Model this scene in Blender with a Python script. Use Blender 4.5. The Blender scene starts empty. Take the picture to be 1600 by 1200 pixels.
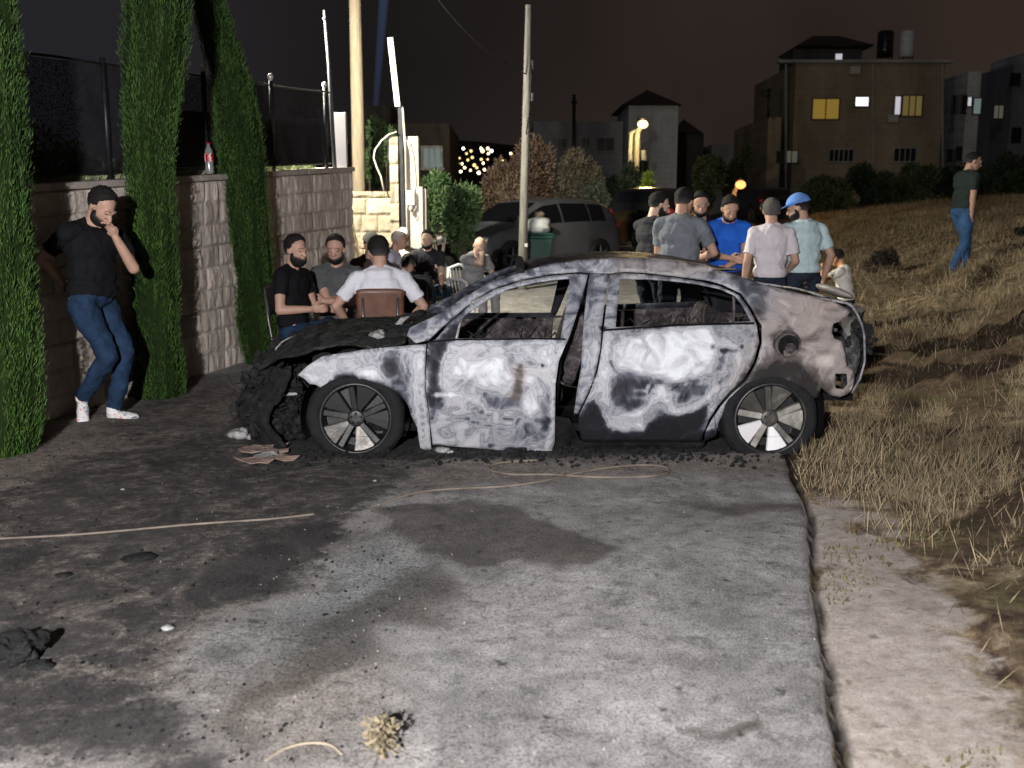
import bpy, bmesh, math, random
import numpy as np
from mathutils import Vector, Matrix, noise, geometry
R = math.radians
sc = bpy.context.scene
COL = sc.collection
rng = np.random.default_rng(7)
random.seed(7)

# ------------------------------------------------------------------ camera
PITCH = R(9.46); FPX = 1590.0; CAMZ = 1.58
cam_d = bpy.data.cameras.new('camera'); cam = bpy.data.objects.new('camera', cam_d); COL.objects.link(cam)
cam.location = (0, 0, CAMZ); cam.rotation_euler = (R(90) - PITCH, 0, 0)
cam_d.sensor_width = 36; cam_d.lens = 36 * FPX / 1600
cam_d.clip_start = 0.05; cam_d.clip_end = 2000
cam_d.dof.use_dof = True; cam_d.dof.focus_distance = 6.9; cam_d.dof.aperture_fstop = 2.8
sc.camera = cam
sc.view_settings.view_transform = 'Standard'; sc.view_settings.look = 'None'
sc.view_settings.exposure = 0; sc.view_settings.gamma = 1
sc.cycles.use_denoising = True
sc.cycles.max_bounces = 5; sc.cycles.transparent_max_bounces = 12
sc.cycles.sample_clamp_indirect = 3

# ------------------------------------------------------------------ night sky
w = bpy.data.worlds.new('World'); sc.world = w; w.use_nodes = True
nt = w.node_tree; nt.nodes.clear()
wo = nt.nodes.new('ShaderNodeOutputWorld'); bg = nt.nodes.new('ShaderNodeBackground')
tc = nt.nodes.new('ShaderNodeTexCoord'); sx = nt.nodes.new('ShaderNodeSeparateXYZ')
nt.links.new(tc.outputs['Generated'], sx.inputs[0])
mr = nt.nodes.new('ShaderNodeMapRange'); mr.inputs['From Min'].default_value = -0.55; mr.inputs['From Max'].default_value = 0.5
nt.links.new(sx.outputs['X'], mr.inputs['Value'])
cr = nt.nodes.new('ShaderNodeValToRGB'); nt.links.new(mr.outputs[0], cr.inputs[0])
e = cr.color_ramp.elements
e[0].position = 0; e[0].color = (0.0135, 0.0135, 0.0185, 1)
e[1].position = 1; e[1].color = (0.0270, 0.0185, 0.0150, 1)
x = e.new(0.42); x.color = (0.0130, 0.0112, 0.0108, 1)
x = e.new(0.68); x.color = (0.0250, 0.0172, 0.0142, 1)
nz = nt.nodes.new('ShaderNodeTexNoise'); nz.inputs['Scale'].default_value = 3.0; nz.inputs['Detail'].default_value = 3
nt.links.new(tc.outputs['Generated'], nz.inputs['Vector'])
m2 = nt.nodes.new('ShaderNodeMapRange'); m2.inputs['From Min'].default_value = 0.3; m2.inputs['From Max'].default_value = 0.7
m2.inputs['To Min'].default_value = 0.65; m2.inputs['To Max'].default_value = 1.3
nt.links.new(nz.outputs[0], m2.inputs['Value'])
nt.links.new(cr.outputs[0], bg.inputs['Color']); nt.links.new(m2.outputs[0], bg.inputs['Strength'])
nt.links.new(bg.outputs[0], wo.inputs[0])

def lamp(name, kind, loc, power, color, target=None, size=0.1, cone=None, blend=0.3):
    d = bpy.data.lights.new(name, kind); o = bpy.data.objects.new(name, d); COL.objects.link(o)
    o.location = loc; d.energy = power; d.color = color
    if kind == 'SUN': d.angle = size
    else: d.shadow_soft_size = size
    if kind == 'SPOT': d.spot_size = R(cone); d.spot_blend = blend
    if target is not None:
        o.rotation_euler = (Vector(target) - Vector(loc)).to_track_quat('-Z', 'Y').to_euler()
    return o
# faint sun added to lift the far buildings, the work light beside the camera, the yard floodlight above the wall
lamp('fill_sun', 'SUN', (0, 0, 30), 0.06, (0.9, 0.95, 1.0), (25, 60, 0), R(4))
lamp('work_light', 'SPOT', (-1.0, -1.9, 2.3), 4500, (1.0, 0.972, 0.972), (0.2, 7, 0.6), 0.06, 110, 0.5)
lamp('yard_light', 'SPOT', (-3.7, 13.5, 4.45), 3900, (1.0, 0.94, 0.76), (1.2, 16.5, 0.3), 0.10, 150, 0.3)

# ------------------------------------------------------------------ picture geometry
_cp, _sp = math.cos(PITCH), math.sin(PITCH)
def ray(px, py):
    a = (px - 800) / FPX; b = (600 - py) / FPX
    return Vector((a, _cp + b * _sp, -_sp + b * _cp))
def P(px, py, Y):
    d = ray(px, py); t = Y / d.y
    return Vector((d.x * t, Y, CAMZ + d.z * t))
def G(px, py, z=0.0):
    d = ray(px, py); t = (z - CAMZ) / d.z
    return Vector((d.x * t, d.y * t, z))

# ------------------------------------------------------------------ object helpers
def tag(o, label=None, cat=None, group=None, kind=None):
    if label: o['label'] = label
    if cat: o['category'] = cat
    if group: o['group'] = group
    if kind: o['kind'] = kind
    return o
def empty(name, loc=(0, 0, 0), rz=0, **k):
    o = bpy.data.objects.new(name, None); COL.objects.link(o); o.location = loc; o.rotation_euler.z = rz
    o.empty_display_size = 0.1
    return tag(o, **k)
def mesh_obj(name, me, mat=None, parent=None, smooth=False):
    if mat is not None:
        me.materials.clear(); me.materials.append(mat)
    if smooth: me.shade_smooth()
    o = bpy.data.objects.new(name, me); COL.objects.link(o)
    if parent is not None: o.parent = parent
    return o
def pyd(name, v, f, mat=None, parent=None, smooth=False):
    me = bpy.data.meshes.new(name)
    me.from_pydata([tuple(p) for p in v], [], [tuple(q) for q in f]); me.update()
    return mesh_obj(name, me, mat, parent, smooth)
def set_attr(o, name, vals):
    a = o.data.attributes.new(name, 'FLOAT', 'POINT'); a.data.foreach_set('value', np.asarray(vals, dtype=np.float32))
def verts_np(o):
    n = len(o.data.vertices); a = np.empty(n * 3, dtype=np.float32); o.data.vertices.foreach_get('co', a); return a.reshape(n, 3)

class MB:
    """collects shapes in plain lists, then links them as one mesh"""
    def __init__(s): s.v = []; s.f = []
    def add(s, v, f):
        b = len(s.v); s.v += [tuple(p) for p in v]; s.f += [tuple(i + b for i in q) for q in f]; return s
    def box(s, c, d, rz=0, mat=None, bev=0.0):
        x, y, z = d[0] / 2, d[1] / 2, d[2] / 2
        vs = [Vector((i * x, j * y, k * z)) for k in (-1, 1) for j in (-1, 1) for i in (-1, 1)]
        m = mat if mat is not None else Matrix.Rotation(rz, 3, 'Z')
        vs = [m @ v + Vector(c) for v in vs]
        return s.add(vs, [(0, 2, 3, 1), (4, 5, 7, 6), (0, 1, 5, 4), (2, 6, 7, 3), (0, 4, 6, 2), (1, 3, 7, 5)])
    def tube(s, pts, r, n=8, caps=True):
        pts = [Vector(p) for p in pts]; rs = r if isinstance(r, (list, tuple)) else [r] * len(pts)
        vs = []; fs = []; up = None
        for i, p in enumerate(pts):
            t = (pts[min(i + 1, len(pts) - 1)] - pts[max(i - 1, 0)]).normalized()
            if up is None: up = t.orthogonal().normalized()
            up = (up - t * up.dot(t)).normalized(); si = t.cross(up)
            for k in range(n):
                a = 2 * math.pi * k / n; vs.append(p + (up * math.cos(a) + si * math.sin(a)) * rs[i])
        for i in range(len(pts) - 1):
            for k in range(n):
                fs.append((i * n + k, i * n + (k + 1) % n, (i + 1) * n + (k + 1) % n, (i + 1) * n + k))
        if caps: fs.append(tuple(range(n))[::-1]); fs.append(tuple((len(pts) - 1) * n + k for k in range(n)))
        return s.add(vs, fs)
    def ell(s, c, r, m=None, n=12, k=8):
        c = Vector(c); vs = []; fs = []
        for i in range(1, k):
            ph = math.pi * i / k
            for j in range(n):
                a = 2 * math.pi * j / n
                v = Vector((r[0] * math.sin(ph) * math.cos(a), r[1] * math.sin(ph) * math.sin(a), r[2] * math.cos(ph)))
                vs.append((m @ v if m is not None else v) + c)
        t = Vector((0, 0, r[2])); top = len(vs); vs.append((m @ t if m is not None else t) + c); vs.append(c - (m @ t if m is not None else t))
        for i in range(k - 2):
            for j in range(n): fs.append((i * n + j, (i + 1) * n + j, (i + 1) * n + (j + 1) % n, i * n + (j + 1) % n))
        for j in range(n):
            fs.append((top, j, (j + 1) % n)); fs.append((top + 1, (k - 2) * n + (j + 1) % n, (k - 2) * n + j))
        return s.add(vs, fs)
    def lathe(s, c, prof, n=24, axis='Z', caps=False):
        vs = []; fs = []; c = Vector(c)
        for (r, h) in prof:
            for j in range(n):
                a = 2 * math.pi * j / n
                v = (r * math.cos(a), r * math.sin(a), h) if axis == 'Z' else (r * math.cos(a), h, r * math.sin(a))
                vs.append(Vector(v) + c)
        for i in range(len(prof) - 1):
            for j in range(n): fs.append((i * n + j, i * n + (j + 1) % n, (i + 1) * n + (j + 1) % n, (i + 1) * n + j))
        if caps: fs.append(tuple(range(n))[::-1]); fs.append(tuple((len(prof) - 1) * n + k for k in range(n)))
        return s.add(vs, fs)
    def prism(s, poly, z0, z1):
        n = len(poly); vs = [(p[0], p[1], z0) for p in poly] + [(p[0], p[1], z1) for p in poly]
        fs = [tuple(range(n))[::-1], tuple(range(n, 2 * n))] + [(i, (i + 1) % n, n + (i + 1) % n, n + i) for i in range(n)]
        return s.add(vs, fs)
    def build(s, name, mat=None, parent=None, smooth=False, bevel=0):
        o = pyd(name, s.v, s.f, mat, parent, smooth)
        if bevel:
            b = o.modifiers.new('b', 'BEVEL'); b.width = bevel; b.segments = 2; b.limit_method = 'ANGLE'
        return o

def grid_obj(name, XS, YS, zf, mat=None, parent=None, smooth=True):
    X, Y = np.meshgrid(XS, YS); Z = zf(X, Y); n, m = X.shape
    v = np.stack([X, Y, Z], -1).reshape(-1, 3)
    i = np.arange((n - 1) * m).reshape(n - 1, m)[:, :-1].ravel()
    f = np.stack([i, i + 1, i + 1 + m, i + m], -1)
    me = bpy.data.meshes.new(name); me.from_pydata(v.tolist(), [], f.tolist()); me.update()
    return mesh_obj(name, me, mat, parent, smooth)
def np_grid_mesh(name, V, mat=None, parent=None, smooth=True, flip=False):
    n, m = V.shape[:2]
    i = np.arange((n - 1) * m).reshape(n - 1, m)[:, :-1].ravel()
    f = np.stack([i, i + 1, i + 1 + m, i + m], -1)
    if flip: f = f[:, ::-1]
    me = bpy.data.meshes.new(name); me.from_pydata(V.reshape(-1, 3).tolist(), [], f.tolist()); me.update()
    return mesh_obj(name, me, mat, parent, smooth)

# value noise, vectorised
_perm = rng.random((64, 64, 16)).astype(np.float32)
def vnoise(x, y, z=0.0, seed=0):
    x = np.asarray(x, dtype=np.float64) + seed * 17.3; y = np.asarray(y, dtype=np.float64) + seed * 7.7; z = np.asarray(z, dtype=np.float64) + np.zeros_like(x)
    xi = np.floor(x).astype(int); yi = np.floor(y).astype(int); zi = np.floor(z).astype(int)
    fx = x - xi; fy = y - yi; fz = z - zi
    fx = fx * fx * (3 - 2 * fx); fy = fy * fy * (3 - 2 * fy); fz = fz * fz * (3 - 2 * fz)
    def g(a, b, c): return _perm[(xi + a) % 64, (yi + b) % 64, (zi + c) % 16]
    def l(a, b, t): return a + (b - a) * t
    return l(l(l(g(0, 0, 0), g(1, 0, 0), fx), l(g(0, 1, 0), g(1, 1, 0), fx), fy), l(l(g(0, 0, 1), g(1, 0, 1), fx), l(g(0, 1, 1), g(1, 1, 1), fx), fy), fz) * 2 - 1
def fbm(x, y, z=0.0, o=4, seed=0):
    s = 0; a = 1; t = 0
    for k in range(o):
        s = s + a * vnoise(np.asarray(x) * 2 ** k, np.asarray(y) * 2 ** k, np.asarray(z) * 2 ** k, seed + k); t += a; a *= 0.5
    return s / t
def poly_mask(x, y, poly, soft):
    """1 inside the polygon, 0 outside, with a soft border (metres)"""
    x = np.asarray(x, float); y = np.asarray(y, float); ins = np.zeros(x.shape, bool); d = np.full(x.shape, 1e9); n = len(poly)
    for i in range(n):
        x0, y0 = poly[i][0], poly[i][1]; x1, y1 = poly[(i + 1) % n][0], poly[(i + 1) % n][1]
        with np.errstate(divide='ignore', invalid='ignore'):
            c = ((y0 > y) != (y1 > y)) & (x < (x1 - x0) * (y - y0) / ((y1 - y0) or 1e-12) + x0)
        ins ^= c
        L = (x1 - x0) ** 2 + (y1 - y0) ** 2 + 1e-12
        t = np.clip(((x - x0) * (x1 - x0) + (y - y0) * (y1 - y0)) / L, 0, 1)
        d = np.minimum(d, np.hypot(x - x0 - t * (x1 - x0), y - y0 - t * (y1 - y0)))
    sd = np.where(ins, d, -d); t = np.clip(sd / (2 * soft) + 0.5, 0, 1)
    return t * t * (3 - 2 * t)
def line_mask(x, y, pts, wdt, soft):
    d = np.full(np.shape(x), 1e9)
    for i in range(len(pts) - 1):
        x0, y0 = pts[i][0], pts[i][1]; x1, y1 = pts[i + 1][0], pts[i + 1][1]
        L = (x1 - x0) ** 2 + (y1 - y0) ** 2 + 1e-12
        t = np.clip(((x - x0) * (x1 - x0) + (y - y0) * (y1 - y0)) / L, 0, 1)
        d = np.minimum(d, np.hypot(x - x0 - t * (x1 - x0), y - y0 - t * (y1 - y0)))
    t = np.clip((wdt - d) / (2 * soft) + 0.5, 0, 1)
    return t * t * (3 - 2 * t)

# ------------------------------------------------------------------ materials
class Mat:
    def __init__(s, name):
        s.m = bpy.data.materials.new(name); s.m.use_nodes = True; s.t = s.m.node_tree; s.t.nodes.clear()
        s.o = s.t.nodes.new('ShaderNodeOutputMaterial'); s.b = s.t.nodes.new('ShaderNodeBsdfPrincipled')
        s.t.links.new(s.b.outputs[0], s.o.inputs[0]); s._tc = None
    def N(s, typ, **kw):
        n = s.t.nodes.new('ShaderNode' + typ)
        for k, v in kw.items():
            if hasattr(n, k) and k not in ('color',): setattr(n, k, v)
        return n
    def set(s, sock, v):
        if v is None: return
        if isinstance(v, bpy.types.NodeSocket): s.t.links.new(v, sock)
        elif isinstance(v, (tuple, list)) and len(v) == 3 and sock.type == 'RGBA': sock.default_value = (*v, 1)
        else: sock.default_value = v
    def co(s, kind='Object', scale=None):
        if s._tc is None: s._tc = s.N('TexCoord')
        o = s._tc.outputs[kind]
        if scale is not None:
            mp = s.N('Mapping'); s.set(mp.inputs['Vector'], o); mp.inputs['Scale'].default_value = scale; o = mp.outputs[0]
        return o
    def noise(s, scale=5, detail=4, rough=0.55, dist=0.0, vec=None, color=False):
        n = s.N('TexNoise'); n.inputs['Scale'].default_value = scale; n.inputs['Detail'].default_value = detail
        n.inputs['Roughness'].default_value = rough; n.inputs['Distortion'].default_value = dist
        s.set(n.inputs['Vector'], vec if vec is not None else s.co()); return n.outputs[1 if color else 0]
    def vor(s, scale=5, vec=None, feat='F1', out=0):
        n = s.N('TexVoronoi'); n.feature = feat; n.inputs['Scale'].default_value = scale
        s.set(n.inputs['Vector'], vec if vec is not None else s.co()); return n.outputs[out]
    def ramp(s, fac, stops, inter='LINEAR'):
        n = s.N('ValToRGB'); s.set(n.inputs[0], fac); r = n.color_ramp; r.interpolation = inter
        while len(r.elements) < len(stops): r.elements.new(0.5)
        for e, (p, c) in zip(r.elements, stops):
            e.position = p; e.color = (c, c, c, 1) if isinstance(c, (int, float)) else (*c, 1)
        return n.outputs[0]
    def mix(s, f, a, b, mode='MIX'):
        n = s.N('Mix'); n.data_type = 'RGBA'; n.blend_type = mode
        s.set(n.inputs[0], f); s.set(n.inputs[6], a); s.set(n.inputs[7], b); return n.outputs[2]
    def math(s, op, a, b=None, clamp=False):
        n = s.N('Math'); n.operation = op; n.use_clamp = clamp; s.set(n.inputs[0], a)
        if b is not None: s.set(n.inputs[1], b)
        return n.outputs[0]
    def attr(s, name):
        n = s.N('Attribute'); n.attribute_name = name; return n.outputs['Fac']
    def bump(s, h, strength=0.5, dist=0.01, normal=None):
        n = s.N('Bump'); n.inputs['Strength'].default_value = strength; n.inputs['Distance'].default_value = dist
        s.set(n.inputs['Height'], h)
        if normal is not None: s.set(n.inputs['Normal'], normal)
        return n.outputs[0]
    def out(s, color=None, rough=0.7, metal=0.0, normal=None, spec=0.5, emit=None, emit_s=0.0, alpha=None, sheen=0.0, sss=0.0):
        i = s.b.inputs
        s.set(i['Base Color'], color); s.set(i['Roughness'], rough); s.set(i['Metallic'], metal); s.set(i['Normal'], normal) if normal is not None else None
        i['Specular IOR Level'].default_value = spec
        if emit is not None: s.set(i['Emission Color'], emit); s.set(i['Emission Strength'], emit_s)
        if alpha is not None: s.set(i['Alpha'], alpha)
        if sheen: i['Sheen Weight'].default_value = sheen
        return s.m
_mc = {}
def plain(name, c, rough=0.7, metal=0.0, var=0.25, scale=8, bump=0.0, spec=0.4):
    if name in _mc: return _mc[name]
    m = Mat(name); n = m.noise(scale, 5, 0.6)
    c2 = tuple(max(0, x * (1 - var)) for x in c); c1 = tuple(min(1, x * (1 + var)) for x in c)
    col = m.ramp(n, [(0.3, c2), (0.7, c1)])
    nr = m.bump(m.noise(scale * 6, 4), bump, 0.01) if bump else None
    _mc[name] = m.out(col, m.ramp(n, [(0.3, rough * 0.85), (0.7, min(1, rough * 1.15))]), metal, nr, spec)
    return _mc[name]
def cloth(name, c, var=0.18, rough=0.85):
    if name in _mc: return _mc[name]
    m = Mat(name); n = m.noise(7, 4, 0.6); f = m.noise(160, 2, 0.5)
    c2 = tuple(x * (1 - var) for x in c); c1 = tuple(min(1, x * (1 + var)) for x in c)
    col = m.ramp(n, [(0.3, c2), (0.7, c1)])
    nr = m.bump(m.noise(14, 3, 0.5, 0.6), 0.5, 0.02, m.bump(f, 0.25, 0.003))
    _mc[name] = m.out(col, rough, 0, nr, 0.2); return _mc[name]
def glow(name, c, s):
    if name in _mc: return _mc[name]
    m = Mat(name); _mc[name] = m.out((0, 0, 0), 0.5, emit=c, emit_s=s); return _mc[name]
# ================================================================== SETTING
_EP = [G(a, b) for a, b in [(1312, 1199), (1298, 1100), (1286, 1020), (1276, 950), (1269, 860), (1262, 800), (1240, 750), (1228, 712)]]
_EY = [-2.0] + [p.y for p in _EP] + [12, 20, 60]; _EX = [_EP[0].x - .25] + [p.x for p in _EP] + [2.85, 4.3, 10.0]
def edge_x(y):
    """right edge of the concrete drive"""
    y = np.asarray(y, float)
    return np.interp(y, _EY, _EX) + 0.010 * vnoise(y * 3.1, 3.3, 0, 5) + 0.007 * vnoise(y * 11, 1.3, 0, 6)
def wall_x(y):
    return -5.256 + 0.22 * y
def rise(y):
    return 0.052 * min(max(y - 13.5, 0.0), 26)
def ground_h(x, y):
    x = np.asarray(x, float); y = np.asarray(y, float)
    s = x - edge_x(y)
    sp = np.log1p(np.exp(np.clip((s - 1.35) * 3.2, -30, 30))) / 3.2
    h = 0.36 * sp
    h = np.where(h > 1.1, 1.1 + (h - 1.1) * 0.30, h) + np.clip(y - 16, 0, 30) * 0.018 * np.clip(s, 0, 1)
    # folds of raked earth and dead grass on the bank
    u = 0.59 * x + 0.81 * y; v = 0.81 * x - 0.59 * y
    k = np.clip((s - 0.55) / 0.9, 0, 1)
    near = np.clip((24 - y) / 10, 0.25, 1)
    h = h + k * near * (0.24 * fbm(u * 0.45, v * 1.7, 0, 3, 11) + 0.09 * fbm(u * 1.8, v * 4.5, 0, 3, 12) + 0.02 * fbm(x * 11, y * 11, 0, 2, 13))
    h = h + 0.004 * fbm(x * 6, y * 6, 0, 3, 14) * np.clip(s * 4, 0, 1) + 0.018 * fbm(x * 2.0, y * 2.0, 0, 3, 15) * np.clip(s * 3, 0, 1)
    # gap along the slab
    h = h + 0.010 * np.clip(s * 8, 0, 1) - 0.06 * np.exp(-((s - 0.008) / 0.010) ** 2)
    # yard behind the wall is higher; the land ahead falls away to the valley
    L = np.clip((wall_x(y) - 0.35 - x) / 0.15, 0, 1) * (y < 15.5)
    h = h + L * 1.45 + 0.052 * np.clip(y - 13.5, 0, 26) * np.clip(1 - s / 3.0, 0, 1)
    far = np.clip((y - 30) / 60, 0, 1)
    h = h - far * 6 * np.clip((9 - x) / 10, 0, 1)
    return np.where((s < -0.05) & (L <= 0) & (y < 40), -0.09 + 0.052 * np.clip(y - 13.5, 0, 26), h)
xs = np.concatenate([np.linspace(-120, -8, 14), np.linspace(-7.5, 0.6, 28), np.arange(0.7, 2.1, 0.013), np.arange(2.12, 3.2, 0.035), np.arange(3.2, 9, 0.07), np.arange(9, 16, 0.25), np.linspace(16.5, 160, 40)])
ys = np.concatenate([np.linspace(-8, 1.5, 12), np.arange(1.6, 9, 0.06), np.arange(9, 20, 0.14), np.arange(20, 40, 0.5), np.linspace(41, 260, 60)])
m = Mat('earth_mat')
gA = m.attr('grassy'); n1 = m.noise(2.2, 6, 0.65); n2 = m.noise(16, 6, 0.7); n3 = m.noise(90, 3, 0.6)
sand = m.ramp(n2, [(0.25, (0.22, 0.19, 0.165)), (0.45, (0.38, 0.335, 0.30)), (0.75, (0.55, 0.50, 0.46))])
peb = m.ramp(m.vor(34), [(0.0, 0.6), (0.25, 1.0)])
sand = m.mix(0.45, sand, peb, 'MULTIPLY')
dry = m.ramp(m.noise(5, 7, 0.72, 0.8), [(0.36, (0.030, 0.019, 0.013)), (0.46, (0.11, 0.075, 0.048)), (0.55, (0.25, 0.19, 0.12)), (0.66, (0.44, 0.37, 0.26))])
k = m.math('ADD', gA, m.math('MULTIPLY', m.math('SUBTRACT', m.noise(6, 7, 0.75, 0.4), 0.5), 1.3))
k = m.ramp(k, [(0.38, 0.0), (0.62, 1.0)])
dark = m.ramp(m.noise(22, 6, .72), [(.35, (0.018, 0.011, 0.008)), (.65, (0.095, 0.060, 0.042))])
fl_ = m.ramp(m.math('ADD', m.attr('fold'), m.math('MULTIPLY', m.math('SUBTRACT', n2, 0.5), 0.7)), [(0.3, 0.0), (0.65, 0.85)])
dry = m.mix(fl_, dry, dark)
col = m.mix(k, sand, dry)
col = m.mix(m.math('MULTIPLY', m.ramp(m.noise(1.6, 6, 0.7), [(0.50, 0.0), (0.64, 0.75)]), gA), col, m.ramp(m.noise(30, 5, .7), [(.4, (0.045, 0.042, 0.018)), (.65, (0.16, 0.15, 0.07))]))
col = m.mix(m.ramp(m.noise(11, 6, 0.75), [(0.30, 0.7), (0.40, 0.0)]), col, (0.06, 0.045, 0.03))
col = m.mix(m.ramp(m.noise(120, 3, 0.6), [(0.35, 0.45), (0.5, 0.0)]), col, (0.09, 0.07, 0.055))
col = m.mix(m.attr('gap'), col, (0.008, 0.006, 0.005))
col = m.mix(m.ramp(m.vor(9, m.mix(0.2, m.co(), m.noise(7, 4, color=True))), [(0.10, 0.6), (0.22, 0.0)]), col, (0.10, 0.085, 0.05))
nr = m.bump(n3, 0.3, 0.005, m.bump(n2, 0.3, 0.012))
M_EARTH = m.out(col, 0.95, 0, nr, 0.15)
ground = grid_obj('ground', xs, ys, ground_h, M_EARTH)
tag(ground, 'pale sandy verge rising into a bank of dead grass and dark earth', kind='structure')
V = verts_np(ground); gx, gy = V[:, 0], V[:, 1]; s_ = gx - edge_x(gy)
set_attr(ground, 'gap', np.clip(1.3 - np.abs(s_ - 0.004 - 0.008 * vnoise(gy * 7, 0.5, 0, 8)) / (0.022 + 0.012 * vnoise(gy * 4, 0.5, 0, 9)), 0, 1) * (gy < 9))
SANDP = [tuple(G(a, b)[:2]) for a, b in [(1235, 778), (1330, 786), (1400, 850), (1450, 920), (1490, 1010), (1520, 1110), (1560, 1260), (1330, 1400), (1290, 1100), (1240, 850)]]
FOLDP = [(2.75, 6.9), (3.5, 7.2), (4.6, 9.4), (5.6, 11.6), (4.6, 12.2), (3.4, 10.4), (2.8, 8.6)]
def foldm(x, y):
    u = 0.59 * x + 0.81 * y; v = 0.81 * x - 0.59 * y
    return fbm(u * 0.45, v * 1.7, 0, 3, 11) + 0.5 * fbm(u * 1.4, v * 4.5, 0, 4, 35) + .45 * poly_mask(x + .2 * fbm(x * 2, y * 2, 0, 3, 36), y, FOLDP, .5)
def sandm(x, y):
    x = np.asarray(x, float); y = np.asarray(y, float)
    return poly_mask(x + .25 * fbm(x * 3, y * 3, 0, 4, 33), y + .35 * fbm(x * 3, y * 3, 5, 4, 34), SANDP, .30)
set_attr(ground, 'grassy', 1 - sandm(gx, gy))
set_attr(ground, 'fold', np.clip((foldm(gx, gy) + .14) / .34, 0, 1) * np.clip((s_ - .3) / .8, 0, 1) * np.clip((15 - gy) / 5, 0, 1))

# ---- the concrete drive, with soot, wet and pale patches traced as stains, and lamp light painted in
ny = np.concatenate([np.arange(-1.5, 2, 0.25), np.arange(2, 9, 0.035), np.arange(9, 20, 0.15), np.linspace(20.2, 42, 40)])
nu = np.linspace(0, 1, 190)
U, Y = np.meshgrid(nu, ny)
lx = np.where(Y < 14.3, wall_x(Y), -2.6 - 0.05 * (Y - 14.3)); rx = edge_x(Y)
X = lx + (rx - lx) * U
Z = 0.004 + 0.010 * fbm(X * 1.5, Y * 1.5, 0, 3, 21) + 0.0018 * fbm(X * 14, Y * 14, 0, 3, 22)
E = np.minimum(1, (rx - X) / 0.03); Z = Z + 0.012 - (1 - E) * 0.05 + 0.052 * np.clip(Y - 13.5, 0, 26)
m = Mat('concrete_mat')
so = m.attr('soot'); we = m.attr('wet'); br = m.attr('brown'); bl = m.attr('bluish'); li = m.attr('light')
na = m.noise(1.7, 6, 0.65); nb = m.noise(9, 6, 0.7, 0.5); nc = m.noise(60, 4, 0.65); nd = m.noise(120, 3, 0.6)
base = m.ramp(nb, [(0.28, (0.16, 0.157, 0.154)), (0.42, (0.26, 0.254, 0.25)), (0.58, (0.36, 0.352, 0.347)), (0.72, (0.49, 0.48, 0.475))])
base = m.mix(m.ramp(na, [(0.35, 0.0), (0.65, 0.45)]), base, (0.42, 0.395, 0.38))
base = m.mix(bl, base, m.ramp(nc, [(.35, (0.13, 0.14, 0.145)), (.65, (0.33, 0.345, 0.345))]))
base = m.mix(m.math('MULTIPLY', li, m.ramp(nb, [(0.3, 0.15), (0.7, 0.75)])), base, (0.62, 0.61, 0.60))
brn = m.ramp(m.math('ADD', m.math('MULTIPLY', m.noise(24, 7, 0.78), .55), m.math('MULTIPLY', m.noise(130, 3, .6), .45)), [(0.36, (0.07, 0.056, 0.048)), (0.50, (0.23, 0.195, 0.17)), (0.64, (0.56, 0.49, 0.44))])
base = m.mix(br, base, brn)
kw = m.ramp(m.math('ADD', we, m.math('MULTIPLY', m.math('SUBTRACT', nb, 0.5), 0.5)), [(0.35, 0.0), (0.62, 0.85)])
wetc = m.mix(1.0, base, (0.33, 0.30, 0.275), 'MULTIPLY')
base = m.mix(kw, base, wetc)
ks = m.math('ADD', so, m.math('MULTIPLY', m.math('SUBTRACT', m.noise(4.6, 9, 0.80, 0.5), 0.5), 2.1))
ks = m.math('ADD', ks, m.math('MULTIPLY', m.math('SUBTRACT', m.noise(19, 6, 0.8, 0.3), 0.5), 1.0))
ks = m.math('ADD', ks, m.math('MULTIPLY', m.math('SUBTRACT', nc, 0.5), 0.9))
ks = m.math('ADD', ks, m.math('MULTIPLY', m.math('SUBTRACT', nd, 0.5), 0.9))
ks = m.ramp(ks, [(0.40, 0.0), (0.58, 0.78), (0.9, 0.98)])
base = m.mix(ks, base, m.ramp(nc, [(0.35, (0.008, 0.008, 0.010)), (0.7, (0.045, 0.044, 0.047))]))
spk = m.ramp(m.vor(55), [(0.05, 0.55), (0.16, 1.0)])
spk = m.mix(m.ramp(m.noise(5, 3), [(0.5, 0.0), (0.7, 1.0)]), (1, 1, 1), spk)
base = m.mix(0.8, base, spk, 'MULTIPLY')
base = m.mix(m.math('MULTIPLY', m.ramp(nd, [(0.62, 0.0), (0.74, 1.0)]), 0.22), base, (0.6, 0.59, 0.57))
base = m.mix(m.ramp(nd, [(0.24, 0.4), (0.36, 0.0)]), base, (0.05, 0.05, 0.05))
base = m.mix(m.ramp(m.noise(1.9, 8, 0.72, 0.4), [(0.40, 0.42), (0.56, 0.0)]), base, (0.075, 0.072, 0.07))
base = m.mix(m.ramp(m.noise(8.5, 7, 0.78, 0.3), [(0.36, 0.55), (0.47, 0.0)]), base, (0.06, 0.057, 0.055))
base = m.mix(m.ramp(m.vor(6.5, m.mix(0.12, m.co(), m.noise(9, 3, color=True))), [(0.05, 0.75), (0.13, 0.0)]), base, (0.03, 0.028, 0.028))
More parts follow.
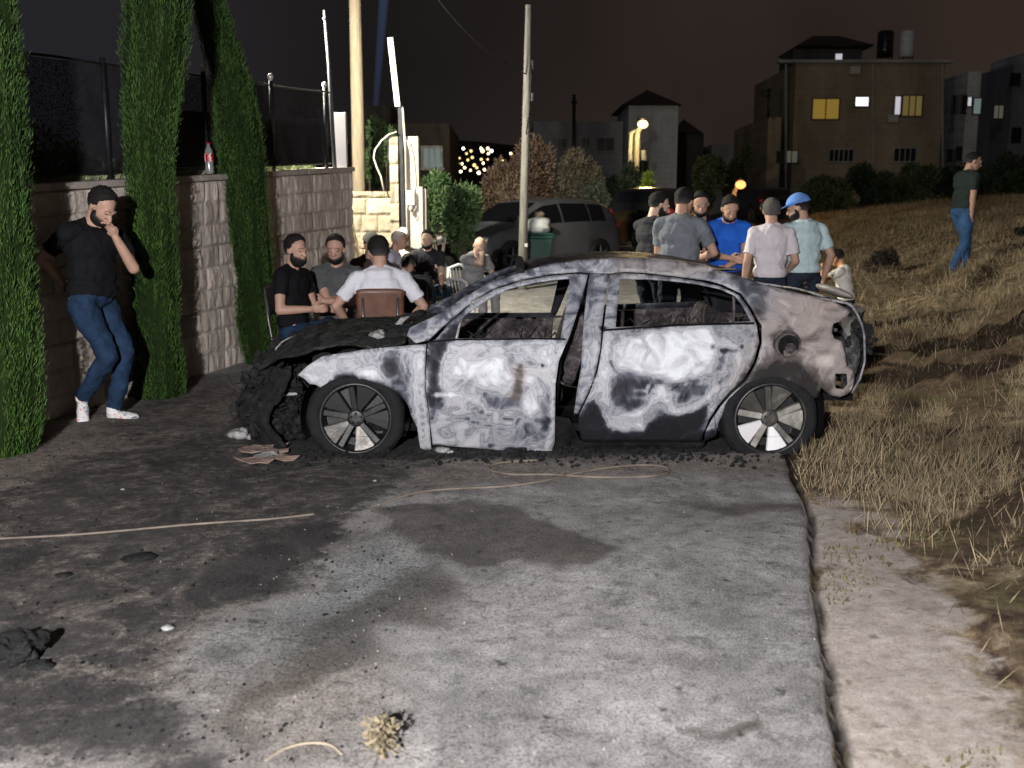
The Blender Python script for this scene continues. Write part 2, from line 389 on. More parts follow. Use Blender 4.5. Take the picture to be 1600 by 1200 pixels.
# hairline cracks
ck = m.vor(0.9, m.noise(2.2, 3, 0.6, color=True), 'DISTANCE_TO_EDGE')
base = m.mix(m.ramp(nd, [(0.40, 0.75), (0.53, 0.0)]), base, m.mix(1.0, base, (0.38, 0.38, 0.38), 'MULTIPLY'))
base = m.mix(m.ramp(nc, [(0.34, 0.6), (0.48, 0.0)]), base, m.mix(1.0, base, (0.5, 0.49, 0.48), 'MULTIPLY'))
nr = m.bump(nd, 0.35, 0.003, m.bump(nc, 0.25, 0.008, m.bump(ks, 0.2, 0.008)))
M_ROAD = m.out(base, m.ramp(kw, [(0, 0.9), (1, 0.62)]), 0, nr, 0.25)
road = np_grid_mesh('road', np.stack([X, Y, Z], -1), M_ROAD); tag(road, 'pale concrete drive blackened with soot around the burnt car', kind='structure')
x, y = X.ravel(), Y.ravel()
def gp(pts): return [tuple(G(px, py)[:2]) for px, py in pts]
def wob(x, y, a=0.22):  # ragged outline for the stains
    return x + a * fbm(x * 3, y * 3, 0, 5, 31), y + a * fbm(x * 3, y * 3, 5, 5, 32)
xw, yw = wob(x, y)
soot = 0.63 * poly_mask(xw, yw, gp([(700, 715), (640, 775), (600, 800), (520, 850), (450, 925), (350, 1000), (300, 1090), (330, 1199), (-400, 1199), (-300, 740), (20, 760), (250, 690), (390, 660)]), 0.30)
soot = np.maximum(soot, 0.92 * poly_mask(xw, yw, gp([(410, 830), (560, 800), (520, 850), (450, 925), (330, 985), (230, 950), (300, 880)]), 0.18))
soot = np.maximum(soot, 0.82 * poly_mask(xw, yw, gp([(-100, 1110), (130, 1090), (330, 1085), (300, 1199), (-100, 1199)]), 0.22))
soot = np.maximum(soot, 0.75 * poly_mask(xw, yw, gp([(-100, 845), (140, 845), (110, 885), (-100, 900)]), 0.14))
soot = np.maximum(soot, 0.60 * poly_mask(xw, yw, gp([(110, 710), (330, 690), (420, 735), (250, 790), (60, 800)]), 0.27))
soot = np.maximum(soot, 0.66 * poly_mask(xw, yw, gp([(380, 740), (640, 740), (640, 790), (520, 800), (400, 790)]), 0.22))
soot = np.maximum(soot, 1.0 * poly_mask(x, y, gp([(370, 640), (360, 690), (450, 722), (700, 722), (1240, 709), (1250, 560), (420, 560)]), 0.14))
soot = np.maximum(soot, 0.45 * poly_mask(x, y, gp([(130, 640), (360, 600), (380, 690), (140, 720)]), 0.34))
brown = 0.92 * poly_mask(xw, yw, gp([(680, 700), (560, 800), (440, 920), (350, 1000), (280, 1110), (300, 1199), (-400, 1199), (-300, 600), (300, 590), (380, 600)]), 0.27)
brown = np.maximum(brown, 0.6 * poly_mask(xw, yw, gp([(330, 1090), (480, 1050), (600, 1060), (640, 1199), (300, 1199)]), 0.19))
brown = np.maximum(brown, 0.8 * poly_mask(xw, yw, gp([(620, 712), (1230, 706), (1245, 745), (1000, 742), (850, 752), (650, 765)]), 0.12))
wet = 0.95 * poly_mask(xw, yw, gp([(610, 792), (700, 790), (800, 797), (940, 838), (968, 852), (925, 885), (905, 903), (870, 885), (790, 885), (700, 870), (640, 850), (590, 835)]), 0.12)
wet = np.maximum(wet, 0.60 * poly_mask(xw, yw, gp([(700, 870), (775, 895), (745, 940), (735, 985), (610, 1010), (590, 1060), (420, 1120), (350, 1199), (300, 1199), (330, 1060), (520, 960)]), 0.16))
wet = np.maximum(wet, 0.65 * poly_mask(xw, yw, gp([(1030, 786), (1150, 790), (1262, 795), (1262, 815), (1100, 806)]), 0.12))
wet = np.maximum(wet, 0.5 * poly_mask(xw, yw, gp([(980, 835), (1080, 822), (1130, 815), (1060, 850)]), 0.08))
wet = np.maximum(wet, 0.6 * poly_mask(xw, yw, gp([(1060, 1130), (1130, 1140), (1200, 1120), (1200, 1170), (1120, 1185), (1070, 1160)]), 0.05))
blu = 0.75 * poly_mask(xw, yw, gp([(560, 838), (620, 838), (700, 900), (640, 960), (560, 1010), (400, 1070), (310, 1090), (330, 1010), (470, 920)]), 0.20)
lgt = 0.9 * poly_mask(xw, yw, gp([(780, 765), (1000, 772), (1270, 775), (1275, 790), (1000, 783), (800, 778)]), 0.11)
lgt = np.maximum(lgt, 0.45 * poly_mask(xw, yw, gp([(800, 890), (1000, 850), (1270, 830), (1310, 1199), (650, 1199), (740, 1000)]), 0.41))  # lamp's pool on the near concrete painted in as paler colour
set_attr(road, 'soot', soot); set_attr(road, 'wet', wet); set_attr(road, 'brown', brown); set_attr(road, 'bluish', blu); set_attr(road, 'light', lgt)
kerb = grid_obj('verge', np.linspace(0, 1, 2), np.linspace(0, 1, 2), lambda a, b: a * 0 - 3.0, M_EARTH) if False else None

# ---- far hillside over the valley, with the town's lamps
hx = np.linspace(-260, 140, 60); hy = np.linspace(330, 520, 20)
m = Mat('hill_mat'); M_HILL = m.out(m.ramp(m.noise(0.05, 5), [(0.4, (0.03, 0.03, 0.028)), (0.7, (0.09, 0.085, 0.07))]), 1.0, spec=0)
hill = grid_obj('hillside', hx, hy, lambda a, b: 34 * np.exp(-((a + 40) / 130) ** 2) * np.clip((b - 330) / 110, 0, 1) + 4 * fbm(a * .02, b * .02, 0, 3, 41), M_HILL)
tag(hill, 'dark hillside across the valley', kind='structure')
pts = [(703, 250), (707, 262), (713, 238), (716, 255), (718, 247), (722, 256), (726, 262), (729, 240), (731, 250), (735, 266), (738, 246), (741, 258), (752, 232), (754, 236), (762, 232), (763, 240), (752, 249), (755, 255), (762, 249), (768, 236), (773, 262), (736, 236), (709, 268), (720, 268), (745, 262), (798, 240), (784, 250), (710, 246), (724, 232), (748, 270), (757, 265)]
lamp_m = [glow('town_lamp_warm', (1, 0.72, 0.32), 7), glow('town_lamp_white', (1, 0.88, 0.66), 9), glow('town_lamp_dim', (0.95, 0.7, 0.25), 2.2)]
bulb = MB().ell((0, 0, 0), (0.45, 0.45, 0.42), n=8, k=6)
for i, (px, py) in enumerate(pts):
    c = P(px, py, 325); o = MB().ell((0, 0, 0), tuple([0.30 + 0.22 * random.random()] * 3), n=8, k=6).build('town_lamp', lamp_m[random.choice([0, 0, 1, 2, 2])])
    o.location = c; tag(o, 'tiny glowing lamp among the town lights on the far hillside', 'lamp', 'lamps of the far town')

# ================================================================== STONE WALL
def stone_mat(name, c1, c2, c3, rough_b=0.9):
    m = Mat(name); a = m.attr('stone'); j = m.attr('joint')
    n = m.noise(9, 6, 0.65); f = m.noise(70, 4, 0.6)
    col = m.ramp(m.math('ADD', m.math('MULTIPLY', n, 0.7), m.math('MULTIPLY', a, 0.4)), [(0.25, c1), (0.55, c2), (0.85, c3)])
    col = m.mix(m.math('MULTIPLY', j, 0.5), col, tuple(x * 0.45 for x in c1))
    col = m.mix(m.ramp(m.noise(1.3, 4), [(0.5, 0.0), (0.75, 0.35)]), col, tuple(x * 0.6 for x in c1))
    return m.out(col, 0.92, 0, m.bump(f, 0.6, 0.01, m.bump(n, 0.4, 0.02)), 0.2)
M_STONE = stone_mat('wall_stone', (0.36, 0.31, 0.27), (0.54, 0.475, 0.42), (0.70, 0.63, 0.565))
M_ASHLAR = stone_mat('ashlar_stone', (0.24, 0.20, 0.145), (0.33, 0.285, 0.21), (0.42, 0.365, 0.28))
M_COPING = plain('coping_stone', (0.40, 0.35, 0.32), 0.85, var=0.2, scale=10, bump=0.4)
def stone_face(L, H, seed, ch=0.25, res=0.022, streak=1.1, rough=0.017):
    """rough-faced blocks: returns (u, z, depth, stone, joint) grids"""
    nu_ = int(L / res) + 1; nz_ = int(H / res) + 1
    Uu, Zz = np.meshgrid(np.linspace(0, L, nu_), np.linspace(0, H, nz_))
    row = np.floor(Zz / ch).astype(int); fz = Zz / ch - row
    r = np.random.default_rng(seed); dep = np.zeros_like(Uu); st = np.zeros_like(Uu); jt = np.zeros_like(Uu)
    for k in range(row.max() + 1):
        cuts = [0.0]
        while cuts[-1] < L + 0.6: cuts.append(cuts[-1] + r.uniform(0.26, 0.52))
        cuts = np.array(cuts) - r.uniform(0, 0.3); sel = row == k
        idx = np.searchsorted(cuts, Uu[sel]) - 1; idx = np.clip(idx, 0, len(cuts) - 2)
        a = Uu[sel] - cuts[idx]; b = cuts[idx + 1] - Uu[sel]
        e = np.minimum(np.minimum(a, b), np.minimum(fz[sel], 1 - fz[sel]) * ch)
        v = r.random(len(cuts))[idx]; tx = r.uniform(-1, 1, len(cuts))[idx]; tz = r.uniform(-1, 1, len(cuts))[idx]
        st[sel] = v; jt[sel] = np.clip(1 - e / 0.014, 0, 1)
        bulge = np.clip(e / 0.045, 0, 1) ** 0.6
        w_ = cuts[idx + 1] - cuts[idx]
        dep[sel] = bulge * (rough * 0.8 + rough * 0.5 * v + tx * 0.3 * rough * (a / w_ - 0.5) * 2 + tz * 0.35 * rough * (fz[sel] - 0.5) * 2)
    dep = dep + rough * np.clip(1 - jt, 0, 1) * (0.75 * streak * fbm(Uu * 13, Zz * 3.0, 0, 3, seed) + 0.45 * fbm(Uu * 9, Zz * 9, 0, 3, seed + 1) + 0.3 * np.abs(vnoise(Uu * 22 + Zz * 5, Zz * 4, 0, seed + 2)))
    return Uu, Zz, dep, st, jt
def top_z(y): return 1.78 + 0.42 * (y - 7.46) / 6.52 - 0.05
wall_root = empty('stone_wall', (wall_x(10), 10, 0), label='long rough stone boundary wall with coping behind the cypress trees', cat='wall', kind='thing')
y0, y1 = 3.0, 14.0; L = math.hypot(y1 - y0, 0.22 * (y1 - y0))
Uu, Zz, dep, st, jt = stone_face(L, 2.25, 3)
t = Uu / L; Yw = y0 + (y1 - y0) * t; Xw = wall_x(Yw)
nxv, nyv = 0.9766, -0.2149
H = top_z(Yw) / 2.25
Vv = np.stack([Xw + nxv * dep - wall_root.location.x, Yw + nyv * dep - wall_root.location.y, Zz * H], -1)
f = np_grid_mesh('wall_face', Vv, M_STONE, wall_root, smooth=False); set_attr(f, 'stone', st.ravel()); set_attr(f, 'joint', jt.ravel())
# end face of the wall, core
b = MB()
def wp(y, off, z): return (wall_x(y) - nxv * off - wall_root.location.x, y - nyv * off - wall_root.location.y, z)
b.add([wp(y0, .30, -.05), wp(y0, 0.003, -.05), wp(y1, 0.003, -.05), wp(y1, .30, -.05), wp(y0, .30, top_z(y0)), wp(y0, 0.003, top_z(y0)), wp(y1, 0.003, top_z(y1)), wp(y1, .30, top_z(y1))],
      [(0, 3, 2, 1), (4, 5, 6, 7), (0, 4, 7, 3), (3, 7, 6, 2), (2, 6, 5, 1), (1, 5, 4, 0)])
b.build('wall_core', M_COPING, wall_root)
b = MB(); n = 22
for i in range(n):
    ya = y0 + (y1 + 0.03 - y0) * i / n + 0.004; yb = y0 + (y1 + 0.03 - y0) * (i + 1) / n
    za, zb = top_z(ya) + 0.002, top_z(yb) + 0.002; j = random.uniform(-.004, .004)
    o1, o2 = -0.055 + j, 0.36
    b.add([wp(ya, o2, za), wp(ya, o1, za), wp(yb, o1, zb), wp(yb, o2, zb), wp(ya, o2, za + .055), wp(ya, o1, za + .055), wp(yb, o1, zb + .055), wp(yb, o2, zb + .055)],
          [(0, 3, 2, 1), (4, 5, 6, 7), (0, 4, 7, 3), (3, 7, 6, 2), (2, 6, 5, 1), (1, 5, 4, 0)])
b.build('coping', M_COPING, wall_root, bevel=0.006)

# ---- screened fence on the wall
M_DKMETAL = plain('dark_metal', (0.03, 0.03, 0.033), 0.45, 0.6, scale=15)
m = Mat('shade_net'); n = m.noise(3, 4)
pat = m.ramp(m.noise(70, 2, 0.5), [(0.45, 0.58), (0.6, 0.95)])
M_NET = m.out(m.ramp(n, [(0.35, (0.012, 0.012, 0.014)), (0.7, (0.030, 0.030, 0.034))]), 0.8, 0, None, 0.2, alpha=pat)
M_NET2 = plain('dark_sheet', (0.010, 0.010, 0.012), 0.6, scale=5)
froot = empty('screen_fence', (wall_x(10), 10, 0), label='dark net screened fence with ball topped posts standing on the stone wall', cat='fence', kind='thing')
fx, fy = froot.location.x, froot.location.y
def fp(y, off, z): return (wall_x(y) - nxv * off - fx, y - nyv * off - fy, z)
def fence_z(y): return top_z(y) + 0.055
FH = 0.97
n = 60; rows = []
for zz in np.linspace(0.05, FH - 0.02, 9):
    rows.append([fp(yy, 0.18 + 0.012 * math.sin(yy * 9 + zz * 5) + 0.01 * math.sin(yy * 23), fence_z(yy) + zz) for yy in np.linspace(y0, 13.75, n)])
np_grid_mesh('net', np.array(rows), M_NET, froot, smooth=True)
rows = []
for zz in np.linspace(0.08, 0.62, 4):
    rows.append([fp(yy, 0.215, fence_z(yy) + zz) for yy in np.linspace(9.6, 13.7, 20)])
np_grid_mesh('sheet', np.array(rows), M_NET2, froot)
b = MB(); b.tube([fp(yy, 0.17, fence_z(yy) + FH - 0.012 * abs(math.sin((yy - y0) / 1.75 * math.pi))) for yy in np.linspace(y0, 13.75, 50)], 0.012, 6)
b.tube([fp(yy, 0.17, fence_z(yy) + 0.06) for yy in np.linspace(y0, 13.75, 20)], 0.012, 6)
b.build('rail', M_DKMETAL, froot, True)
M_BALL = plain('pale_metal', (0.55, 0.50, 0.48), 0.4, 0.3, scale=20)
for i, yy in enumerate([3.2, 5.2, 7.0, 8.9, 10.55, 12.05, 13.6]):
    c = fp(yy, 0.17, fence_z(yy)); b = MB().tube([c, (c[0], c[1], c[2] + FH + 0.04)], 0.024, 8); p = b.build('post', M_DKMETAL, froot, True)
    if yy > 10:
        q = MB().ell((c[0], c[1], c[2] + FH + 0.085), (0.034, 0.034, 0.04), n=12, k=8).tube([(c[0], c[1], c[2] + FH + .02), (c[0], c[1], c[2] + FH + .06)], 0.02, 8); q.build('ball_cap', M_BALL, froot, True)

# ================================================================== LEAFY THINGS
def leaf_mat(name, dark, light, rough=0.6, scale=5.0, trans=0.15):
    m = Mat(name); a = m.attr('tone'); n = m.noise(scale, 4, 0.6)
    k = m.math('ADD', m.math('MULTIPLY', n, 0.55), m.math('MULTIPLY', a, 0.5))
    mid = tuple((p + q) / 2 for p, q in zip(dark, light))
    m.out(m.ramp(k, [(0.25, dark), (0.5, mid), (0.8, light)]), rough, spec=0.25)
    return m.m
def leaf_cloud(name, pos, nrm, ln, wd, tone, mat, parent=None, bend=0.3, seed=1):
    """many small folded leaves. pos (n,3), nrm (n,3) growth direction"""
    r = np.random.default_rng(seed); n = len(pos)
    d = nrm / (np.linalg.norm(nrm, axis=1, keepdims=True) + 1e-9)
    rv = r.normal(size=(n, 3)); s = np.cross(d, rv); s /= (np.linalg.norm(s, axis=1, keepdims=True) + 1e-9)
    up = np.cross(s, d)
    ln = np.broadcast_to(ln, (n,))[:, None]; wd = np.broadcast_to(wd, (n,))[:, None]
    a = pos; b = pos + d * ln * .45 + s * wd * .5 + up * wd * bend; c = pos + d * ln; e = pos + d * ln * .45 - s * wd * .5 + up * wd * bend
    v = np.stack([a, b, c, e], 1).reshape(-1, 3); i = np.arange(n) * 4
    f = np.concatenate([np.stack([i, i + 1, i + 2], -1), np.stack([i, i + 2, i + 3], -1)])
    me = bpy.data.meshes.new(name); me.from_pydata(v.tolist(), [], f.tolist()); me.update()
    o = mesh_obj(name, me, mat, parent); set_attr(o, 'tone', np.repeat(tone, 4)); return o
M_BARK = plain('bark', (0.12, 0.09, 0.07), 0.9, scale=20, bump=0.8)
M_CYP = leaf_mat('cypress_green', (0.007, 0.022, 0.004), (0.068, 0.138, 0.026), scale=3.5)
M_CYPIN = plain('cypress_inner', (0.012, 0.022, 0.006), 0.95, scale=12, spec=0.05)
def cypress(prof, base, top, label, n=24000, seed=1, forks=None):
    """prof: list of (z, cx, cy, radius) up the tree; narrow columnar tree of flame shaped sprays"""
    r = np.random.default_rng(seed)
    root = empty('cypress_tree', base, label=label, cat='tree', group='cypress trees along the stone wall')
    prof = np.array(prof); zs = prof[:, 0]
    def shp(z, a):
        cx = np.interp(z, zs, prof[:, 1]); cy = np.interp(z, zs, prof[:, 2]); rr = np.interp(z, zs, prof[:, 3])
        g = 1 + 0.16 * fbm(np.cos(a) * 1.3, np.sin(a) * 1.3, z * 1.9, 3, seed + 12) + 0.10 * vnoise(a * 2.6 + z * .5, z * 1.5, 0, seed) + 0.13 * fbm(np.cos(a) * 2.2 + seed, np.sin(a) * 2.2, z * 1.1, 3, seed) - 0.13 * np.clip(np.abs(vnoise(np.cos(a) * 3.1 + 9, np.sin(a) * 3.1 + z * .22, z * .55, seed + 4)) * -6 + 1, 0, 1)
        g = g + 0.05 * fbm(np.cos(a) * 7, np.sin(a) * 7, z * 2.4, 2, seed + 9)
        gr = np.clip(np.abs(vnoise(np.cos(a) * 3.1 + 9, np.sin(a) * 3.1 + z * .22, z * .55, seed + 4)) * -5 + 1, 0, 1)
        return cx, cy, rr * g * 0.87, gr
    za, zb = zs[0], zs[-1]
    # inner dark body
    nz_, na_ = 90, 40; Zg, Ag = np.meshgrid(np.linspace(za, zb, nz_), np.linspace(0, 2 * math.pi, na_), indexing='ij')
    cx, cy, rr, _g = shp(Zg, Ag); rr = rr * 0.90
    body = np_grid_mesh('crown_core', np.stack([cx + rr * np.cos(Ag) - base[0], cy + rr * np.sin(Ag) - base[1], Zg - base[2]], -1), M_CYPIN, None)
    # sprays
    z = za + (zb - za) * r.random(n) ** 1.05; a = r.random(n) * 2 * math.pi
    cx, cy, rr, gr = shp(z, a); dep = r.random(n) ** 2 * 0.06 + gr * .02; keep = gr < .15 + .9 * r.random(n)
    k = rr - dep + 0.012 * r.normal(size=n)
    pos = np.stack([cx + k * np.cos(a) - base[0], cy + k * np.sin(a) - base[1], z - base[2]], -1)
    out = np.stack([np.cos(a), np.sin(a), np.zeros(n)], -1)
    pos = pos[keep]; out = out[keep]; a = a[keep]; z = z[keep]; gr = gr[keep]; n = len(z)
    d = out * (0.22 + 0.25 * r.random((n, 1))) + np.array([0, 0, 1.0]) + r.normal(size=(n, 3)) * 0.22
    crown = leaf_cloud('crown', pos, d, 0.022 + 0.036 * r.random(n), 0.004 + 0.005 * r.random(n), np.clip(0.5 + 0.8 * fbm(np.cos(a) * 3, np.sin(a) * 3, z * 2, 3, seed + 3) + 0.25 * r.normal(size=n) - .55 * gr, 0, 1), M_CYP, root, seed=seed)  # shade inside the grooves painted into the spray tone
    body.parent = root
    MB().tube([(0, 0, -0.12), (0.01, 0, 0.5), (top[0] * .3, top[1] * .3, 1.6), (top[0] * .5, top[1] * .5, 2.4)], [0.07, 0.06, 0.045, 0.03], 8).build('trunk', M_BARK, root, True)
    return root
def cprof(rows, D):
    """(py, px left, px right) outline rows -> profile"""
    out = []
    for py, l, r_ in rows:
        a = P(l, py, D); b = P(r_, py, D); out.append(((a.z), (a.x + b.x) / 2, D + 0.0, (b.x - a.x) / 2))
    return sorted(out)
def ext(p, dz, dx, r2, steps=3):
    """carry the outline on above the frame"""
    z, cx, cy, r0 = p[-1]
    for i in range(1, steps + 1):
        t_ = i / steps; p.append((z + dz * t_, cx + dx * t_, cy, r0 + (r2 - r0) * t_ ** 1.3))
    return p
D = 6.62
p = ext(cprof([(735, -30, 26), (715, -62, 50), (670, -75, 72), (600, -80, 73), (480, -82, 68), (350, -80, 58), (220, -78, 52), (100, -80, 40), (0, -80, 24)], D), 1.6, -0.1, 0.02)
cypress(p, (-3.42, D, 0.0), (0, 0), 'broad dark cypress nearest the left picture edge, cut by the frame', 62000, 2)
D = 8.7
p = ext(cprof([(632, 225, 268), (615, 210, 290), (570, 203, 293), (500, 204, 282), (400, 202, 280), (300, 199, 272), (230, 192, 270), (150, 186, 285), (80, 185, 298), (0, 190, 300)], D), 1.5, -0.05, 0.02)
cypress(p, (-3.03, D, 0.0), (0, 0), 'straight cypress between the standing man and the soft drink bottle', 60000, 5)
D = 10.7
p = ext(cprof([(580, 392, 425), (565, 380, 437), (500, 368, 438), (400, 358, 428), (330, 350, 424), (250, 340, 418), (180, 330, 410), (120, 326, 394), (60, 310, 372), (0, 298, 352)], D), 1.4, -0.35, 0.02)
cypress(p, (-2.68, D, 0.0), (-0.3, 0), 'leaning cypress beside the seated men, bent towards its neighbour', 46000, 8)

def shrub(name, c, r, label, mat, n=3000, ls=0.06, seed=1, cat='bush', group=None, z0=0.0, clump=10, trunk=True, upright=0.4, core=0.0):
    """leaf clumps through an uneven crown. c centre of crown, r (rx, ry, rz)"""
    rg = np.random.default_rng(seed); base = Vector((c[0], c[1], z0))
    root = empty(name, base, label=label, cat=cat, group=group, kind='thing')
    cl = rg.normal(size=(clump, 3)); cl /= np.linalg.norm(cl, axis=1, keepdims=True); cl *= (rg.random((clump, 1)) ** 0.4) * 0.72
    cr_ = 0.22 + 0.26 * rg.random(clump); w_ = cr_ ** 2; k = rg.choice(clump, n, p=w_ / w_.sum())
    q = rg.normal(size=(n, 3)); q /= np.linalg.norm(q, axis=1, keepdims=True)
    pos = (cl[k] + q * (cr_[k] * (0.55 + 0.5 * rg.random(n)))[:, None]) * np.array(r) + np.array([0, 0, c[2] - z0])
    pos[:, 2] = np.maximum(pos[:, 2], 0.02 + 0.1 * rg.random(n))
    d = q + np.array([0, 0, upright]) + 0.5 * rg.normal(size=(n, 3))
    o = leaf_cloud('crown', pos, d, ls * (0.6 + 0.8 * rg.random(n)), ls * (0.3 + 0.3 * rg.random(n)), np.clip(0.5 + 0.3 * rg.normal(size=n) + 0.25 * np.repeat(rg.normal(size=clump), 1)[k], 0, 1), mat, root, seed=seed)
    b = MB()
    for i in range(min(clump, 9)):
        tip = cl[i] * np.array(r) + np.array([0, 0, c[2] - z0]); mid = tip * 0.5 + np.array([rg.normal() * .05, rg.normal() * .05, 0])
        b.tube([(0.02 * rg.normal(), 0.02 * rg.normal(), -0.05), mid, tip], [0.03 * max(r), 0.02 * max(r), 0.008 * max(r)], 5)
    b.build('trunk', M_BARK, root)
    return root
# ================================================================== BURNT CAR
CY = 7.50                                   # centre line of the car; near side about y = 6.6
def body_y(x, z):
    """near flank of the body: bulging sides, tumblehome above the belt, plan taper at nose and tail"""
    y = 6.60 + 0.05 * ((z - 0.50) / 0.35) ** 2 * (z < 0.80) + (0.037 if z >= 0.80 else 0)
    if z > 0.77: y += 0.50 * (z - 0.77)
    if x < -1.25: y += 0.55 * (-1.25 - x) ** 2
    if x > 1.95: y += 0.55 * (x - 1.95) ** 2
    return y
def S(px, py, off=0.0):
    """picture point on the near flank -> (x, z)"""
    Y = 6.65
    for _ in range(12):
        p = P(px, py, Y); Y = 0.5 * Y + 0.5 * (body_y(p.x, p.z) + off)
    return (p.x, p.z)
def flank(pts, off=0.0): return [S(a, b, off) for a, b in pts]
PV = []   # paint marks: (kind, shape, value, soft, channel)
def pm(val, soft, pts, ch='v'): PV.append(('p', flank(pts), val, soft * 1.55, ch))
def ln(val, wdt, pts, ch='v'): PV.append(('l', flank(pts), val, wdt, ch))
# front wing
pm(0.64, .03, [(440, 500), (690, 500), (690, 720), (440, 720)])
pm(0.30, .05, [(588, 553), (640, 548), (655, 570), (648, 610), (640, 640), (615, 610), (595, 590), (575, 572)])
pm(0.48, .04, [(520, 556), (590, 550), (600, 575), (575, 585), (540, 575)])
pm(0.05, .02, [(520, 588), (540, 583), (558, 586), (560, 592), (590, 597), (625, 615), (640, 640), (600, 612), (560, 600), (515, 606)])
pm(0.93, .012, [(556, 578), (590, 577), (600, 592), (580, 593), (556, 588)])
pm(0.88, .02, [(645, 560), (664, 545), (668, 700), (656, 698), (652, 640)])
pm(0.85, .02, [(466, 588), (505, 562), (522, 560), (520, 585), (508, 602), (490, 600)])
ln(0.45, .006, [(655, 600), (660, 640), (661, 690)])
# front door
pm(0.64, .02, [(668, 536), (885, 536), (872, 712), (672, 705)])
pm(0.07, .025, [(664, 530), (705, 530), (692, 560), (686, 585), (683, 600), (690, 612), (678, 640), (676, 655), (664, 600)])
pm(0.92, .025, [(715, 560), (785, 560), (788, 580), (800, 590), (790, 605), (740, 600), (710, 590)])
pm(0.38, .012, [(775, 553), (815, 551), (820, 560), (838, 572), (836, 577), (815, 575), (806, 583), (795, 584), (788, 570), (790, 558)])
pm(0.36, .014, [(742, 608), (762, 611), (785, 616), (812, 618), (832, 634), (812, 642), (785, 640), (758, 630)])
pm(0.55, .02, [(700, 590), (745, 592), (740, 604), (705, 606)])
pm(0.40, .02, [(835, 622), (862, 615), (862, 670), (850, 690), (800, 690), (815, 660), (845, 650)])
pm(0.18, .01, [(848, 660), (860, 655), (858, 672), (848, 672)])
pm(0.88, .012, [(840, 545), (862, 540), (862, 575), (850, 570)])
pm(0.93, .010, [(812, 620), (830, 605), (836, 625), (842, 640), (826, 650), (815, 640)])
pm(0.90, .010, [(815, 590), (834, 588), (838, 604), (820, 606)])
ln(0.34, .010, [(690, 622), (686, 640), (705, 652), (740, 660), (775, 667), (800, 668), (812, 655)])
ln(0.92, .010, [(680, 618), (700, 616), (730, 622), (755, 640), (790, 656)])
ln(0.35, .008, [(700, 640), (750, 645), (800, 656), (808, 665)])
ln(0.88, .010, [(855, 700), (864, 660), (866, 600), (872, 560), (880, 540)])
ln(0.10, .006, [(750, 692), (770, 696), (800, 700), (830, 702)])
ln(0.45, .012, [(676, 698), (760, 706), (860, 712)])
pm(1.0, .02, [(795, 575), (812, 570), (820, 590), (812, 625), (800, 620), (800, 595)], 'tan')
pm(0.30, .012, [(800, 588), (814, 588), (814, 625), (803, 625)])
pm(0.10, .01, [(805, 572), (814, 573), (813, 586), (804, 586)])
ln(0.05, .007, [(843, 577), (852, 571)])
# rear door
pm(0.57, .03, [(930, 500), (1190, 500), (1165, 600), (1110, 700), (900, 705), (925, 600)])
pm(0.85, .02, [(940, 520), (952, 520), (955, 580), (964, 590), (955, 600), (945, 640), (938, 600)])
ln(0.36, .012, [(953, 535), (952, 565), (962, 578), (1000, 586), (1050, 594), (1090, 597), (1115, 585), (1128, 565), (1130, 550)])
pm(0.92, .018, [(960, 540), (975, 528), (1005, 520), (1110, 512), (1118, 545), (1112, 570), (1095, 586), (1060, 592), (1010, 584), (968, 574)])
ln(0.62, .006, [(1000, 520), (1012, 545), (1005, 562)])
pm(0.30, .016, [(955, 592), (965, 582), (1010, 588), (1060, 596), (1108, 602), (1098, 620), (1060, 630), (1048, 600), (1022, 605), (1010, 618), (985, 622), (1010, 630), (985, 645), (955, 640), (950, 612)])
pm(0.96, .008, [(1018, 612), (1026, 600), (1040, 602), (1048, 616), (1030, 620)])
ln(0.85, .007, [(988, 615), (1004, 613), (1016, 600)])
ln(0.88, .014, [(948, 662), (975, 655), (1004, 643), (1025, 622), (1040, 622), (1052, 640), (1080, 642), (1108, 620), (1120, 600)])
pm(0.45, .014, [(1015, 640), (1030, 630), (1040, 650), (1025, 670), (1005, 668)])
pm(0.80, .010, [(946, 660), (1000, 650), (1008, 672), (985, 668), (975, 674), (950, 668)])
ln(0.84, .012, [(1130, 530), (1150, 545), (1156, 570), (1140, 600)])
ln(0.40, .010, [(1122, 560), (1138, 565), (1140, 582), (1120, 600)])
pm(0.03, .014, [(880, 640), (902, 652), (928, 622), (936, 640), (944, 668), (956, 676), (975, 674), (1005, 674), (1015, 660), (1040, 646), (1062, 650), (1108, 634), (1092, 668), (1120, 674), (1105, 720), (880, 720)])
ln(0.06, .006, [(1110, 540), (1125, 545), (1150, 547), (1165, 538)])
ln(0.12, .009, [(940, 516), (990, 512), (1040, 508)])
# quarter and tail
pm(0.50, .03, [(1176, 470), (1200, 430), (1380, 440), (1380, 640), (1270, 640), (1270, 610), (1225, 590), (1160, 610), (1100, 680), (1120, 620), (1170, 560)])
pm(0.32, .03, [(1130, 420), (1190, 440), (1200, 470), (1195, 495), (1182, 505), (1165, 470), (1150, 440)])
pm(0.55, .05, [(1215, 470), (1300, 465), (1320, 510), (1260, 520), (1220, 500)])
pm(0.03, .045, [(1150, 620), (1180, 580), (1210, 562), (1245, 560), (1268, 580), (1290, 605), (1300, 640), (1250, 640), (1225, 600), (1165, 610)])
pm(0.22, .03, [(1208, 520), (1240, 515), (1254, 540), (1246, 560), (1212, 560)])
ln(0.30, .012, [(1185, 545), (1172, 575), (1155, 600)])
pm(0.85, .02, [(1275, 555), (1300, 552), (1300, 570), (1278, 570)])
pm(1.0, .12, [(1180, 500), (1230, 440), (1380, 440), (1380, 640), (1230, 640), (1150, 600), (1190, 540)], 'tan')
pm(0.8, .05, [(960, 395), (1150, 400), (1150, 430), (960, 430)], 'tan')
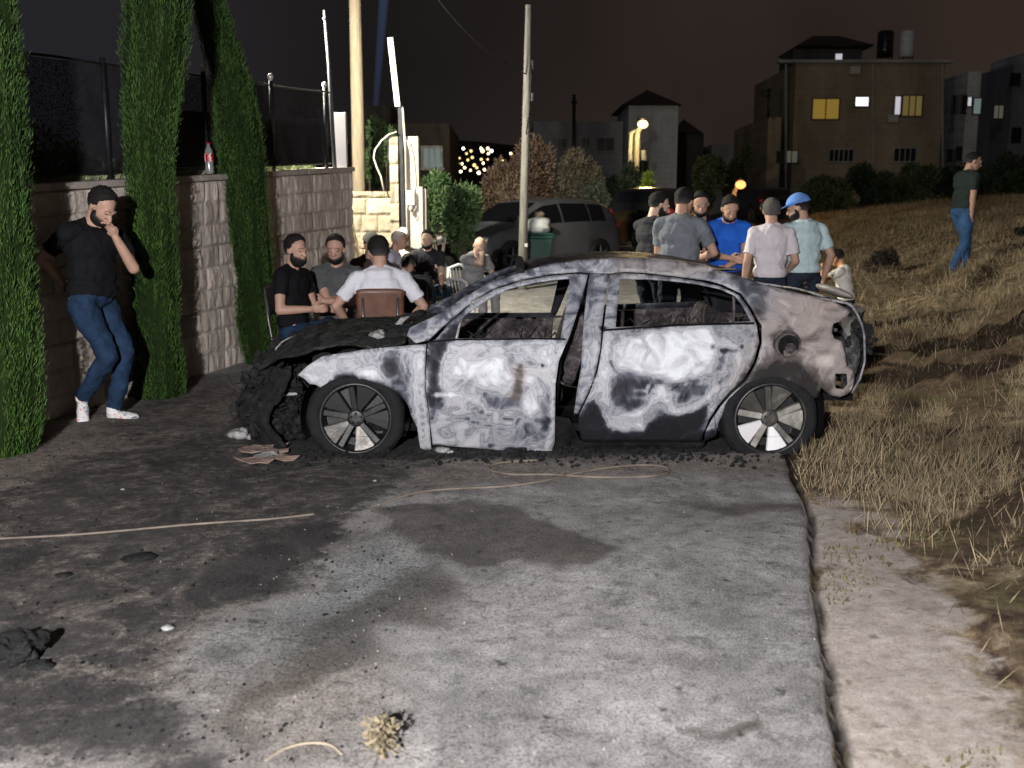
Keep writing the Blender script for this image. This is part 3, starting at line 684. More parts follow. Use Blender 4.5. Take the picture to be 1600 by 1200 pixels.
# pillars and rails
ln(0.42, .030, [(640, 520), (700, 490), (760, 450), (840, 428), (915, 424)])
ln(0.60, .008, [(690, 500), (760, 462), (830, 436), (900, 428)])
pm(0.46, .02, [(955, 405), (1110, 405), (1150, 428), (1100, 440), (955, 428)])
pm(0.10, .01, [(725, 500), (712, 530), (700, 533), (690, 525)])
def paint_attrs(o, world=True, mirror=False):
    Vn = verts_np(o); x, z = Vn[:, 0] + o.location.x, Vn[:, 2] + o.location.z
    x = x + 0.028 * fbm(x * 6, z * 6, 0, 4, 51); z = z + 0.028 * fbm(x * 6, z * 6, 4, 4, 52)
    v = np.full(len(x), 0.45); tn = np.zeros(len(x))
    if mirror: v = v * 0 + 0.25 + 0.3 * fbm(x * 3, z * 3, 0, 3, 53)
    else:
        for kd, sh, val, a, ch in PV:
            mk = poly_mask(x, z, sh, a) if kd == 'p' else line_mask(x, z, sh, a, a)
            if ch == 'v': v = v * (1 - mk) + val * mk
            else: tn = np.maximum(tn, mk * val)
    set_attr(o, 'v', v); set_attr(o, 'tan', tn)
m = Mat('burnt_paint')
v = m.attr('v'); tn = m.attr('tan')
wv = m.noise(4.6, 4, 0.55, 2.4); wf = m.noise(26, 6, 0.72, 0.4); wl = m.noise(2.1, 3, 0.5, 1.4)
q = m.math('ADD', v, m.math('MULTIPLY', m.math('SUBTRACT', wv, 0.5), 0.72))
q = m.math('ADD', q, m.math('MULTIPLY', m.math('SUBTRACT', wl, 0.5), 0.22))
q = m.math('ADD', q, m.math('MULTIPLY', m.math('SUBTRACT', wf, 0.5), 0.14))
col = m.ramp(q, [(0.06, (0.006, 0.006, 0.009)), (0.24, (0.017, 0.018, 0.026)), (0.37, (0.075, 0.081, 0.103)), (0.47, (0.20, 0.209, 0.24)), (0.53, (0.275, 0.278, 0.305)), (0.575, (0.15, 0.158, 0.18)), (0.64, (0.29, 0.292, 0.315)), (0.73, (0.37, 0.372, 0.395)), (0.775, (0.28, 0.285, 0.315)), (0.86, (0.42, 0.43, 0.465)), (1.0, (0.58, 0.60, 0.645))])
tcol = m.ramp(q, [(0.1, (0.018, 0.015, 0.014)), (0.35, (0.11, 0.09, 0.08)), (0.6, (0.30, 0.255, 0.235)), (0.9, (0.46, 0.40, 0.37))])
col = m.mix(m.math('MULTIPLY', tn, m.ramp(m.noise(3, 4), [(0.25, 0.55), (0.6, 1.0)])), col, tcol)
ru = m.ramp(m.noise(11, 6, 0.7), [(0.66, 0.0), (0.74, 0.55)])
col = m.mix(ru, col, (0.13, 0.085, 0.055))
spk = m.ramp(m.noise(75, 3, 0.6), [(0.62, 0.0), (0.72, 0.6)])
col = m.mix(m.math('MULTIPLY', spk, m.math('SUBTRACT', 1.0, m.ramp(v, [(0.3, 0.2), (0.9, 0.85)]))), col, (0.03, 0.03, 0.03))
nr = m.bump(wf, 0.35, 0.006, m.bump(wv, 0.35, 0.02))
M_BURNT = m.out(col, m.ramp(q, [(0.1, 0.75), (0.4, 0.42), (0.6, 0.5), (0.9, 0.68)]), 0.05, nr, 0.28)
m = Mat('charred'); n = m.noise(14, 7, 0.75); f = m.noise(60, 4, 0.7)
M_CHAR = m.out(m.ramp(n, [(0.38, (0.0035, 0.0035, 0.004)), (0.58, (0.014, 0.014, 0.015)), (0.67, (0.050, 0.052, 0.053)), (0.75, (0.20, 0.205, 0.21))]), m.ramp(n, [(0.4, 0.5), (0.7, 0.9)]), 0.0, m.bump(f, 0.9, 0.02, m.bump(n, 0.9, 0.05)), 0.45)
m = Mat('smoked_metal'); n = m.noise(12, 7, 0.75, 0.6)
M_CHAR2 = m.out(m.ramp(n, [(0.38, (0.008, 0.008, 0.009)), (0.52, (0.05, 0.052, 0.056)), (0.66, (0.20, 0.20, 0.21))]), 0.6, 0.2, m.bump(n, 1, 0.03), 0.4)
m = Mat('charred_bonnet'); n = m.noise(8, 8, 0.78, 0.6); f = m.noise(42, 5, 0.75)
M_BONNET = m.out(m.ramp(m.math('ADD', m.math('MULTIPLY', n, .75), m.math('MULTIPLY', f, .25)), [(0.40, (0.004, 0.004, 0.0045)), (0.50, (0.018, 0.021, 0.019)), (0.555, (0.055, 0.068, 0.062)), (0.575, (0.014, 0.015, 0.015)), (0.61, (0.09, 0.10, 0.098)), (0.68, (0.40, 0.41, 0.41))]), m.ramp(f, [(0.4, 0.25), (0.65, 0.9)]), 0.0, m.bump(f, 1.0, 0.02, m.bump(n, 1.0, 0.06)), 0.5)
m = Mat('soot_black'); n = m.noise(9, 6, 0.7)
M_SOOT = m.out(m.ramp(n, [(0.4, (0.003, 0.003, 0.0035)), (0.75, (0.018, 0.017, 0.018))]), 0.85, 0, m.bump(n, 0.6, 0.02), 0.12)
m = Mat('seat_char'); n = m.noise(12, 7, 0.75, 0.4)
M_SEAT = m.out(m.ramp(n, [(0.36, (0.014, 0.012, 0.014)), (0.52, (0.060, 0.050, 0.055)), (0.64, (0.15, 0.13, 0.135)), (0.76, (0.27, 0.245, 0.245))]), 0.9, 0, m.bump(n, 0.9, 0.03), 0.2)
m = Mat('ash_white'); n = m.noise(16, 6, 0.7)
M_ASH = m.out(m.ramp(n, [(0.35, (0.10, 0.10, 0.10)), (0.6, (0.36, 0.355, 0.35)), (0.8, (0.55, 0.545, 0.54))]), 0.95, 0, m.bump(n, 0.9, 0.02), 0.1)
M_ALLOY = None
m = Mat('scorched_alloy'); n = m.noise(7, 6, 0.65, 0.6); kf = m.attr('v')
q = m.math('ADD', kf, m.math('MULTIPLY', m.math('SUBTRACT', n, 0.5), 0.7))
M_ALLOY = m.out(m.ramp(q, [(0.2, (0.012, 0.012, 0.013)), (0.42, (0.07, 0.066, 0.06)), (0.6, (0.28, 0.265, 0.235)), (0.85, (0.66, 0.65, 0.67))]), 0.45, 0.25, m.bump(m.noise(50, 3), 0.25, 0.004), 0.5)
M_TYRE = plain('burnt_rubber', (0.0085, 0.0085, 0.010), 0.8, var=0.6, scale=14, bump=0.9, spec=0.25)

car = empty('burnt_car', (0.36, CY, 0), label='burnt out five door car shell, scorched white and grey, across the drive', cat='car', kind='thing')
CX = 0.36
def panel(name, px_poly, holes=(), off=0.0, res=0.024, warp=0.006, thick=0.006, mat=None, mirror=False, seed=1, smooth=True, extra=None, parent=None):
    """sheet panel traced on the flank, laid on the body surface; mirror gives the far flank's twin"""
    polys = [flank(px_poly, off)] + [flank(h, off) for h in holes]
    pts = []; edges = []
    for pl in polys:
        base = len(pts); dn = []
        for i in range(len(pl)):
            a = Vector(pl[i]); b = Vector(pl[(i + 1) % len(pl)]); k = max(1, int((b - a).length / (res * 1.1)))
            dn += [a.lerp(b, j / k) for j in range(k)]
        pts += dn; edges += [(base + i, base + (i + 1) % len(dn)) for i in range(len(dn))]
    nb = len(pts)
    X0 = min(p[0] for p in pts); X1 = max(p[0] for p in pts); Z0 = min(p[1] for p in pts); Z1 = max(p[1] for p in pts)
    gx_, gz_ = np.meshgrid(np.arange(X0, X1, res), np.arange(Z0, Z1, res))
    gx_ = gx_ + (np.arange(gx_.shape[0])[:, None] % 2) * res / 2
    gx_, gz_ = gx_.ravel(), gz_.ravel()
    ins = np.ones(len(gx_), bool)
    def signed(pl):
        return poly_mask(gx_, gz_, pl, res * 0.5)
    ins &= signed(polys[0]) > 0.98
    for h in polys[1:]: ins &= signed(h) < 0.02
    pts += [Vector((a, b)) for a, b in zip(gx_[ins], gz_[ins])]
    v2, _e, f2, *_ = geometry.delaunay_2d_cdt([Vector(p) for p in pts], edges, [], 2 if False else 0, 1e-6)
    arr = np.array([(p.x, p.y) for p in v2]); fc = []
    cen = np.array([arr[list(f)].mean(0) for f in f2])
    ok = poly_mask(cen[:, 0], cen[:, 1], polys[0], 1e-5) > 0.5
    for h in polys[1:]: ok &= poly_mask(cen[:, 0], cen[:, 1], h, 1e-5) < 0.5
    fc = [tuple(f) for f, o_ in zip(f2, ok) if o_]
    vs = []
    wn = warp * fbm(arr[:, 0] * 3.5, arr[:, 1] * 3.5, seed, 3, 60 + seed) + warp * 0.35 * fbm(arr[:, 0] * 14, arr[:, 1] * 14, seed, 2, 70 + seed)
    for (x_, z_), w_ in zip(arr, wn):
        y_ = body_y(x_, z_) + off + w_
        if extra: x_, y_, z_ = extra(x_, y_, z_)
        if mirror: y_ = 2 * CY - y_
        vs.append((x_ - CX, y_ - CY, z_))
    # drop unused vertices
    used = sorted({i for f in fc for i in f}); mp = {u: i for i, u in enumerate(used)}
    fc = [tuple(mp[i] for i in f) for f in fc]; vs = [vs[u] for u in used]
    if mirror: fc = [f[::-1] for f in fc]
    o = pyd(name, vs, fc, mat or M_BURNT, parent or car, smooth)
    # make normals point outwards (towards the camera side for the near flank)
    if o.data.polygons:
        s_ = sum(p_.normal.y * p_.area for p_ in o.data.polygons)
        if (s_ > 0) != mirror: o.data.flip_normals()
    # paint attributes need world x: shift by the car's origin
    Vn = verts_np(o); o2x = Vn[:, 0] + CX
    class _T: pass
    x = o2x; z = Vn[:, 2]
    x = x + 0.028 * fbm(x * 6, z * 6, 0, 4, 51); z = z + 0.028 * fbm(x * 6, z * 6, 4, 4, 52)
    v = np.full(len(x), 0.45); tn_ = np.zeros(len(x))
    if mirror: v = 0.22 + 0.3 * fbm(x * 3, z * 3, 0, 3, 53)
    else:
        for kd, sh, val, a, ch in PV:
            mk = poly_mask(x, z, sh, a) if kd == 'p' else line_mask(x, z, sh, a, a)
            if ch == 'v': v = v * (1 - mk) + val * mk
            else: tn_ = np.maximum(tn_, mk * val)
    set_attr(o, 'v', v); set_attr(o, 'tan', tn_)
    sd = o.modifiers.new('s', 'SOLIDIFY'); sd.thickness = thick; sd.offset = -1
    return o
ARCH_F = [(643, 650), (637, 632), (625, 617), (606, 604), (580, 597), (556, 594), (532, 598), (514, 606)]
WING = [(465, 586), (480, 572), (501, 558), (525, 553), (556, 548.5), (611, 542), (650, 539), (666, 538), (664.5, 572), (663.5, 605), (670, 645), (672, 675), (674, 703), (657, 702), (655, 690), (652, 668), (643, 650),
        (637, 632), (625, 617), (606, 604), (580, 596), (568, 592), (555, 594), (545, 588), (532, 592), (522, 601), (514, 598), (505, 608), (493, 601), (484, 600), (476, 592)]
DOOR1 = [(669, 534), (680, 531), (700, 508), (721, 489), (742, 470), (775, 452), (815, 439), (860, 431), (905, 427.5), (919, 429), (912, 455), (900, 495), (890, 525), (883, 540), (873, 565), (868, 600), (867, 650), (867, 690), (860, 711), (800, 706), (740, 700), (676, 695), (673, 670), (670, 640), (665, 605), (666, 572)]
WIN1 = [(713, 528.5), (722, 497), (732, 489), (762, 468.5), (795, 452), (831, 443), (862, 438), (890, 435.5), (884, 480), (876, 528)]
DOOR2 = [(943, 514), (947, 480), (953, 430), (975, 427), (1010, 429), (1056, 434), (1095, 440), (1125, 447), (1155, 461), (1170, 482), (1182, 506), (1186, 535), (1178, 565), (1162, 592), (1140, 612), (1122, 633), (1108, 655), (1099, 676), (1096, 690), (1000, 690), (910, 690), (903, 668), (905, 648), (922, 612), (934, 580), (940, 545)]
WIN2 = [(962, 511), (965, 475), (969, 436), (1010, 436.5), (1056, 440), (1095, 445), (1125, 452), (1148, 462), (1160, 478), (1173, 502), (1120, 504.5), (1040, 508)]
QUARTER = [(1190, 508), (1184, 500), (1172, 478), (1157, 458), (1127, 444), (1100, 437), (1118, 421), (1152, 430), (1211, 451), (1262, 461), (1305, 472), (1330, 486), (1318, 500), (1302, 506), (1300, 520), (1304, 529), (1316, 533), (1321, 552), (1323, 572), (1334, 580), (1335, 598), (1328, 614), (1312, 621), (1297, 618), (1284, 606), (1278, 622), (1272, 622),
           (1258, 608), (1238, 599), (1215, 594), (1200, 593), (1180, 597), (1163, 606), (1146, 620), (1133, 638), (1123, 660), (1118, 682), (1100, 690), (1102, 676), (1112, 656), (1126, 635), (1144, 615), (1166, 595), (1182, 567), (1190, 537)]
TAILHOLE = [(1305, 584), (1323, 584), (1325, 600), (1318, 608), (1306, 607)]
RAIL = [(636, 524), (640, 512), (655, 505), (690, 488), (724, 465), (762, 444), (800, 430), (850, 415), (900, 408), (953, 404.5), (1010, 404.5), (1056, 408), (1100, 414), (1118, 421), (1100, 437), (1056, 431), (1010, 426), (975, 424), (953, 427), (919, 426), (905, 424.5), (860, 428), (815, 436), (775, 449), (742, 467), (719, 487), (696, 506), (668, 532), (650, 536)]
BPIL = [(921, 427), (952, 428.5), (944, 480), (940, 514), (938, 545), (931, 580), (920, 611), (903, 646), (896, 650), (902, 610), (908, 575), (910, 535), (914, 483)]
SILL = [(672, 697), (740, 702), (800, 708), (862, 712), (1094, 706), (1102, 692), (1000, 692), (908, 692), (890, 655), (868, 652), (868, 690), (862, 700)]
for mir in (False, True):
    k = dict(mirror=mir)
    panel('front_wing', WING, seed=1, warp=0.012, **k)
    pdoor = panel('front_door', DOOR1, [WIN1], off=-0.014, seed=2, warp=0.014, **k)
    panel('rear_door', DOOR2, [WIN2], off=-0.004, seed=3, warp=0.010, **k)
    panel('rear_quarter', QUARTER, [TAILHOLE], off=0.002, seed=4, warp=0.012, **k)
    panel('roof_rail', RAIL, off=0.012, seed=5, warp=0.008, thick=0.02, **k)
    panel('door_pillar', BPIL, off=0.035, seed=6, warp=0.008, thick=0.03, **k)
    panel('sill', SILL, off=0.03, seed=7, warp=0.01, thick=0.05, mat=M_SOOT, **k)
# window sill trims, inner door skins and door edge
def fl3(px, py, off=0.0, mirror=False):
    x_, z_ = S(px, py, off); y_ = body_y(x_, z_) + off
    return Vector((x_ - CX, ((2 * CY - y_) if mirror else y_) - CY, z_))
MB().tube([fl3(a, b, -0.022) for a, b in [(669, 534), (713, 530.5), (780, 530), (840, 529), (884, 530)]], 0.006, 6).build('belt_trim', M_SOOT, car, True)
MB().tube([fl3(a, b, -0.012) for a, b in [(942, 516), (1000, 512), (1060, 508), (1120, 506), (1178, 505)]], 0.008, 6).build('belt_trim', M_SOOT, car, True)
MB().tube([fl3(1146, 505, 0.012), fl3(1147, 480, 0.012), fl3(1146, 456, 0.012)], 0.011, 6).build('window_divider', M_SEAT, car, True)
MB().tube([fl3(713, 529, -0.01), fl3(717, 512, -0.01), fl3(722, 496, -0.01)], 0.009, 6).build('window_divider', M_ASH, car, True)
inner = [(672, 536), (883, 536), (866, 690), (680, 690)]
for mir in (False, True):
    panel('door_inner', [(672, 534), (880, 533), (864, 690), (690, 690)], off=0.10, seed=8, warp=0.02, mat=M_SEAT if mir else M_SOOT, mirror=mir, thick=0.02)
    panel('door_inner', [(945, 518), (1175, 510), (1120, 620), (1085, 690), (905, 690)], off=0.10, seed=9, warp=0.02, mat=M_SEAT if mir else M_SOOT, mirror=mir, thick=0.02)
# fuel flap opening: a charred ring and a sunk dish in the quarter
c = fl3(1230, 538, -0.006)
b = MB(); prof = [(0.093, 0.006), (0.088, -0.006), (0.078, 0.004), (0.074, 0.012)]
b.lathe(c, prof, 28, 'Y'); b.build('fuel_opening_rim', M_SEAT, car, True)
b = MB(); b.lathe(c + Vector((0.012, 0.002, -0.01)), [(0.072, 0.0), (0.05, 0.003), (0.001, 0.004)], 24, 'Y'); b.build('fuel_opening', M_SOOT, car, True)
b = MB(); b.lathe(c + Vector((0.022, -0.004, -0.026)), [(0.036, 0.0), (0.030, -0.006), (0.001, -0.007)], 20, 'Y'); b.build('fuel_cap', M_SEAT, car, True)

# ---- roof skin, header, rear screen frame, tailgate
def zc(px, py, Y=CY): p = P(px, py, Y); return (p.x, p.z)
roofl = [zc(812, 425), zc(835, 413), zc(860, 406.5), zc(900, 401.5), zc(953, 400), zc(1010, 401), zc(1056, 404), zc(1100, 411), zc(1125, 419)]
rx_ = np.array([p[0] for p in roofl]); rz_ = np.array([p[1] for p in roofl])
def rail_y(x, z=1.16): return body_y(x, z) + 0.03
railtop = [S(a, b) for a, b in [(800, 430), (850, 415), (900, 408), (953, 404.5), (1010, 404.5), (1056, 408), (1100, 414), (1118, 421)]]
tx = np.array([p[0] for p in railtop]); tz = np.array([p[1] for p in railtop])
rows = []
for x_ in np.linspace(rx_[0], rx_[-1], 60):
    zc_ = np.interp(x_, rx_, rz_); ze = np.interp(x_, tx, tz) - 0.004
    ye = body_y(x_, ze) + 0.02; hw = CY - ye; row = []
    for t_ in np.linspace(-1, 1, 40):
        zz = ze + (zc_ - ze) * (1 - abs(t_) ** 2.4)
        zz += -0.022 * (1 - t_ ** 2) * (0.5 + 0.5 * fbm(x_ * 2.3, t_ * 2, 0, 3, 81)) + 0.008 * float(fbm(x_ * 9, t_ * 8, 0, 3, 82)) * (1 - abs(t_) ** 6)
        row.append((x_ - CX, t_ * hw, zz))
    rows.append(row)
rf = np_grid_mesh('roof', np.array(rows), M_BURNT, car)
Vn = verts_np(rf); xx = Vn[:, 0] + CX; yy = Vn[:, 1]
set_attr(rf, 'v', np.clip(0.27 + 0.35 * fbm(xx * 3, yy * 3, 0, 3, 83) + 0.12 * (xx > 0.8), 0, 1)); set_attr(rf, 'tan', np.clip((xx - 0.2) * 1.4, 0, 1))
rf.modifiers.new('s', 'SOLIDIFY').thickness = 0.012
# windscreen header and cowl
def bar(name, pts, r, mat, n=8): return MB().tube([(p[0] - CX, p[1] - CY, p[2]) for p in pts], r, n).build(name, mat, car, True)
bar('windscreen_header', [(rx_[0] + 0.0, CY + s * (CY - rail_y(rx_[0])) * k, np.interp(rx_[0], tx, tz) + 0.0 + 0.055 * (1 - k ** 2)) for s, k in [(-1, 1), (-1, .6), (-1, .3), (1, 0), (1, .3), (1, .6), (1, 1)]], 0.030, M_CHAR)
# tailgate: sloping frame round an open screen, then the lip
tgx = [zc(1125, 419), zc(1160, 430), zc(1211, 447), zc(1262, 457, 7.4), zc(1290, 464, 7.3), zc(1312, 472, 7.2), zc(1328, 483, 7.15), zc(1344, 503, 7.12), zc(1352, 527, 7.1), zc(1352, 555, 7.1), zc(1344, 580, 7.1), zc(1330, 600, 7.1)]
gx0 = np.array([p[0] for p in tgx]); gz0 = np.array([p[1] for p in tgx])
def tail_strip(name, i0, i1, t0, t1, mat, sx=1.0, cols=14, attrs=True):
    rows = []; seg = np.linspace(i0, i1, max(6, int((i1 - i0) * 5)))
    for u in seg:
        x_ = np.interp(u, range(len(tgx)), gx0); z_ = np.interp(u, range(len(tgx)), gz0); row = []
        for t_ in np.linspace(t0, t1, cols):
            hw = CY - (body_y(min(x_, 2.5), min(z_, 1.2)) + 0.02); hw *= np.interp(u, [0, 4, 8, 11], [0.97, 0.98, 0.93, 0.9])
            row.append((x_ - CX - 0.10 * abs(t_) ** 2.5 * np.clip((u - 4) / 4, 0, 1), t_ * hw, z_ - 0.05 * abs(t_) ** 2.2 * np.clip((5 - u) / 5, 0.2, 1) + 0.006 * float(fbm(u * 1.5, t_ * 6, 0, 3, 85))))
        rows.append(row)
    o = np_grid_mesh(name, np.array(rows), mat, car)
    Vn = verts_np(o)
    if attrs: set_attr(o, 'v', 0.50 + 0.35 * fbm(Vn[:, 0] * 4, Vn[:, 1] * 4, 0, 3, 86)); set_attr(o, 'tan', np.full(len(Vn), 0.45))
    o.modifiers.new('s', 'SOLIDIFY').thickness = 0.014
    return o
tail_strip('screen_pillar', 1.2, 3, -0.98, -0.86, M_BURNT, cols=5); tail_strip('screen_pillar', 1.2, 3, 0.86, 0.98, M_BURNT, cols=5)
tail_strip('tailgate', 3, 11, -1.0, 1.0, M_BURNT, cols=40)
panel('tail_inner', [(1330, 515), (1338, 520), (1345, 535), (1344, 562), (1334, 592), (1318, 606), (1312, 560), (1308, 528), (1318, 524), (1326, 545), (1332, 540)], off=0.12, seed=14, warp=0.04, mat=M_CHAR2)
# boot spoiler bump and charred light clusters behind the tail openings
b = MB(); 
for t_ in (-0.52, 0.52):
    pass
def lump(name, c, r, mat, seed=1, n=26, amp=0.25, parent=None, sq=1.0, fl=None):
    """irregular charred lump"""
    b = MB().ell((0, 0, 0), (1, 1, 1), n=n, k=n * 2 // 3); V = np.array([tuple(p) for p in b.v])
    k = 1 + amp * fbm(V[:, 0] * 1.8 + seed, V[:, 1] * 1.8, V[:, 2] * 1.8 + seed, 4, seed) + amp * 0.6 * np.abs(vnoise(V[:, 0] * 5, V[:, 1] * 5, V[:, 2] * 5, seed))
    V = V * k[:, None] * np.array(r)
    if fl is not None: V[:, 2] = np.maximum(V[:, 2], fl - c[2])
    V = V + np.array(c)
    return pyd(name, V.tolist(), b.f, mat, parent, True)
def clump(name, boxc, ext_, cnt, rr, mat, seed, parent):
    """a mass of small charred fragments joined as one part"""
    r = np.random.default_rng(seed); b = MB()
    for i in range(cnt):
        c = np.array(boxc) + (r.random(3) - .5) * 2 * np.array(ext_); s = rr * (0.4 + r.random(3))
        mt = Matrix.Rotation(r.random() * 6, 3, Vector(r.normal(size=3)).normalized())
        b.ell(c, s * np.array([1, 1, .6]), mt, 7, 5)
    return b.build(name, mat, parent)
clump('tail_lamp', (2.42 - CX, 6.98 - CY, 0.76), (0.06, 0.10, 0.10), 60, 0.03, M_CHAR, 3, car)
clump('tail_lamp', (2.42 - CX, 8.02 - CY, 0.76), (0.07, 0.10, 0.09), 60, 0.03, M_CHAR, 4, car)
clump('rear_crash_bar', (2.28 - CX, 0, 0.60), (0.06, 0.58, 0.10), 160, 0.04, M_CHAR, 5, car)
rows = []
for z_ in np.linspace(0.93, 0.46, 16):
    row = []
    for t_ in np.linspace(-1, 1, 30):
        row.append((2.54 - 0.16 * abs(t_) ** 2 - 0.05 * math.sin((z_ - .45) * 6) + 0.015 * float(fbm(t_ * 5, z_ * 9, 0, 3, 88)) - CX, t_ * 0.66, z_))
    rows.append(row)
o = np_grid_mesh('rear_panel', np.array(rows), M_BURNT, car); set_attr(o, 'v', np.full(len(o.data.vertices), 0.2)); set_attr(o, 'tan', np.full(len(o.data.vertices), 0.2))
# pale scorched spoiler end standing over the far corner
b = MB(); b.ell((P(1298, 446, 8.1).x - CX, 8.0 - CY, 0.985), (0.14, 0.26, 0.035), Matrix.Rotation(R(20), 3, 'Y'), 16, 8); o = b.build('spoiler', M_BURNT, car, True)
set_attr(o, 'v', np.full(len(o.data.vertices), 0.66)); set_attr(o, 'tan', np.full(len(o.data.vertices), 0.8))

# ---- bonnet: crumpled and black with flaked ash
hx0 = [-1.95, -1.86, -1.72, -1.55, -1.40, -1.15, -0.95, -0.72]
hz0 = [0.40, 0.48, 0.600, 0.695, 0.725, 0.748, 0.765, 0.79]
rows = []
for x_ in np.linspace(-1.82, -0.70, 90):
    row = []
    for t_ in np.linspace(-1, 1, 90):
        z_ = np.interp(x_ + 0.10 * abs(t_) ** 2, hx0, hz0); hw = ((CY - body_y(x_, 0.7)) - 0.02) * np.interp(x_, [-1.82, -1.72, -1.5], [.74, .86, 1])
        z_ = z_ - 0.055 * abs(t_) ** 2.5 * np.interp(x_, [-1.82, -1.4, -.7], [2.2, 1.0, 1.0]) + 0.060 * float(fbm(x_ * 3.8, t_ * 4.4, 0, 4, 91)) + 0.022 * float(abs(vnoise(x_ * 18, t_ * 15, 0, 92))) * (1 - abs(t_) ** 8)
        row.append((x_ - CX - 0.06 * abs(t_) ** 2 * 0, t_ * hw, z_))
    rows.append(row)
hood = np_grid_mesh('bonnet', np.array(rows), M_BONNET, car); hood.modifiers.new('s', 'SOLIDIFY').thickness = 0.02
bar('bonnet_edge', [P(429, 553, 6.95), P(431, 545, 6.98), P(440, 535, 7.05), P(452, 528, 7.12), P(466, 524, 7.2)], 0.006, M_ASH)
# charred nose
rows = []
for z_ in np.linspace(0.56, 0.02, 40):
    row = []
    for t_ in np.linspace(-1, 1, 80):
        hw = 0.80; fx_ = -1.96 + 0.34 * abs(t_) ** 2.6 + (z_ > 0.36) * (z_ - 0.36) ** 2 * 3.0 + 0.05 * math.cos(z_ * 14)
        fx_ += 0.05 * float(fbm(t_ * 5, z_ * 6, 0, 4, 93)) + 0.03 * float(abs(vnoise(t_ * 16, z_ * 14, 0, 94)))
        row.append((fx_ - CX, t_ * hw, z_))
    rows.append(row)
nose = np_grid_mesh('front_bumper', np.array(rows), M_CHAR, car); nose.modifiers.new('s', 'SOLIDIFY').thickness = 0.03
clump('front_bumper_debris', (-1.66 - CX, 6.98 - CY, 0.27), (0.20, 0.14, 0.25), 240, 0.045, M_CHAR, 6, car)
clump('engine_bay', (-1.35 - CX, 0, 0.50), (0.45, 0.6, 0.16), 260, 0.06, M_CHAR, 7, car)
r = np.random.default_rng(9); b = MB()
for i in range(46):   # wires and strips hanging in the nose
    x_ = -1.95 + 0.45 * r.random(); y_ = 6.75 + 0.35 * r.random(); z_ = 0.15 + 0.4 * r.random()
    p0 = Vector((x_ - CX, y_ - CY, z_)); pts_ = [p0]
    for k_ in range(4): pts_.append(pts_[-1] + Vector((r.normal() * .05, r.normal() * .03, -abs(r.normal()) * .04)))
    b.tube(pts_, 0.004, 4)
b.build('wiring', M_CHAR, car)
bar('bumper_bracket', [(-1.63, 6.90, 0.355), (-1.55, 6.88, 0.36), (-1.47, 6.87, 0.37)], 0.012, M_ASH)
lump('lamp_remains', (P(592, 530, 6.95).x - CX, 6.86 - CY, P(592, 530, 6.9).z), (0.075, 0.06, 0.06), M_ASH, 5, parent=car, amp=0.5)
lump('cowl_remains', (P(622, 520, 7.0).x - CX, 6.92 - CY, P(622, 522, 6.9).z), (0.11, 0.10, 0.05), M_CHAR, 8, parent=car, amp=0.6)
bar('bonnet_shard', [P(623, 520, 7.1), P(622, 508, 7.12), P(628, 500, 7.14), (P(640, 494, 7.15))], [0.02, 0.026, 0.02, 0.006], M_ASH)
# cowl, dashboard, floor, bulkheads, wheel wells
b = MB(); b.box((-0.72 - CX, 0, 0.72), (0.30, 1.40, 0.16)); b.build('dashboard', M_CHAR, car, bevel=0.04)
b = MB().box((-0.98 - CX, 0, 0.45), (0.03, 1.5, 0.60)); b.build('bulkhead', M_SOOT, car)
b = MB().box((0.30 - CX, 0, 0.17), (2.6, 1.60, 0.05)).box((1.9 - CX, 0, 0.34), (0.9, 1.2, 0.05)).box((-0.3 - CX, 0, 0.25), (1.0, 0.28, 0.16)); b.build('floor_pan', M_SOOT, car)
for wxx in (-1.04, 1.71):
    for s in (-1, 1):
        t_ = MB().lathe((wxx - CX, 0, 0.26), [(0.365, -0.10), (0.365, 0.20), (0.36, 0.24), (0.001, 0.245)], 28, 'Y')
        MB().add([(q_[0], s * (0.78 - q_[1]), max(q_[2], 0.12)) for q_ in t_.v], t_.f).build('wheel_well', M_SOOT, car, True)
def seat(name, x_, y_, w_, label=None, tilt=14):
    b = MB(); m3 = Matrix.Rotation(R(tilt), 3, 'Y')
    b.box((x_ - CX, y_, 0.36), (0.50, w_, 0.14)); bk = Vector((x_ + 0.27 - CX, y_, 0.44))
    b.box(tuple(bk + m3 @ Vector((0, 0, 0.24))), (0.12, w_, 0.50), mat=m3)
    o = b.build(name, M_SEAT, car, bevel=0.04)
    h = MB()
    if w_ < 0.6:
        top = bk + m3 @ Vector((0, 0, 0.50))
        h.tube([top + Vector((0, -.06, -.03)), top + Vector((0.02, -.06, .07))], 0.007, 5).tube([top + Vector((0, .06, -.03)), top + Vector((0.02, .06, .07))], 0.007, 5)
        h.tube([top + Vector((0.02, -.11, .08)), top + Vector((0.03, -.10, .17)), top + Vector((0.03, .10, .17)), top + Vector((0.02, .11, .08)), top + Vector((0.02, -.11, .08))], 0.009, 5).build('headrest_frame', M_CHAR, o)
    return o
seat('front_seat', 0.10, -0.38, 0.46, tilt=18); seat('front_seat', 0.08, 0.38, 0.46, tilt=18)
seat('rear_seat', 1.05, 0.0, 1.22, tilt=24)
b = MB().box((1.95 - CX, 0, 0.80), (0.55, 1.15, 0.02)); b.build('parcel_shelf', M_SEAT, car)
b = MB(); b.lathe((0, 0, 0), [(0.175, -0.009), (0.186, 0), (0.175, 0.009), (0.164, 0), (0.175, -0.009)], 30, 'Z'); m3 = Matrix.Rotation(R(-62), 3, 'Y')
b.v = [tuple(m3 @ Vector(v_) + Vector((-0.42 - CX, -0.36, 0.78))) for v_ in b.v]; b.tube([(-0.42 - CX, -0.36, 0.78), (-0.62 - CX, -0.36, 0.70)], 0.02, 6); b.build('steering_wheel', M_CHAR, car, True)

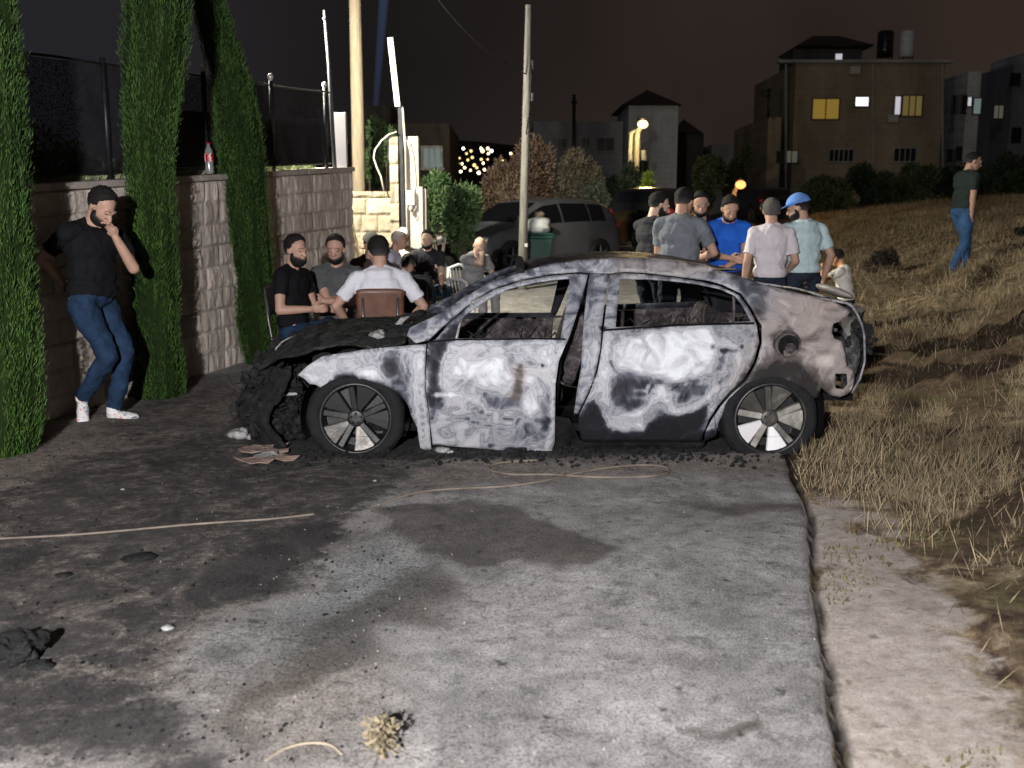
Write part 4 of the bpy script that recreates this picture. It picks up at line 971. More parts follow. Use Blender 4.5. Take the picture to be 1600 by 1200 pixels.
r = np.random.default_rng(19); b = MB()
for i in range(70):   # melted drips, torn strips and flakes along sills and inside the openings
    px_ = r.uniform(650, 1110); p0 = fl3(px_, 703 + r.normal() * 3, 0.0); p0.y += .06 * r.random()
    q1 = p0 + Vector((r.normal() * .05, r.normal() * .03, -.03 - .04 * r.random())); q1.z = max(q1.z, .012); q2 = q1 + Vector((r.normal() * .05, -.02 - .03 * r.random(), -.02)); q2.z = max(q2.z, .010)
    b.tube([p0, q1, q2], [.006 + .008 * r.random(), .005, .003], 5)
b.build('melted_trim', M_CHAR, car)
b = MB()
for i in range(26):
    px_ = r.uniform(735, 870) if i % 2 else r.uniform(985, 1130); p0 = fl3(px_, 527 if i % 2 else 507, .05); q1 = p0 + Vector((r.normal() * .04, r.random() * .1, .02 + .05 * r.random())); b.tube([p0, q1, q1 + Vector((r.normal() * .03, .03, -.03))], [.006, .004, .003], 4)
b.build('melted_strips', M_CHAR, car)
# ---- wheels: collapsed tyres round scorched five spoke alloys
def wheel(x_, side, seed, pale, flat_l=0.10):
    """hub centre at (x_, z .245); side -1 faces the camera"""
    yc_ = 6.70 if side < 0 else 2 * CY - 6.70
    n = 56; prof = [(0.228, -0.085), (0.245, -0.098), (0.285, -0.105), (0.315, -0.085), (0.326, -0.04), (0.328, 0.04), (0.315, 0.085), (0.28, 0.105), (0.235, 0.09), (0.226, 0.04), (0.226, -0.04), (0.228, -0.085)]
    b = MB(); b.lathe((0, 0, 0), prof, n, 'Y'); V = np.array([tuple(p) for p in b.v]); zc_ = 0.246
    rr = np.hypot(V[:, 0], V[:, 2]); th = np.arctan2(V[:, 2], V[:, 0]); k = 1 + 0.045 * fbm(np.cos(th) * 3, np.sin(th) * 3, V[:, 1] * 8, 3, seed)
    V[:, 0] *= k; V[:, 2] *= k
    low = -zc_ + 0.002; under = np.clip(low - V[:, 2], 0, 1); V[:, 2] = np.maximum(V[:, 2], low + 0.006 * np.abs(V[:, 1]) / 0.1)
    V[:, 1] += np.sign(V[:, 1]) * under * 0.45; V[:, 0] *= 1 + under * 0.6
    # the top of the burnt carcass has sagged on to the rim
    V[:, 2] = np.where(V[:, 2] > 0.2, 0.2 + (V[:, 2] - 0.2) * 0.82, V[:, 2])
    root = mesh_obj('wheel', b.build('tmp').data, M_TYRE, car); bpy.data.objects.remove(bpy.data.objects['tmp'])
    root.data.vertices.foreach_set('co', V.astype(np.float32).ravel()); root.data.update(); root.data.shade_smooth(); root.name = 'wheel'
    root.location = (x_ - CX, yc_ - CY, zc_)
    f = side
    b = MB(); b.lathe((0, 0, 0), [(0.240, f * 0.098), (0.232, f * 0.104), (0.222, f * 0.098), (0.214, f * 0.07), (0.208, f * -0.03), (0.20, f * -0.08)], 48, 'Y')
    b.lathe((0, 0, 0), [(0.205, f * -0.02), (0.001, f * -0.02)], 40, 'Y')
    o = b.build('rim', M_ALLOY, root, True); Vn = verts_np(o); rr = np.hypot(Vn[:, 0], Vn[:, 2]); set_attr(o, 'v', np.where(rr > 0.225, 0.14 + 0.1 * pale, 0.05) + 0.1 * fbm(Vn[:, 0] * 6, Vn[:, 2] * 6, 0, 2, seed))
    a0 = R(-90 + 14)
    for i in range(5):
        a = a0 + i * 2 * math.pi / 5
        ca, sa = math.cos(a), math.sin(a)
        def L(r_, t_, y_): return (ca * r_ - sa * t_, f * y_, sa * r_ + ca * t_)
        # dished wedge blade
        vs_ = [L(0.045, -0.012, 0.062), L(0.045, 0.012, 0.062), L(0.215, 0.078, 0.085), L(0.222, 0.0, 0.090), L(0.215, -0.070, 0.085),
               L(0.045, -0.012, 0.030), L(0.045, 0.012, 0.030), L(0.212, 0.078, 0.060), L(0.218, 0.0, 0.062), L(0.212, -0.070, 0.060)]
        fs_ = [(0, 1, 2, 3, 4), (9, 8, 7, 6, 5), (0, 5, 6, 1), (1, 6, 7, 2), (2, 7, 8, 3), (3, 8, 9, 4), (4, 9, 5, 0)]
        sp = pyd('spoke', vs_, [tuple(q_) for q_ in fs_], M_ALLOY, root)
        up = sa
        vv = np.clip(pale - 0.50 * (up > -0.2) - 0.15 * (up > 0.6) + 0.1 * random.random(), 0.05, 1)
        set_attr(sp, 'v', np.full(10, vv)); sp.modifiers.new('b', 'BEVEL').width = 0.006
        a2 = a + R(36) - R(10); c2, s2 = math.cos(a2), math.sin(a2)
        def L2(r_, t_, y_): return (c2 * r_ - s2 * t_, f * y_, s2 * r_ + c2 * t_)
        vs_ = [L2(0.04, -0.02, 0.072), L2(0.04, 0.02, 0.072), L2(0.216, 0.030, 0.094), L2(0.216, -0.012, 0.094), L2(0.04, -0.02, 0.03), L2(0.04, 0.02, 0.03), L2(0.214, 0.03, 0.05), L2(0.214, -0.012, 0.05)]
        sp = pyd('spoke', vs_, [(0, 1, 2, 3), (7, 6, 5, 4), (0, 4, 5, 1), (1, 5, 6, 2), (2, 6, 7, 3), (3, 7, 4, 0)], M_ALLOY, root)
        set_attr(sp, 'v', np.full(8, np.clip(pale * 0.42 + 0.2 * random.random() * pale + (0.15 if i == 3 else 0), 0.05, 1))); sp.modifiers.new('b', 'BEVEL').width = 0.005
    b = MB(); b.lathe((0, 0, 0), [(0.062, f * 0.03), (0.060, f * 0.072), (0.045, f * 0.080), (0.02, f * 0.078), (0.001, f * 0.078)], 24, 'Y')
    for i in range(5):
        aa = i * 2 * math.pi / 5 + .3; b.lathe((0.034 * math.cos(aa), 0, 0.034 * math.sin(aa)), [(0.008, f * 0.07), (0.008, f * 0.09), (0.001, f * 0.092)], 8, 'Y')
    o = b.build('hub', M_ALLOY, root, True); set_attr(o, 'v', np.full(len(o.data.vertices), 0.25 * pale + 0.1))
    return root
wf_ = wheel(-1.04, -1, 3, 0.40); wf_.rotation_euler.z = R(3)
wheel(1.71, -1, 4, 1.0); wheel(-1.04, 1, 5, 0.3); wheel(1.71, 1, 6, 0.4)
# ================================================================== PEOPLE
_dt = bpy.data.textures.new('folds', 'CLOUDS'); _dt.noise_scale = 0.11; _dt.noise_depth = 2
def finish(name, b, mat, parent, voxel, smooth_n=3, disp=0.0, tex=None):
    o = pyd(name + '_raw', b.v, b.f)
    bm = bmesh.new(); bm.from_mesh(o.data); bmesh.ops.recalc_face_normals(bm, faces=bm.faces); bm.to_mesh(o.data); bm.free()
    r_ = o.modifiers.new('r', 'REMESH'); r_.mode = 'VOXEL'; r_.voxel_size = voxel; r_.adaptivity = 0
    s_ = o.modifiers.new('s', 'SMOOTH'); s_.factor = 0.5; s_.iterations = smooth_n
    if disp:
        d_ = o.modifiers.new('d', 'DISPLACE'); d_.texture = _dt; d_.strength = disp; d_.mid_level = 0.5; d_.texture_coords = 'LOCAL'
    dg = bpy.context.evaluated_depsgraph_get(); me = bpy.data.meshes.new_from_object(o.evaluated_get(dg)); me.name = name
    old = o.data; bpy.data.objects.remove(o); bpy.data.meshes.remove(old)
    me.materials.clear(); me.materials.append(mat); me.shade_smooth()
    return mesh_obj(name, me, None, parent)
def cone(b, p, q, r0, r1, n=14, cap=True, e=1.0):
    """tapered limb with rounded ends; cap False leaves flat ends (cuffs, hems)"""
    p, q = Vector(p), Vector(q)
    b.tube([p, p.lerp(q, 0.5), q], [r0, (r0 + r1) / 2 * e, r1], n)
    if cap: b.ell(p, (r0 * .99,) * 3, n=n, k=8); b.ell(q, (r1 * .99,) * 3, n=n, k=8)
def ik(a, t, l1, l2, pole):
    a, t = Vector(a), Vector(t); d = t - a; D_ = min(d.length, (l1 + l2) * 0.999); D_ = max(D_, abs(l1 - l2) + 0.02); u = d.normalized(); t = a + u * D_
    x = (l1 * l1 - l2 * l2 + D_ * D_) / (2 * D_); h = math.sqrt(max(0, l1 * l1 - x * x))
    pl = Vector(pole); pl = (pl - u * pl.dot(u)); pl = pl.normalized() if pl.length > 1e-4 else u.orthogonal().normalized()
    return a + u * x + pl * h, t
def frame_m(fwd, up):
    f = Vector(fwd).normalized(); u = Vector(up); u = (u - f * u.dot(f)).normalized(); r_ = f.cross(u).normalized()
    return Matrix((r_, f, u)).transposed()       # columns: right, forward, up
def skin_mat(name, c):
    if name in _mc: return _mc[name]
    m = Mat(name); n = m.noise(14, 4, 0.6)
    m.b.inputs['Subsurface Weight'].default_value = 0.0
    _mc[name] = m.out(m.ramp(n, [(0.3, tuple(x * 0.85 for x in c)), (0.7, tuple(min(1, x * 1.12) for x in c))]), 0.55, 0, m.bump(m.noise(60, 3), 0.2, 0.003), 0.35)
    return _mc[name]
SK1 = skin_mat('skin', (0.42, 0.255, 0.19)); SK2 = skin_mat('skin_tan', (0.33, 0.19, 0.135)); SK3 = skin_mat('skin_light', (0.52, 0.36, 0.28))
def hair_mat(name, c):
    m = Mat(name); k_ = m.attr('kk'); n = m.noise(70, 4, .7); q = m.math('ADD', k_, m.math('MULTIPLY', m.math('SUBTRACT', n, .5), .5))
    return m.out(m.ramp(q, [(.12, (.25, .16, .115)), (.42, tuple(x * .7 + .03 for x in c)), (.75, c)]), .75, 0, m.bump(n, .8, .01), .2)
HAIR = hair_mat('hair_black', (0.012, 0.010, 0.010)); HAIRG = hair_mat('hair_grey', (0.085, 0.078, 0.075)); HAIRW = hair_mat('hair_white', (0.36, 0.32, 0.30))
EYE = plain('eye_dark', (0.02, 0.015, 0.012), 0.25, scale=5)
LETTER = plain('shirt_print', (0.62, 0.50, 0.42), 0.8, scale=40, var=0.5)
def person(label, loc, yaw, H=1.75, sit=False, hipz=None, lean=4, side=0, twist=0, head=(0, 0), handL=None, handR=None, poleL=None, poleR=None, footL=None, footR=None, kneeL=None, kneeR=None,
           skin=None, shirt=None, pants=None, shoes=None, hair=HAIR, haircut='short', beard=None, cap=None, voxel=0.010, group=None, fat=1.0, sleeve=0.62, grip=0.6, legs=True, pitchR=0, toeR=None, print_=False, collar=False):
    """local frame: +Y the way the hips face, +X the person's right, Z up, origin on the ground under the hips"""
    k = H / 1.75; skin = skin or SK1
    root = empty('person', loc, R(yaw), label=label, cat='person', group=group, kind='thing')
    hz = hipz if hipz is not None else (0.53 if sit else 0.92) * (k if not sit else 1)
    hip = Vector((0, 0, hz)); la, sa_ = R(lean), R(side)
    up = Vector((math.sin(sa_), math.sin(la), math.cos(la) * math.cos(sa_))).normalized()
    tw = Matrix.Rotation(R(twist), 3, 'Z'); fw = tw @ Vector((0, 1, 0)); Mt = frame_m(fw - up * fw.dot(up), up); rt = Mt @ Vector((1, 0, 0)); fwd = Mt @ Vector((0, 1, 0))
    Mh = frame_m((0, 1, 0), up)
    def T(x, y, z): return hip + Mt @ Vector((x * k * fat, y * k * fat, z * k))
    sh = T(0, 0, .50); neck = T(0, -0.005, .545); 
    hy, hp = head                                   # head yaw (left +), pitch (down +)
    Rh = Mt @ Matrix.Rotation(R(hy), 3, 'Z') @ Matrix.Rotation(-R(hp) - la * 0.4, 3, 'X')
    skull = neck + Mt @ Vector((0, 0.02 * k, 0.05 * k)) + Rh @ Vector((0, 0.030 * k, 0.095 * k))
    kh = k * 1.09
    def Hd(x, y, z): return skull + Rh @ Vector((x * kh, y * kh, z * kh))
    l1, l2 = 0.295 * k, 0.265 * k; t1, t2 = 0.43 * k, 0.42 * k
    b = MB()
    # torso
    b.ell(T(0, 0, .03), (.162 * k * fat, .112 * k * fat, .13 * k), Mh, 18, 12); b.ell(T(0, .005, .20), (.150 * k * fat, .108 * k * fat, .16 * k), Mt, 18, 12)
    b.ell(T(0, .0, .37), (.168 * k * fat, .112 * k * fat, .17 * k), Mt, 18, 12); b.ell(T(0, -.01, .475), (.135 * k * fat, .085 * k, .07 * k), Mt, 16, 10)
    S_ = {}; 
    for s, nm in ((-1, 'L'), (1, 'R')):
        S_[nm] = T(s * .178, 0, .462) if fat <= 1 else hip + Mt @ Vector((s * .178 * k * (1 + (fat - 1) * .6), 0, .462 * k)); cone(b, T(s * .05, 0, .475), S_[nm], .060 * k, .058 * k)
    cone(b, T(0, -.008, .48), Hd(0, -.025, -.05), .064 * k, .060 * k)
    for s in (-1, 1): cone(b, T(s * .020, -.016, .545), T(s * .135, -.006, .478), .030 * k, .036 * k)
    # head
    b.ell(Hd(0, -.012, .030), (.074 * kh, .094 * kh, .082 * kh), Rh, 18, 12); b.ell(Hd(0, .018, -.020), (.062 * kh, .074 * kh, .088 * kh), Rh, 18, 12)
    b.ell(Hd(0, .044, -.080), (.040 * kh, .038 * kh, .028 * kh), Rh, 12, 8); b.ell(Hd(0, .082, .012), (.048 * kh, .020 * kh, .016 * kh), Rh, 10, 8)
    cone(b, Hd(0, .085, .006), Hd(0, .106, -.030), .009 * kh, .015 * kh, 8); b.ell(Hd(0, .082, -.060), (.026 * kh, .014 * kh, .010 * kh), Rh, 10, 6)
    for s in (-1, 1): b.ell(Hd(s * .076, -.008, -.005), (.009 * kh, .020 * kh, .031 * kh), Rh, 8, 6)
    # arms and hands
    dL = handL or ((-.26, .05, hz - .06) if not sit else (-.14, .36, hz + .12)); dR = handR or ((.26, .05, hz - .06) if not sit else (.14, .36, hz + .12))
    ends = {}
    for s, nm, tg, pl in ((-1, 'L', dL, poleL), (1, 'R', dR, poleR)):
        pl = pl or (s * .5, -1, -.4); el, wr = ik(S_[nm], tg, l1, l2, pl); ends[nm] = (el, wr)
        cone(b, S_[nm], el, .052 * k, .041 * k, e=1.06); cone(b, el, wr, .043 * k, .028 * k, e=1.08)
        d = (wr - el).normalized(); pn = Vector((-s * 1.0, 0, 0.15)) if abs(d.x) < 0.8 else Vector((0, -1, 0.1)); Mf = frame_m(d, pn)  # up column = back to palm normal
        def Hn(x, y, z): return wr + Mf @ Vector((x * k, y * k, z * k))
        b.ell(Hn(0, .045, 0), (.040 * k, .052 * k, .017 * k), Mf, 12, 8)
        for fi, (fx_, fl) in enumerate([(-.030, .070), (-.010, .080), (.010, .076), (.029, .060)]):
            c1 = grip * (0.8 + 0.12 * fi); p0 = Hn(fx_, .085, 0); p1 = Hn(fx_ * 1.06, .085 + fl * .45 * math.cos(c1 * .6), fl * .45 * math.sin(c1 * .6)); p2 = Hn(fx_ * 1.08, .085 + fl * (.45 * math.cos(c1 * .6) + .5 * math.cos(c1 * 1.7)), fl * (.45 * math.sin(c1 * .6) + .5 * math.sin(c1 * 1.7)))
            rr_ = .0100 * k if voxel <= .009 else .0118 * k
            cone(b, p0, p1, rr_, rr_ * .95, 8); cone(b, p1, p2, rr_ * .95, rr_ * .85, 8)
        tx_ = -s * 1.0 * (1 if Mf.col[0].dot(fwd) * -s > 0 else -1); cone(b, Hn(tx_ * .030, .022, .004), Hn(tx_ * .056, .055, .014), .013 * k, .011 * k, 8); cone(b, Hn(tx_ * .056, .055, .014), Hn(tx_ * .058, .085, .026), .011 * k, .009 * k, 8)
    # legs
    if sit: fL, fR = footL or (-.12, .44, .09), footR or (.12, .46, .09)
    else: fL, fR = footL or (-.11, .0, .085), footR or (.11, .03, .085)
    Lg = {}
    for s, nm, ft, kp in ((-1, 'L', fL, kneeL), (1, 'R', fR, kneeR)):
        h_ = hip + Mh @ Vector((s * .088 * k * fat, 0, -.03 * k)); kn, an = ik(h_, ft, t1, t2, kp or ((0, .6, 1.2) if sit else (s * .1, 1, .1))); Lg[nm] = (h_, kn, an)
        cone(b, h_, kn, .084 * k * fat, .056 * k); cone(b, kn, an, .054 * k, .036 * k, e=1.12)
    finish('skin_body', b, skin, root, voxel, 2).name = 'body'
    # shirt
    if shirt is not None:
        b = MB(); i = .016 * k
        b.ell(T(0, 0, .06), (.166 * k * fat + i, .116 * k * fat + i, .115 * k), Mt, 18, 12); b.ell(T(0, .005, .20), (.156 * k * fat + i, .112 * k * fat + i, .17 * k), Mt, 18, 12)
        b.ell(T(0, 0, .37), (.172 * k * fat + i, .114 * k * fat + i, .165 * k), Mt, 18, 12); b.ell(T(0, -.01, .465), (.145 * k * fat + i, .088 * k + i * .6, .062 * k), Mt, 16, 10)
        cone(b, T(0, -.006, .49), T(0, -.004, .530), .074 * k, .068 * k, 14, False)
        b.ell(T(0, -.034, .497), (.135 * k, .084 * k, .062 * k), Mt, 16, 10)
        for s in (-1, 1): cone(b, T(s * .036, -.018, .540), T(s * .145, -.006, .476), .038 * k, .056 * k)
        if collar: cone(b, T(0, -.006, .50), T(0, -.006, .555), .075 * k, .070 * k, 14, False)
        for s, nm in ((-1, 'L'), (1, 'R')):
            el, wr = ends[nm]; cone(b, T(s * .05, 0, .470), S_[nm], .070 * k, .072 * k); q_ = S_[nm].lerp(el, sleeve); cone(b, S_[nm], q_, .070 * k, .064 * k, 16, False); 
        b.tube([T(0, 0, -.045), T(0, .003, .06)], [.174 * k * fat, .172 * k * fat], 20) if False else None
        finish('shirt', b, shirt, root, voxel * 1.1, 2, disp=0.034)
        if print_:
            q = MB(); Mq = Mt; q.ell(T(-.075, .118, .33), (.022, .014, .034), Mt @ Matrix.Rotation(R(25), 3, 'Y'), 10, 6).ell(T(-.055, .122, .285), (.014, .012, .022), Mt, 8, 6); q.build('shirt_emblem', LETTER, root, True)
    if pants is not None:
        b = MB(); b.ell(T(0, 0, .01), (.168 * k * fat, .120 * k * fat, .105 * k), Mh, 18, 12)
        for s, nm in ((-1, 'L'), (1, 'R')):
            h_, kn, an = Lg[nm]; cone(b, h_, kn, .094 * k * fat, .074 * k, 16); b.ell(kn, (.074 * k,) * 3, n=16, k=10); low = an + (kn - an) * .02; cone(b, kn, low, .072 * k, .056 * k, 16, False)
        finish('trousers', b, pants, root, voxel * 1.1, 2, disp=0.040)
    for s, nm in ((-1, 'L'), (1, 'R')):
        h_, kn, an = Lg[nm]; b = MB(); fd = Vector((0.12 * s, 1, 0)).normalized() if not (nm == 'R' and toeR) else Vector(toeR).normalized(); fr_ = Matrix((Vector((fd.y, -fd.x, 0)), fd, Vector((0, 0, 1)))).transposed(); g = Vector((an.x, an.y, an.z - .085 * k))
        if nm == 'R' and pitchR: fr_ = fr_ @ Matrix.Rotation(-R(pitchR), 3, 'X'); g = an + fr_ @ Vector((0, 0, -.085 * k))
        def F(x, y, z): return g + fr_ @ Vector((x * k, y * k, z * k))
        b.ell(F(0, -.005, .050), (.042 * k, .055 * k, .048 * k), fr_, 12, 8); b.ell(F(0, .075, .036), (.045 * k, .095 * k, .034 * k), fr_, 12, 8); b.ell(F(0, .145, .030), (.046 * k, .055 * k, .028 * k), fr_, 12, 8)
        b.ell(F(0, .06, .012), (.048 * k, .145 * k, .013 * k), fr_, 14, 6); cone(b, F(0, -.01, .05), F(0, -.005, .10), .045 * k, .046 * k, 12, False)
        o = finish('shoe', b, shoes or M_SHOE, root, max(.007, voxel * .8), 1)
    # hair: skull cap whose hairline vertices sink into the head
    if haircut != 'bald':
        b = MB().ell((0, 0, 0), (1, 1, 1), n=44, k=32); V = np.array([tuple(p) for p in b.v]); x_, y_, z_ = V.T
        big = {'short': .8, 'full': 1.05, 'crop': 0.6, 'long': 1.1}[haircut]; sd_ = int(abs(loc[0] * 10)) + 3
        if haircut == 'long': lim = -1.2 + 1.9 * np.clip(y_ + .1, 0, 1)
        else: lim = np.interp(y_, [-1, -.30, -.12, .0, .22, .36, .55, .75, 1], [-1.05, -1.0, -.62, -.45, -.38, .22, .50, .78, 1.3])
        lim = lim + .16 * fbm(x_ * 5, y_ * 5, z_ * 5, 3, sd_)
        kc = np.clip((z_ + .75) / 1.0, 0, 1) * .50 + .20 * (z_ > lim); kk = np.clip((z_ - lim) / 0.30, 0, 1); rr_ = 0.84 + .175 * np.clip(kk * 2.2, 0, 1) + kk * (0.05 * big + 0.09 * big * fbm(x_ * 6, y_ * 6, z_ * 6, 4, sd_) + (0.13 * np.clip(z_, 0, 1) * big if haircut in ('short', 'full') else 0))
        V = V * rr_[:, None] * np.array([.078, .100, .088]) * kh + np.array([0, -.012, .028]) * kh
        V = np.array([tuple(skull + Rh @ Vector(q_)) for q_ in V]); o = pyd('hair', V.tolist(), b.f, hair, root, True); set_attr(o, 'kk', np.clip(kc * 1.5, 0, 1))
    if beard is not None:
        b = MB().ell((0, 0, 0), (1, 1, 1), n=44, k=30); V = np.array([tuple(p) for p in b.v]); x_, y_, z_ = V.T
        mth = np.exp(-((x_ / .36) ** 2 + ((z_ + .02) / .13) ** 2)) * (y_ > 0)
        front = np.clip((-.02 - z_ + 0.30 * np.abs(x_) ** 1.5 - .12 + .08 * fbm(x_ * 6, y_ * 6, z_ * 6, 2, 9)) / 0.30, 0, 1); mou = np.exp(-((x_ / .42) ** 2 + ((z_ - .20) / .09) ** 2)) * .7
        side = np.clip((np.abs(x_) - .55) / .15, 0, 1) * np.clip((.34 - np.abs(y_ + .08)) / .15, 0, 1) * (z_ < 1.0) * (z_ > -.3)
        kk = np.maximum(np.maximum(front, mou), side) * np.clip((y_ + .42) / 0.30, 0, 1) * (1 - mth); rr_ = 0.84 + .13 * np.clip(kk * 2, 0, 1) + kk * (0.04 + beard * 0.22 * np.clip(-z_ + .1, 0, 1) + .04 * fbm(x_ * 6, y_ * 6, z_ * 6, 2, 5))
        V = V * rr_[:, None] * np.array([.066, .080, .074]) * kh + np.array([0, .020, -.046]) * kh
        V = np.array([tuple(skull + Rh @ Vector(q_)) for q_ in V]); o = pyd('beard', V.tolist(), b.f, hair, root, True); set_attr(o, 'kk', kk * .8)
    if haircut != 'none':
        for s in (-1, 1):
            b = MB().ell(Hd(s * .029, .083, .002), (.011 * k, .008 * k, .007 * k), Rh, 10, 6); b.build('eye', EYE, root, True)
            b = MB().tube([Hd(s * .013, .096, .022), Hd(s * .030, .094, .027), Hd(s * .048, .080, .020)], .0045 * k, 6); b.build('eyebrow', hair, root, True)
    if cap is not None:
        b = MB().ell((0, 0, 0), (1, 1, 1), n=28, k=20); V = np.array([tuple(p) for p in b.v]); kk = np.clip((V[:, 2] - (-0.02)) / .1, 0, 1); V = V * (0.84 + .30 * kk)[:, None] * np.array([.084, .104, .098]) * kh + np.array([0, -.012, .032]) * kh
        f0 = list(b.f); cm, vis = cap; vs_ = [tuple(skull + Rh @ Vector(q_)) for q_ in V]; c_ = MB().add(vs_, f0)
        if vis: c_.ell(Hd(0, .105, .040), (.068 * k, .070 * k, .007 * k), Rh @ Matrix.Rotation(R(-12), 3, 'X'), 16, 6)
        c_.build('cap', cm, root, True)
    root['wr'] = 0; del root['wr']
    return root, ends, root.matrix_basis
def at(px, D): return (ray(px, 335).x / ray(px, 335).y * D, D, 0.004)
C_BLACK = cloth('cotton_black', (0.0045, 0.0045, 0.006)); C_BLK2 = cloth('cotton_faded_black', (0.028, 0.028, 0.034)); C_CHAR = cloth('cotton_charcoal', (0.075, 0.078, 0.082))
C_GREY = cloth('cotton_grey', (0.15, 0.165, 0.19)); C_MID = cloth('cotton_mid_grey', (0.26, 0.26, 0.27)); C_WHITE = cloth('cotton_white', (0.62, 0.62, 0.68), 0.06); C_LAV = cloth('cotton_lavender', (0.60, 0.56, 0.60), 0.06)
C_AQUA = cloth('cotton_pale_blue', (0.46, 0.58, 0.62), 0.08); C_BLUE = cloth('cotton_royal_blue', (0.015, 0.10, 0.50)); C_BROWN = cloth('cotton_brown', (0.055, 0.035, 0.028)); C_SHIRT = cloth('shirt_pale', (0.50, 0.49, 0.60), 0.1)
J_BLUE = cloth('denim_blue', (0.012, 0.028, 0.062), 0.45); J_MID = cloth('denim_bright', (0.035, 0.085, 0.19), 0.35); J_DARK = cloth('denim_dark', (0.016, 0.022, 0.036), 0.3); J_LIGHT = cloth('denim_light', (0.08, 0.15, 0.27), 0.3)
C_GREEN = cloth('cotton_dark_green', (0.020, 0.030, 0.028)); C_CREAM = cloth('knit_white', (0.62, 0.60, 0.56), .1)
M_SHOE = plain('shoe_dark', (0.03, 0.03, 0.03), 0.6, scale=20)
m = Mat('sneaker'); n = m.noise(17, 4, 0.6, 0.8)
M_SNK = m.out(m.ramp(n, [(0.36, (0.13, 0.13, 0.16)), (0.44, (0.62, 0.61, 0.62)), (0.60, (0.70, 0.69, 0.69)), (0.66, (0.62, 0.16, 0.08)), (0.70, (0.68, 0.67, 0.67))], 'EASE'), 0.6, 0, m.bump(m.noise(60, 2), 0.3, 0.004))
SEATG = 'people seated on chairs in the yard entrance'; STG = 'people standing behind the burnt car'
# -- man leaning on the wall
person('bearded man in black T-shirt and pale trainers leaning on the wall, hand at his mouth', (-3.19, 7.72, 0.004), -106, H=1.83, hipz=0.955, lean=5, side=-1, twist=-14, head=(4, 30),
       handR=(.04, -.19, 1.04), poleR=(.35, -1, -.2), handL=(-.05, .21, 1.41), poleL=(-.1, .5, -1), footR=(.06, -.10, .18), footL=(-.08, .07, .085), kneeR=(.05, 1, .1), kneeL=(-.2, 1, 0), pitchR=48, toeR=(.8, .6, 0), shirt=C_BLACK, pants=J_BLUE, shoes=M_SNK, beard=.55, voxel=0.0085, fat=1.16, haircut='full', sleeve=.7)
# -- seated men by the wall
person('bearded man in black T-shirt seated nearest the cypress, hand resting on blue jeans', at(452, 9.3), -100, sit=True, hipz=.55, lean=1, twist=-12, head=(-14, 4), handR=(.16, .24, .74), handL=(-.16, .36, .70), footR=(.12, .50, .085), footL=(-.22, .40, .085), H=1.80,
       shirt=C_BLACK, pants=J_BLUE, beard=.9, haircut='full', group=SEATG, sleeve=.55)
person('man in charcoal T-shirt with folded arms seated against the wall, looking sideways', at(524, 10.0), -168, sit=True, hipz=.52, lean=2, twist=-5, head=(-8, 8), handR=(-.16, .24, .78), handL=(.14, .26, .76), poleR=(.8, .2, -1), poleL=(-.8, .2, -1), H=1.86,
       shirt=C_CHAR, pants=J_DARK, beard=.45, haircut='short', group=SEATG)
person('man in white T-shirt seated with his back to the camera on a brown chair', at(592, 9.05), 6, sit=True, hipz=.53, lean=3, head=(18, 12), handR=(.24, .22, .60), handL=(-.30, .20, .58), poleR=(1, -.4, -.5), poleL=(-1, -.4, -.5), H=1.84,
       shirt=C_WHITE, pants=J_DARK, beard=None, haircut='full', group=SEATG, fat=1.12, sleeve=.72)
person('man in dark brown top and grey cap, mostly hidden behind the man in white', at(574, 12.2), -150, sit=True, lean=4, head=(0, 8), shirt=C_BROWN, pants=J_DARK, cap=(plain('cap_grey', (0.22, 0.20, 0.17), .9), False), H=1.78, group=SEATG, voxel=.013)
person('bald older man in pale shirt seated in profile by the pillar', at(606, 14.0), -98, sit=True, hipz=.55, lean=8, head=(-4, 6), shirt=C_SHIRT, pants=J_DARK, hair=HAIRW, haircut='crop', H=1.76, skin=SK1, group=SEATG, voxel=.013, collar=True)
person('man in white shirt and white cap seated in front of the white pillar', at(630, 15.4), 178, sit=True, hipz=.55, lean=3, head=(10, 4), shirt=C_CREAM, pants=J_DARK, cap=(C_CREAM, False), H=1.74, skin=SK1, group=SEATG, voxel=.013)
person('dark haired person in black seated with back turned, hunched forward', at(640, 11.0), 12, sit=True, hipz=.47, lean=14, head=(0, 16), shirt=C_BLACK, pants=C_BLACK, haircut='long', H=1.56, skin=SK2, group=SEATG, voxel=.011)
person('smiling bearded man in black T-shirt with pale chest print on a white plastic chair', at(664, 14.6), -152, sit=True, hipz=.52, lean=6, head=(-34, 6), handR=(.16, .34, .66), handL=(-.06, .42, .62), H=1.84, shirt=C_BLK2, pants=J_LIGHT, shoes=M_SNK, beard=.35, haircut='crop', skin=SK3, group=SEATG, voxel=.011, fat=1.08, print_=True)
person('bald man in grey T-shirt holding a hand to his mouth on a white plastic chair', at(734, 14.8), -140, sit=True, hipz=.50, lean=16, head=(-24, 14), handR=(.0, .30, 1.10), poleR=(.7, .4, -1), handL=(-.20, .46, .66), H=1.76, shirt=C_MID, pants=C_MID, haircut='bald', skin=SK3, group=SEATG, voxel=.011, fat=1.1)
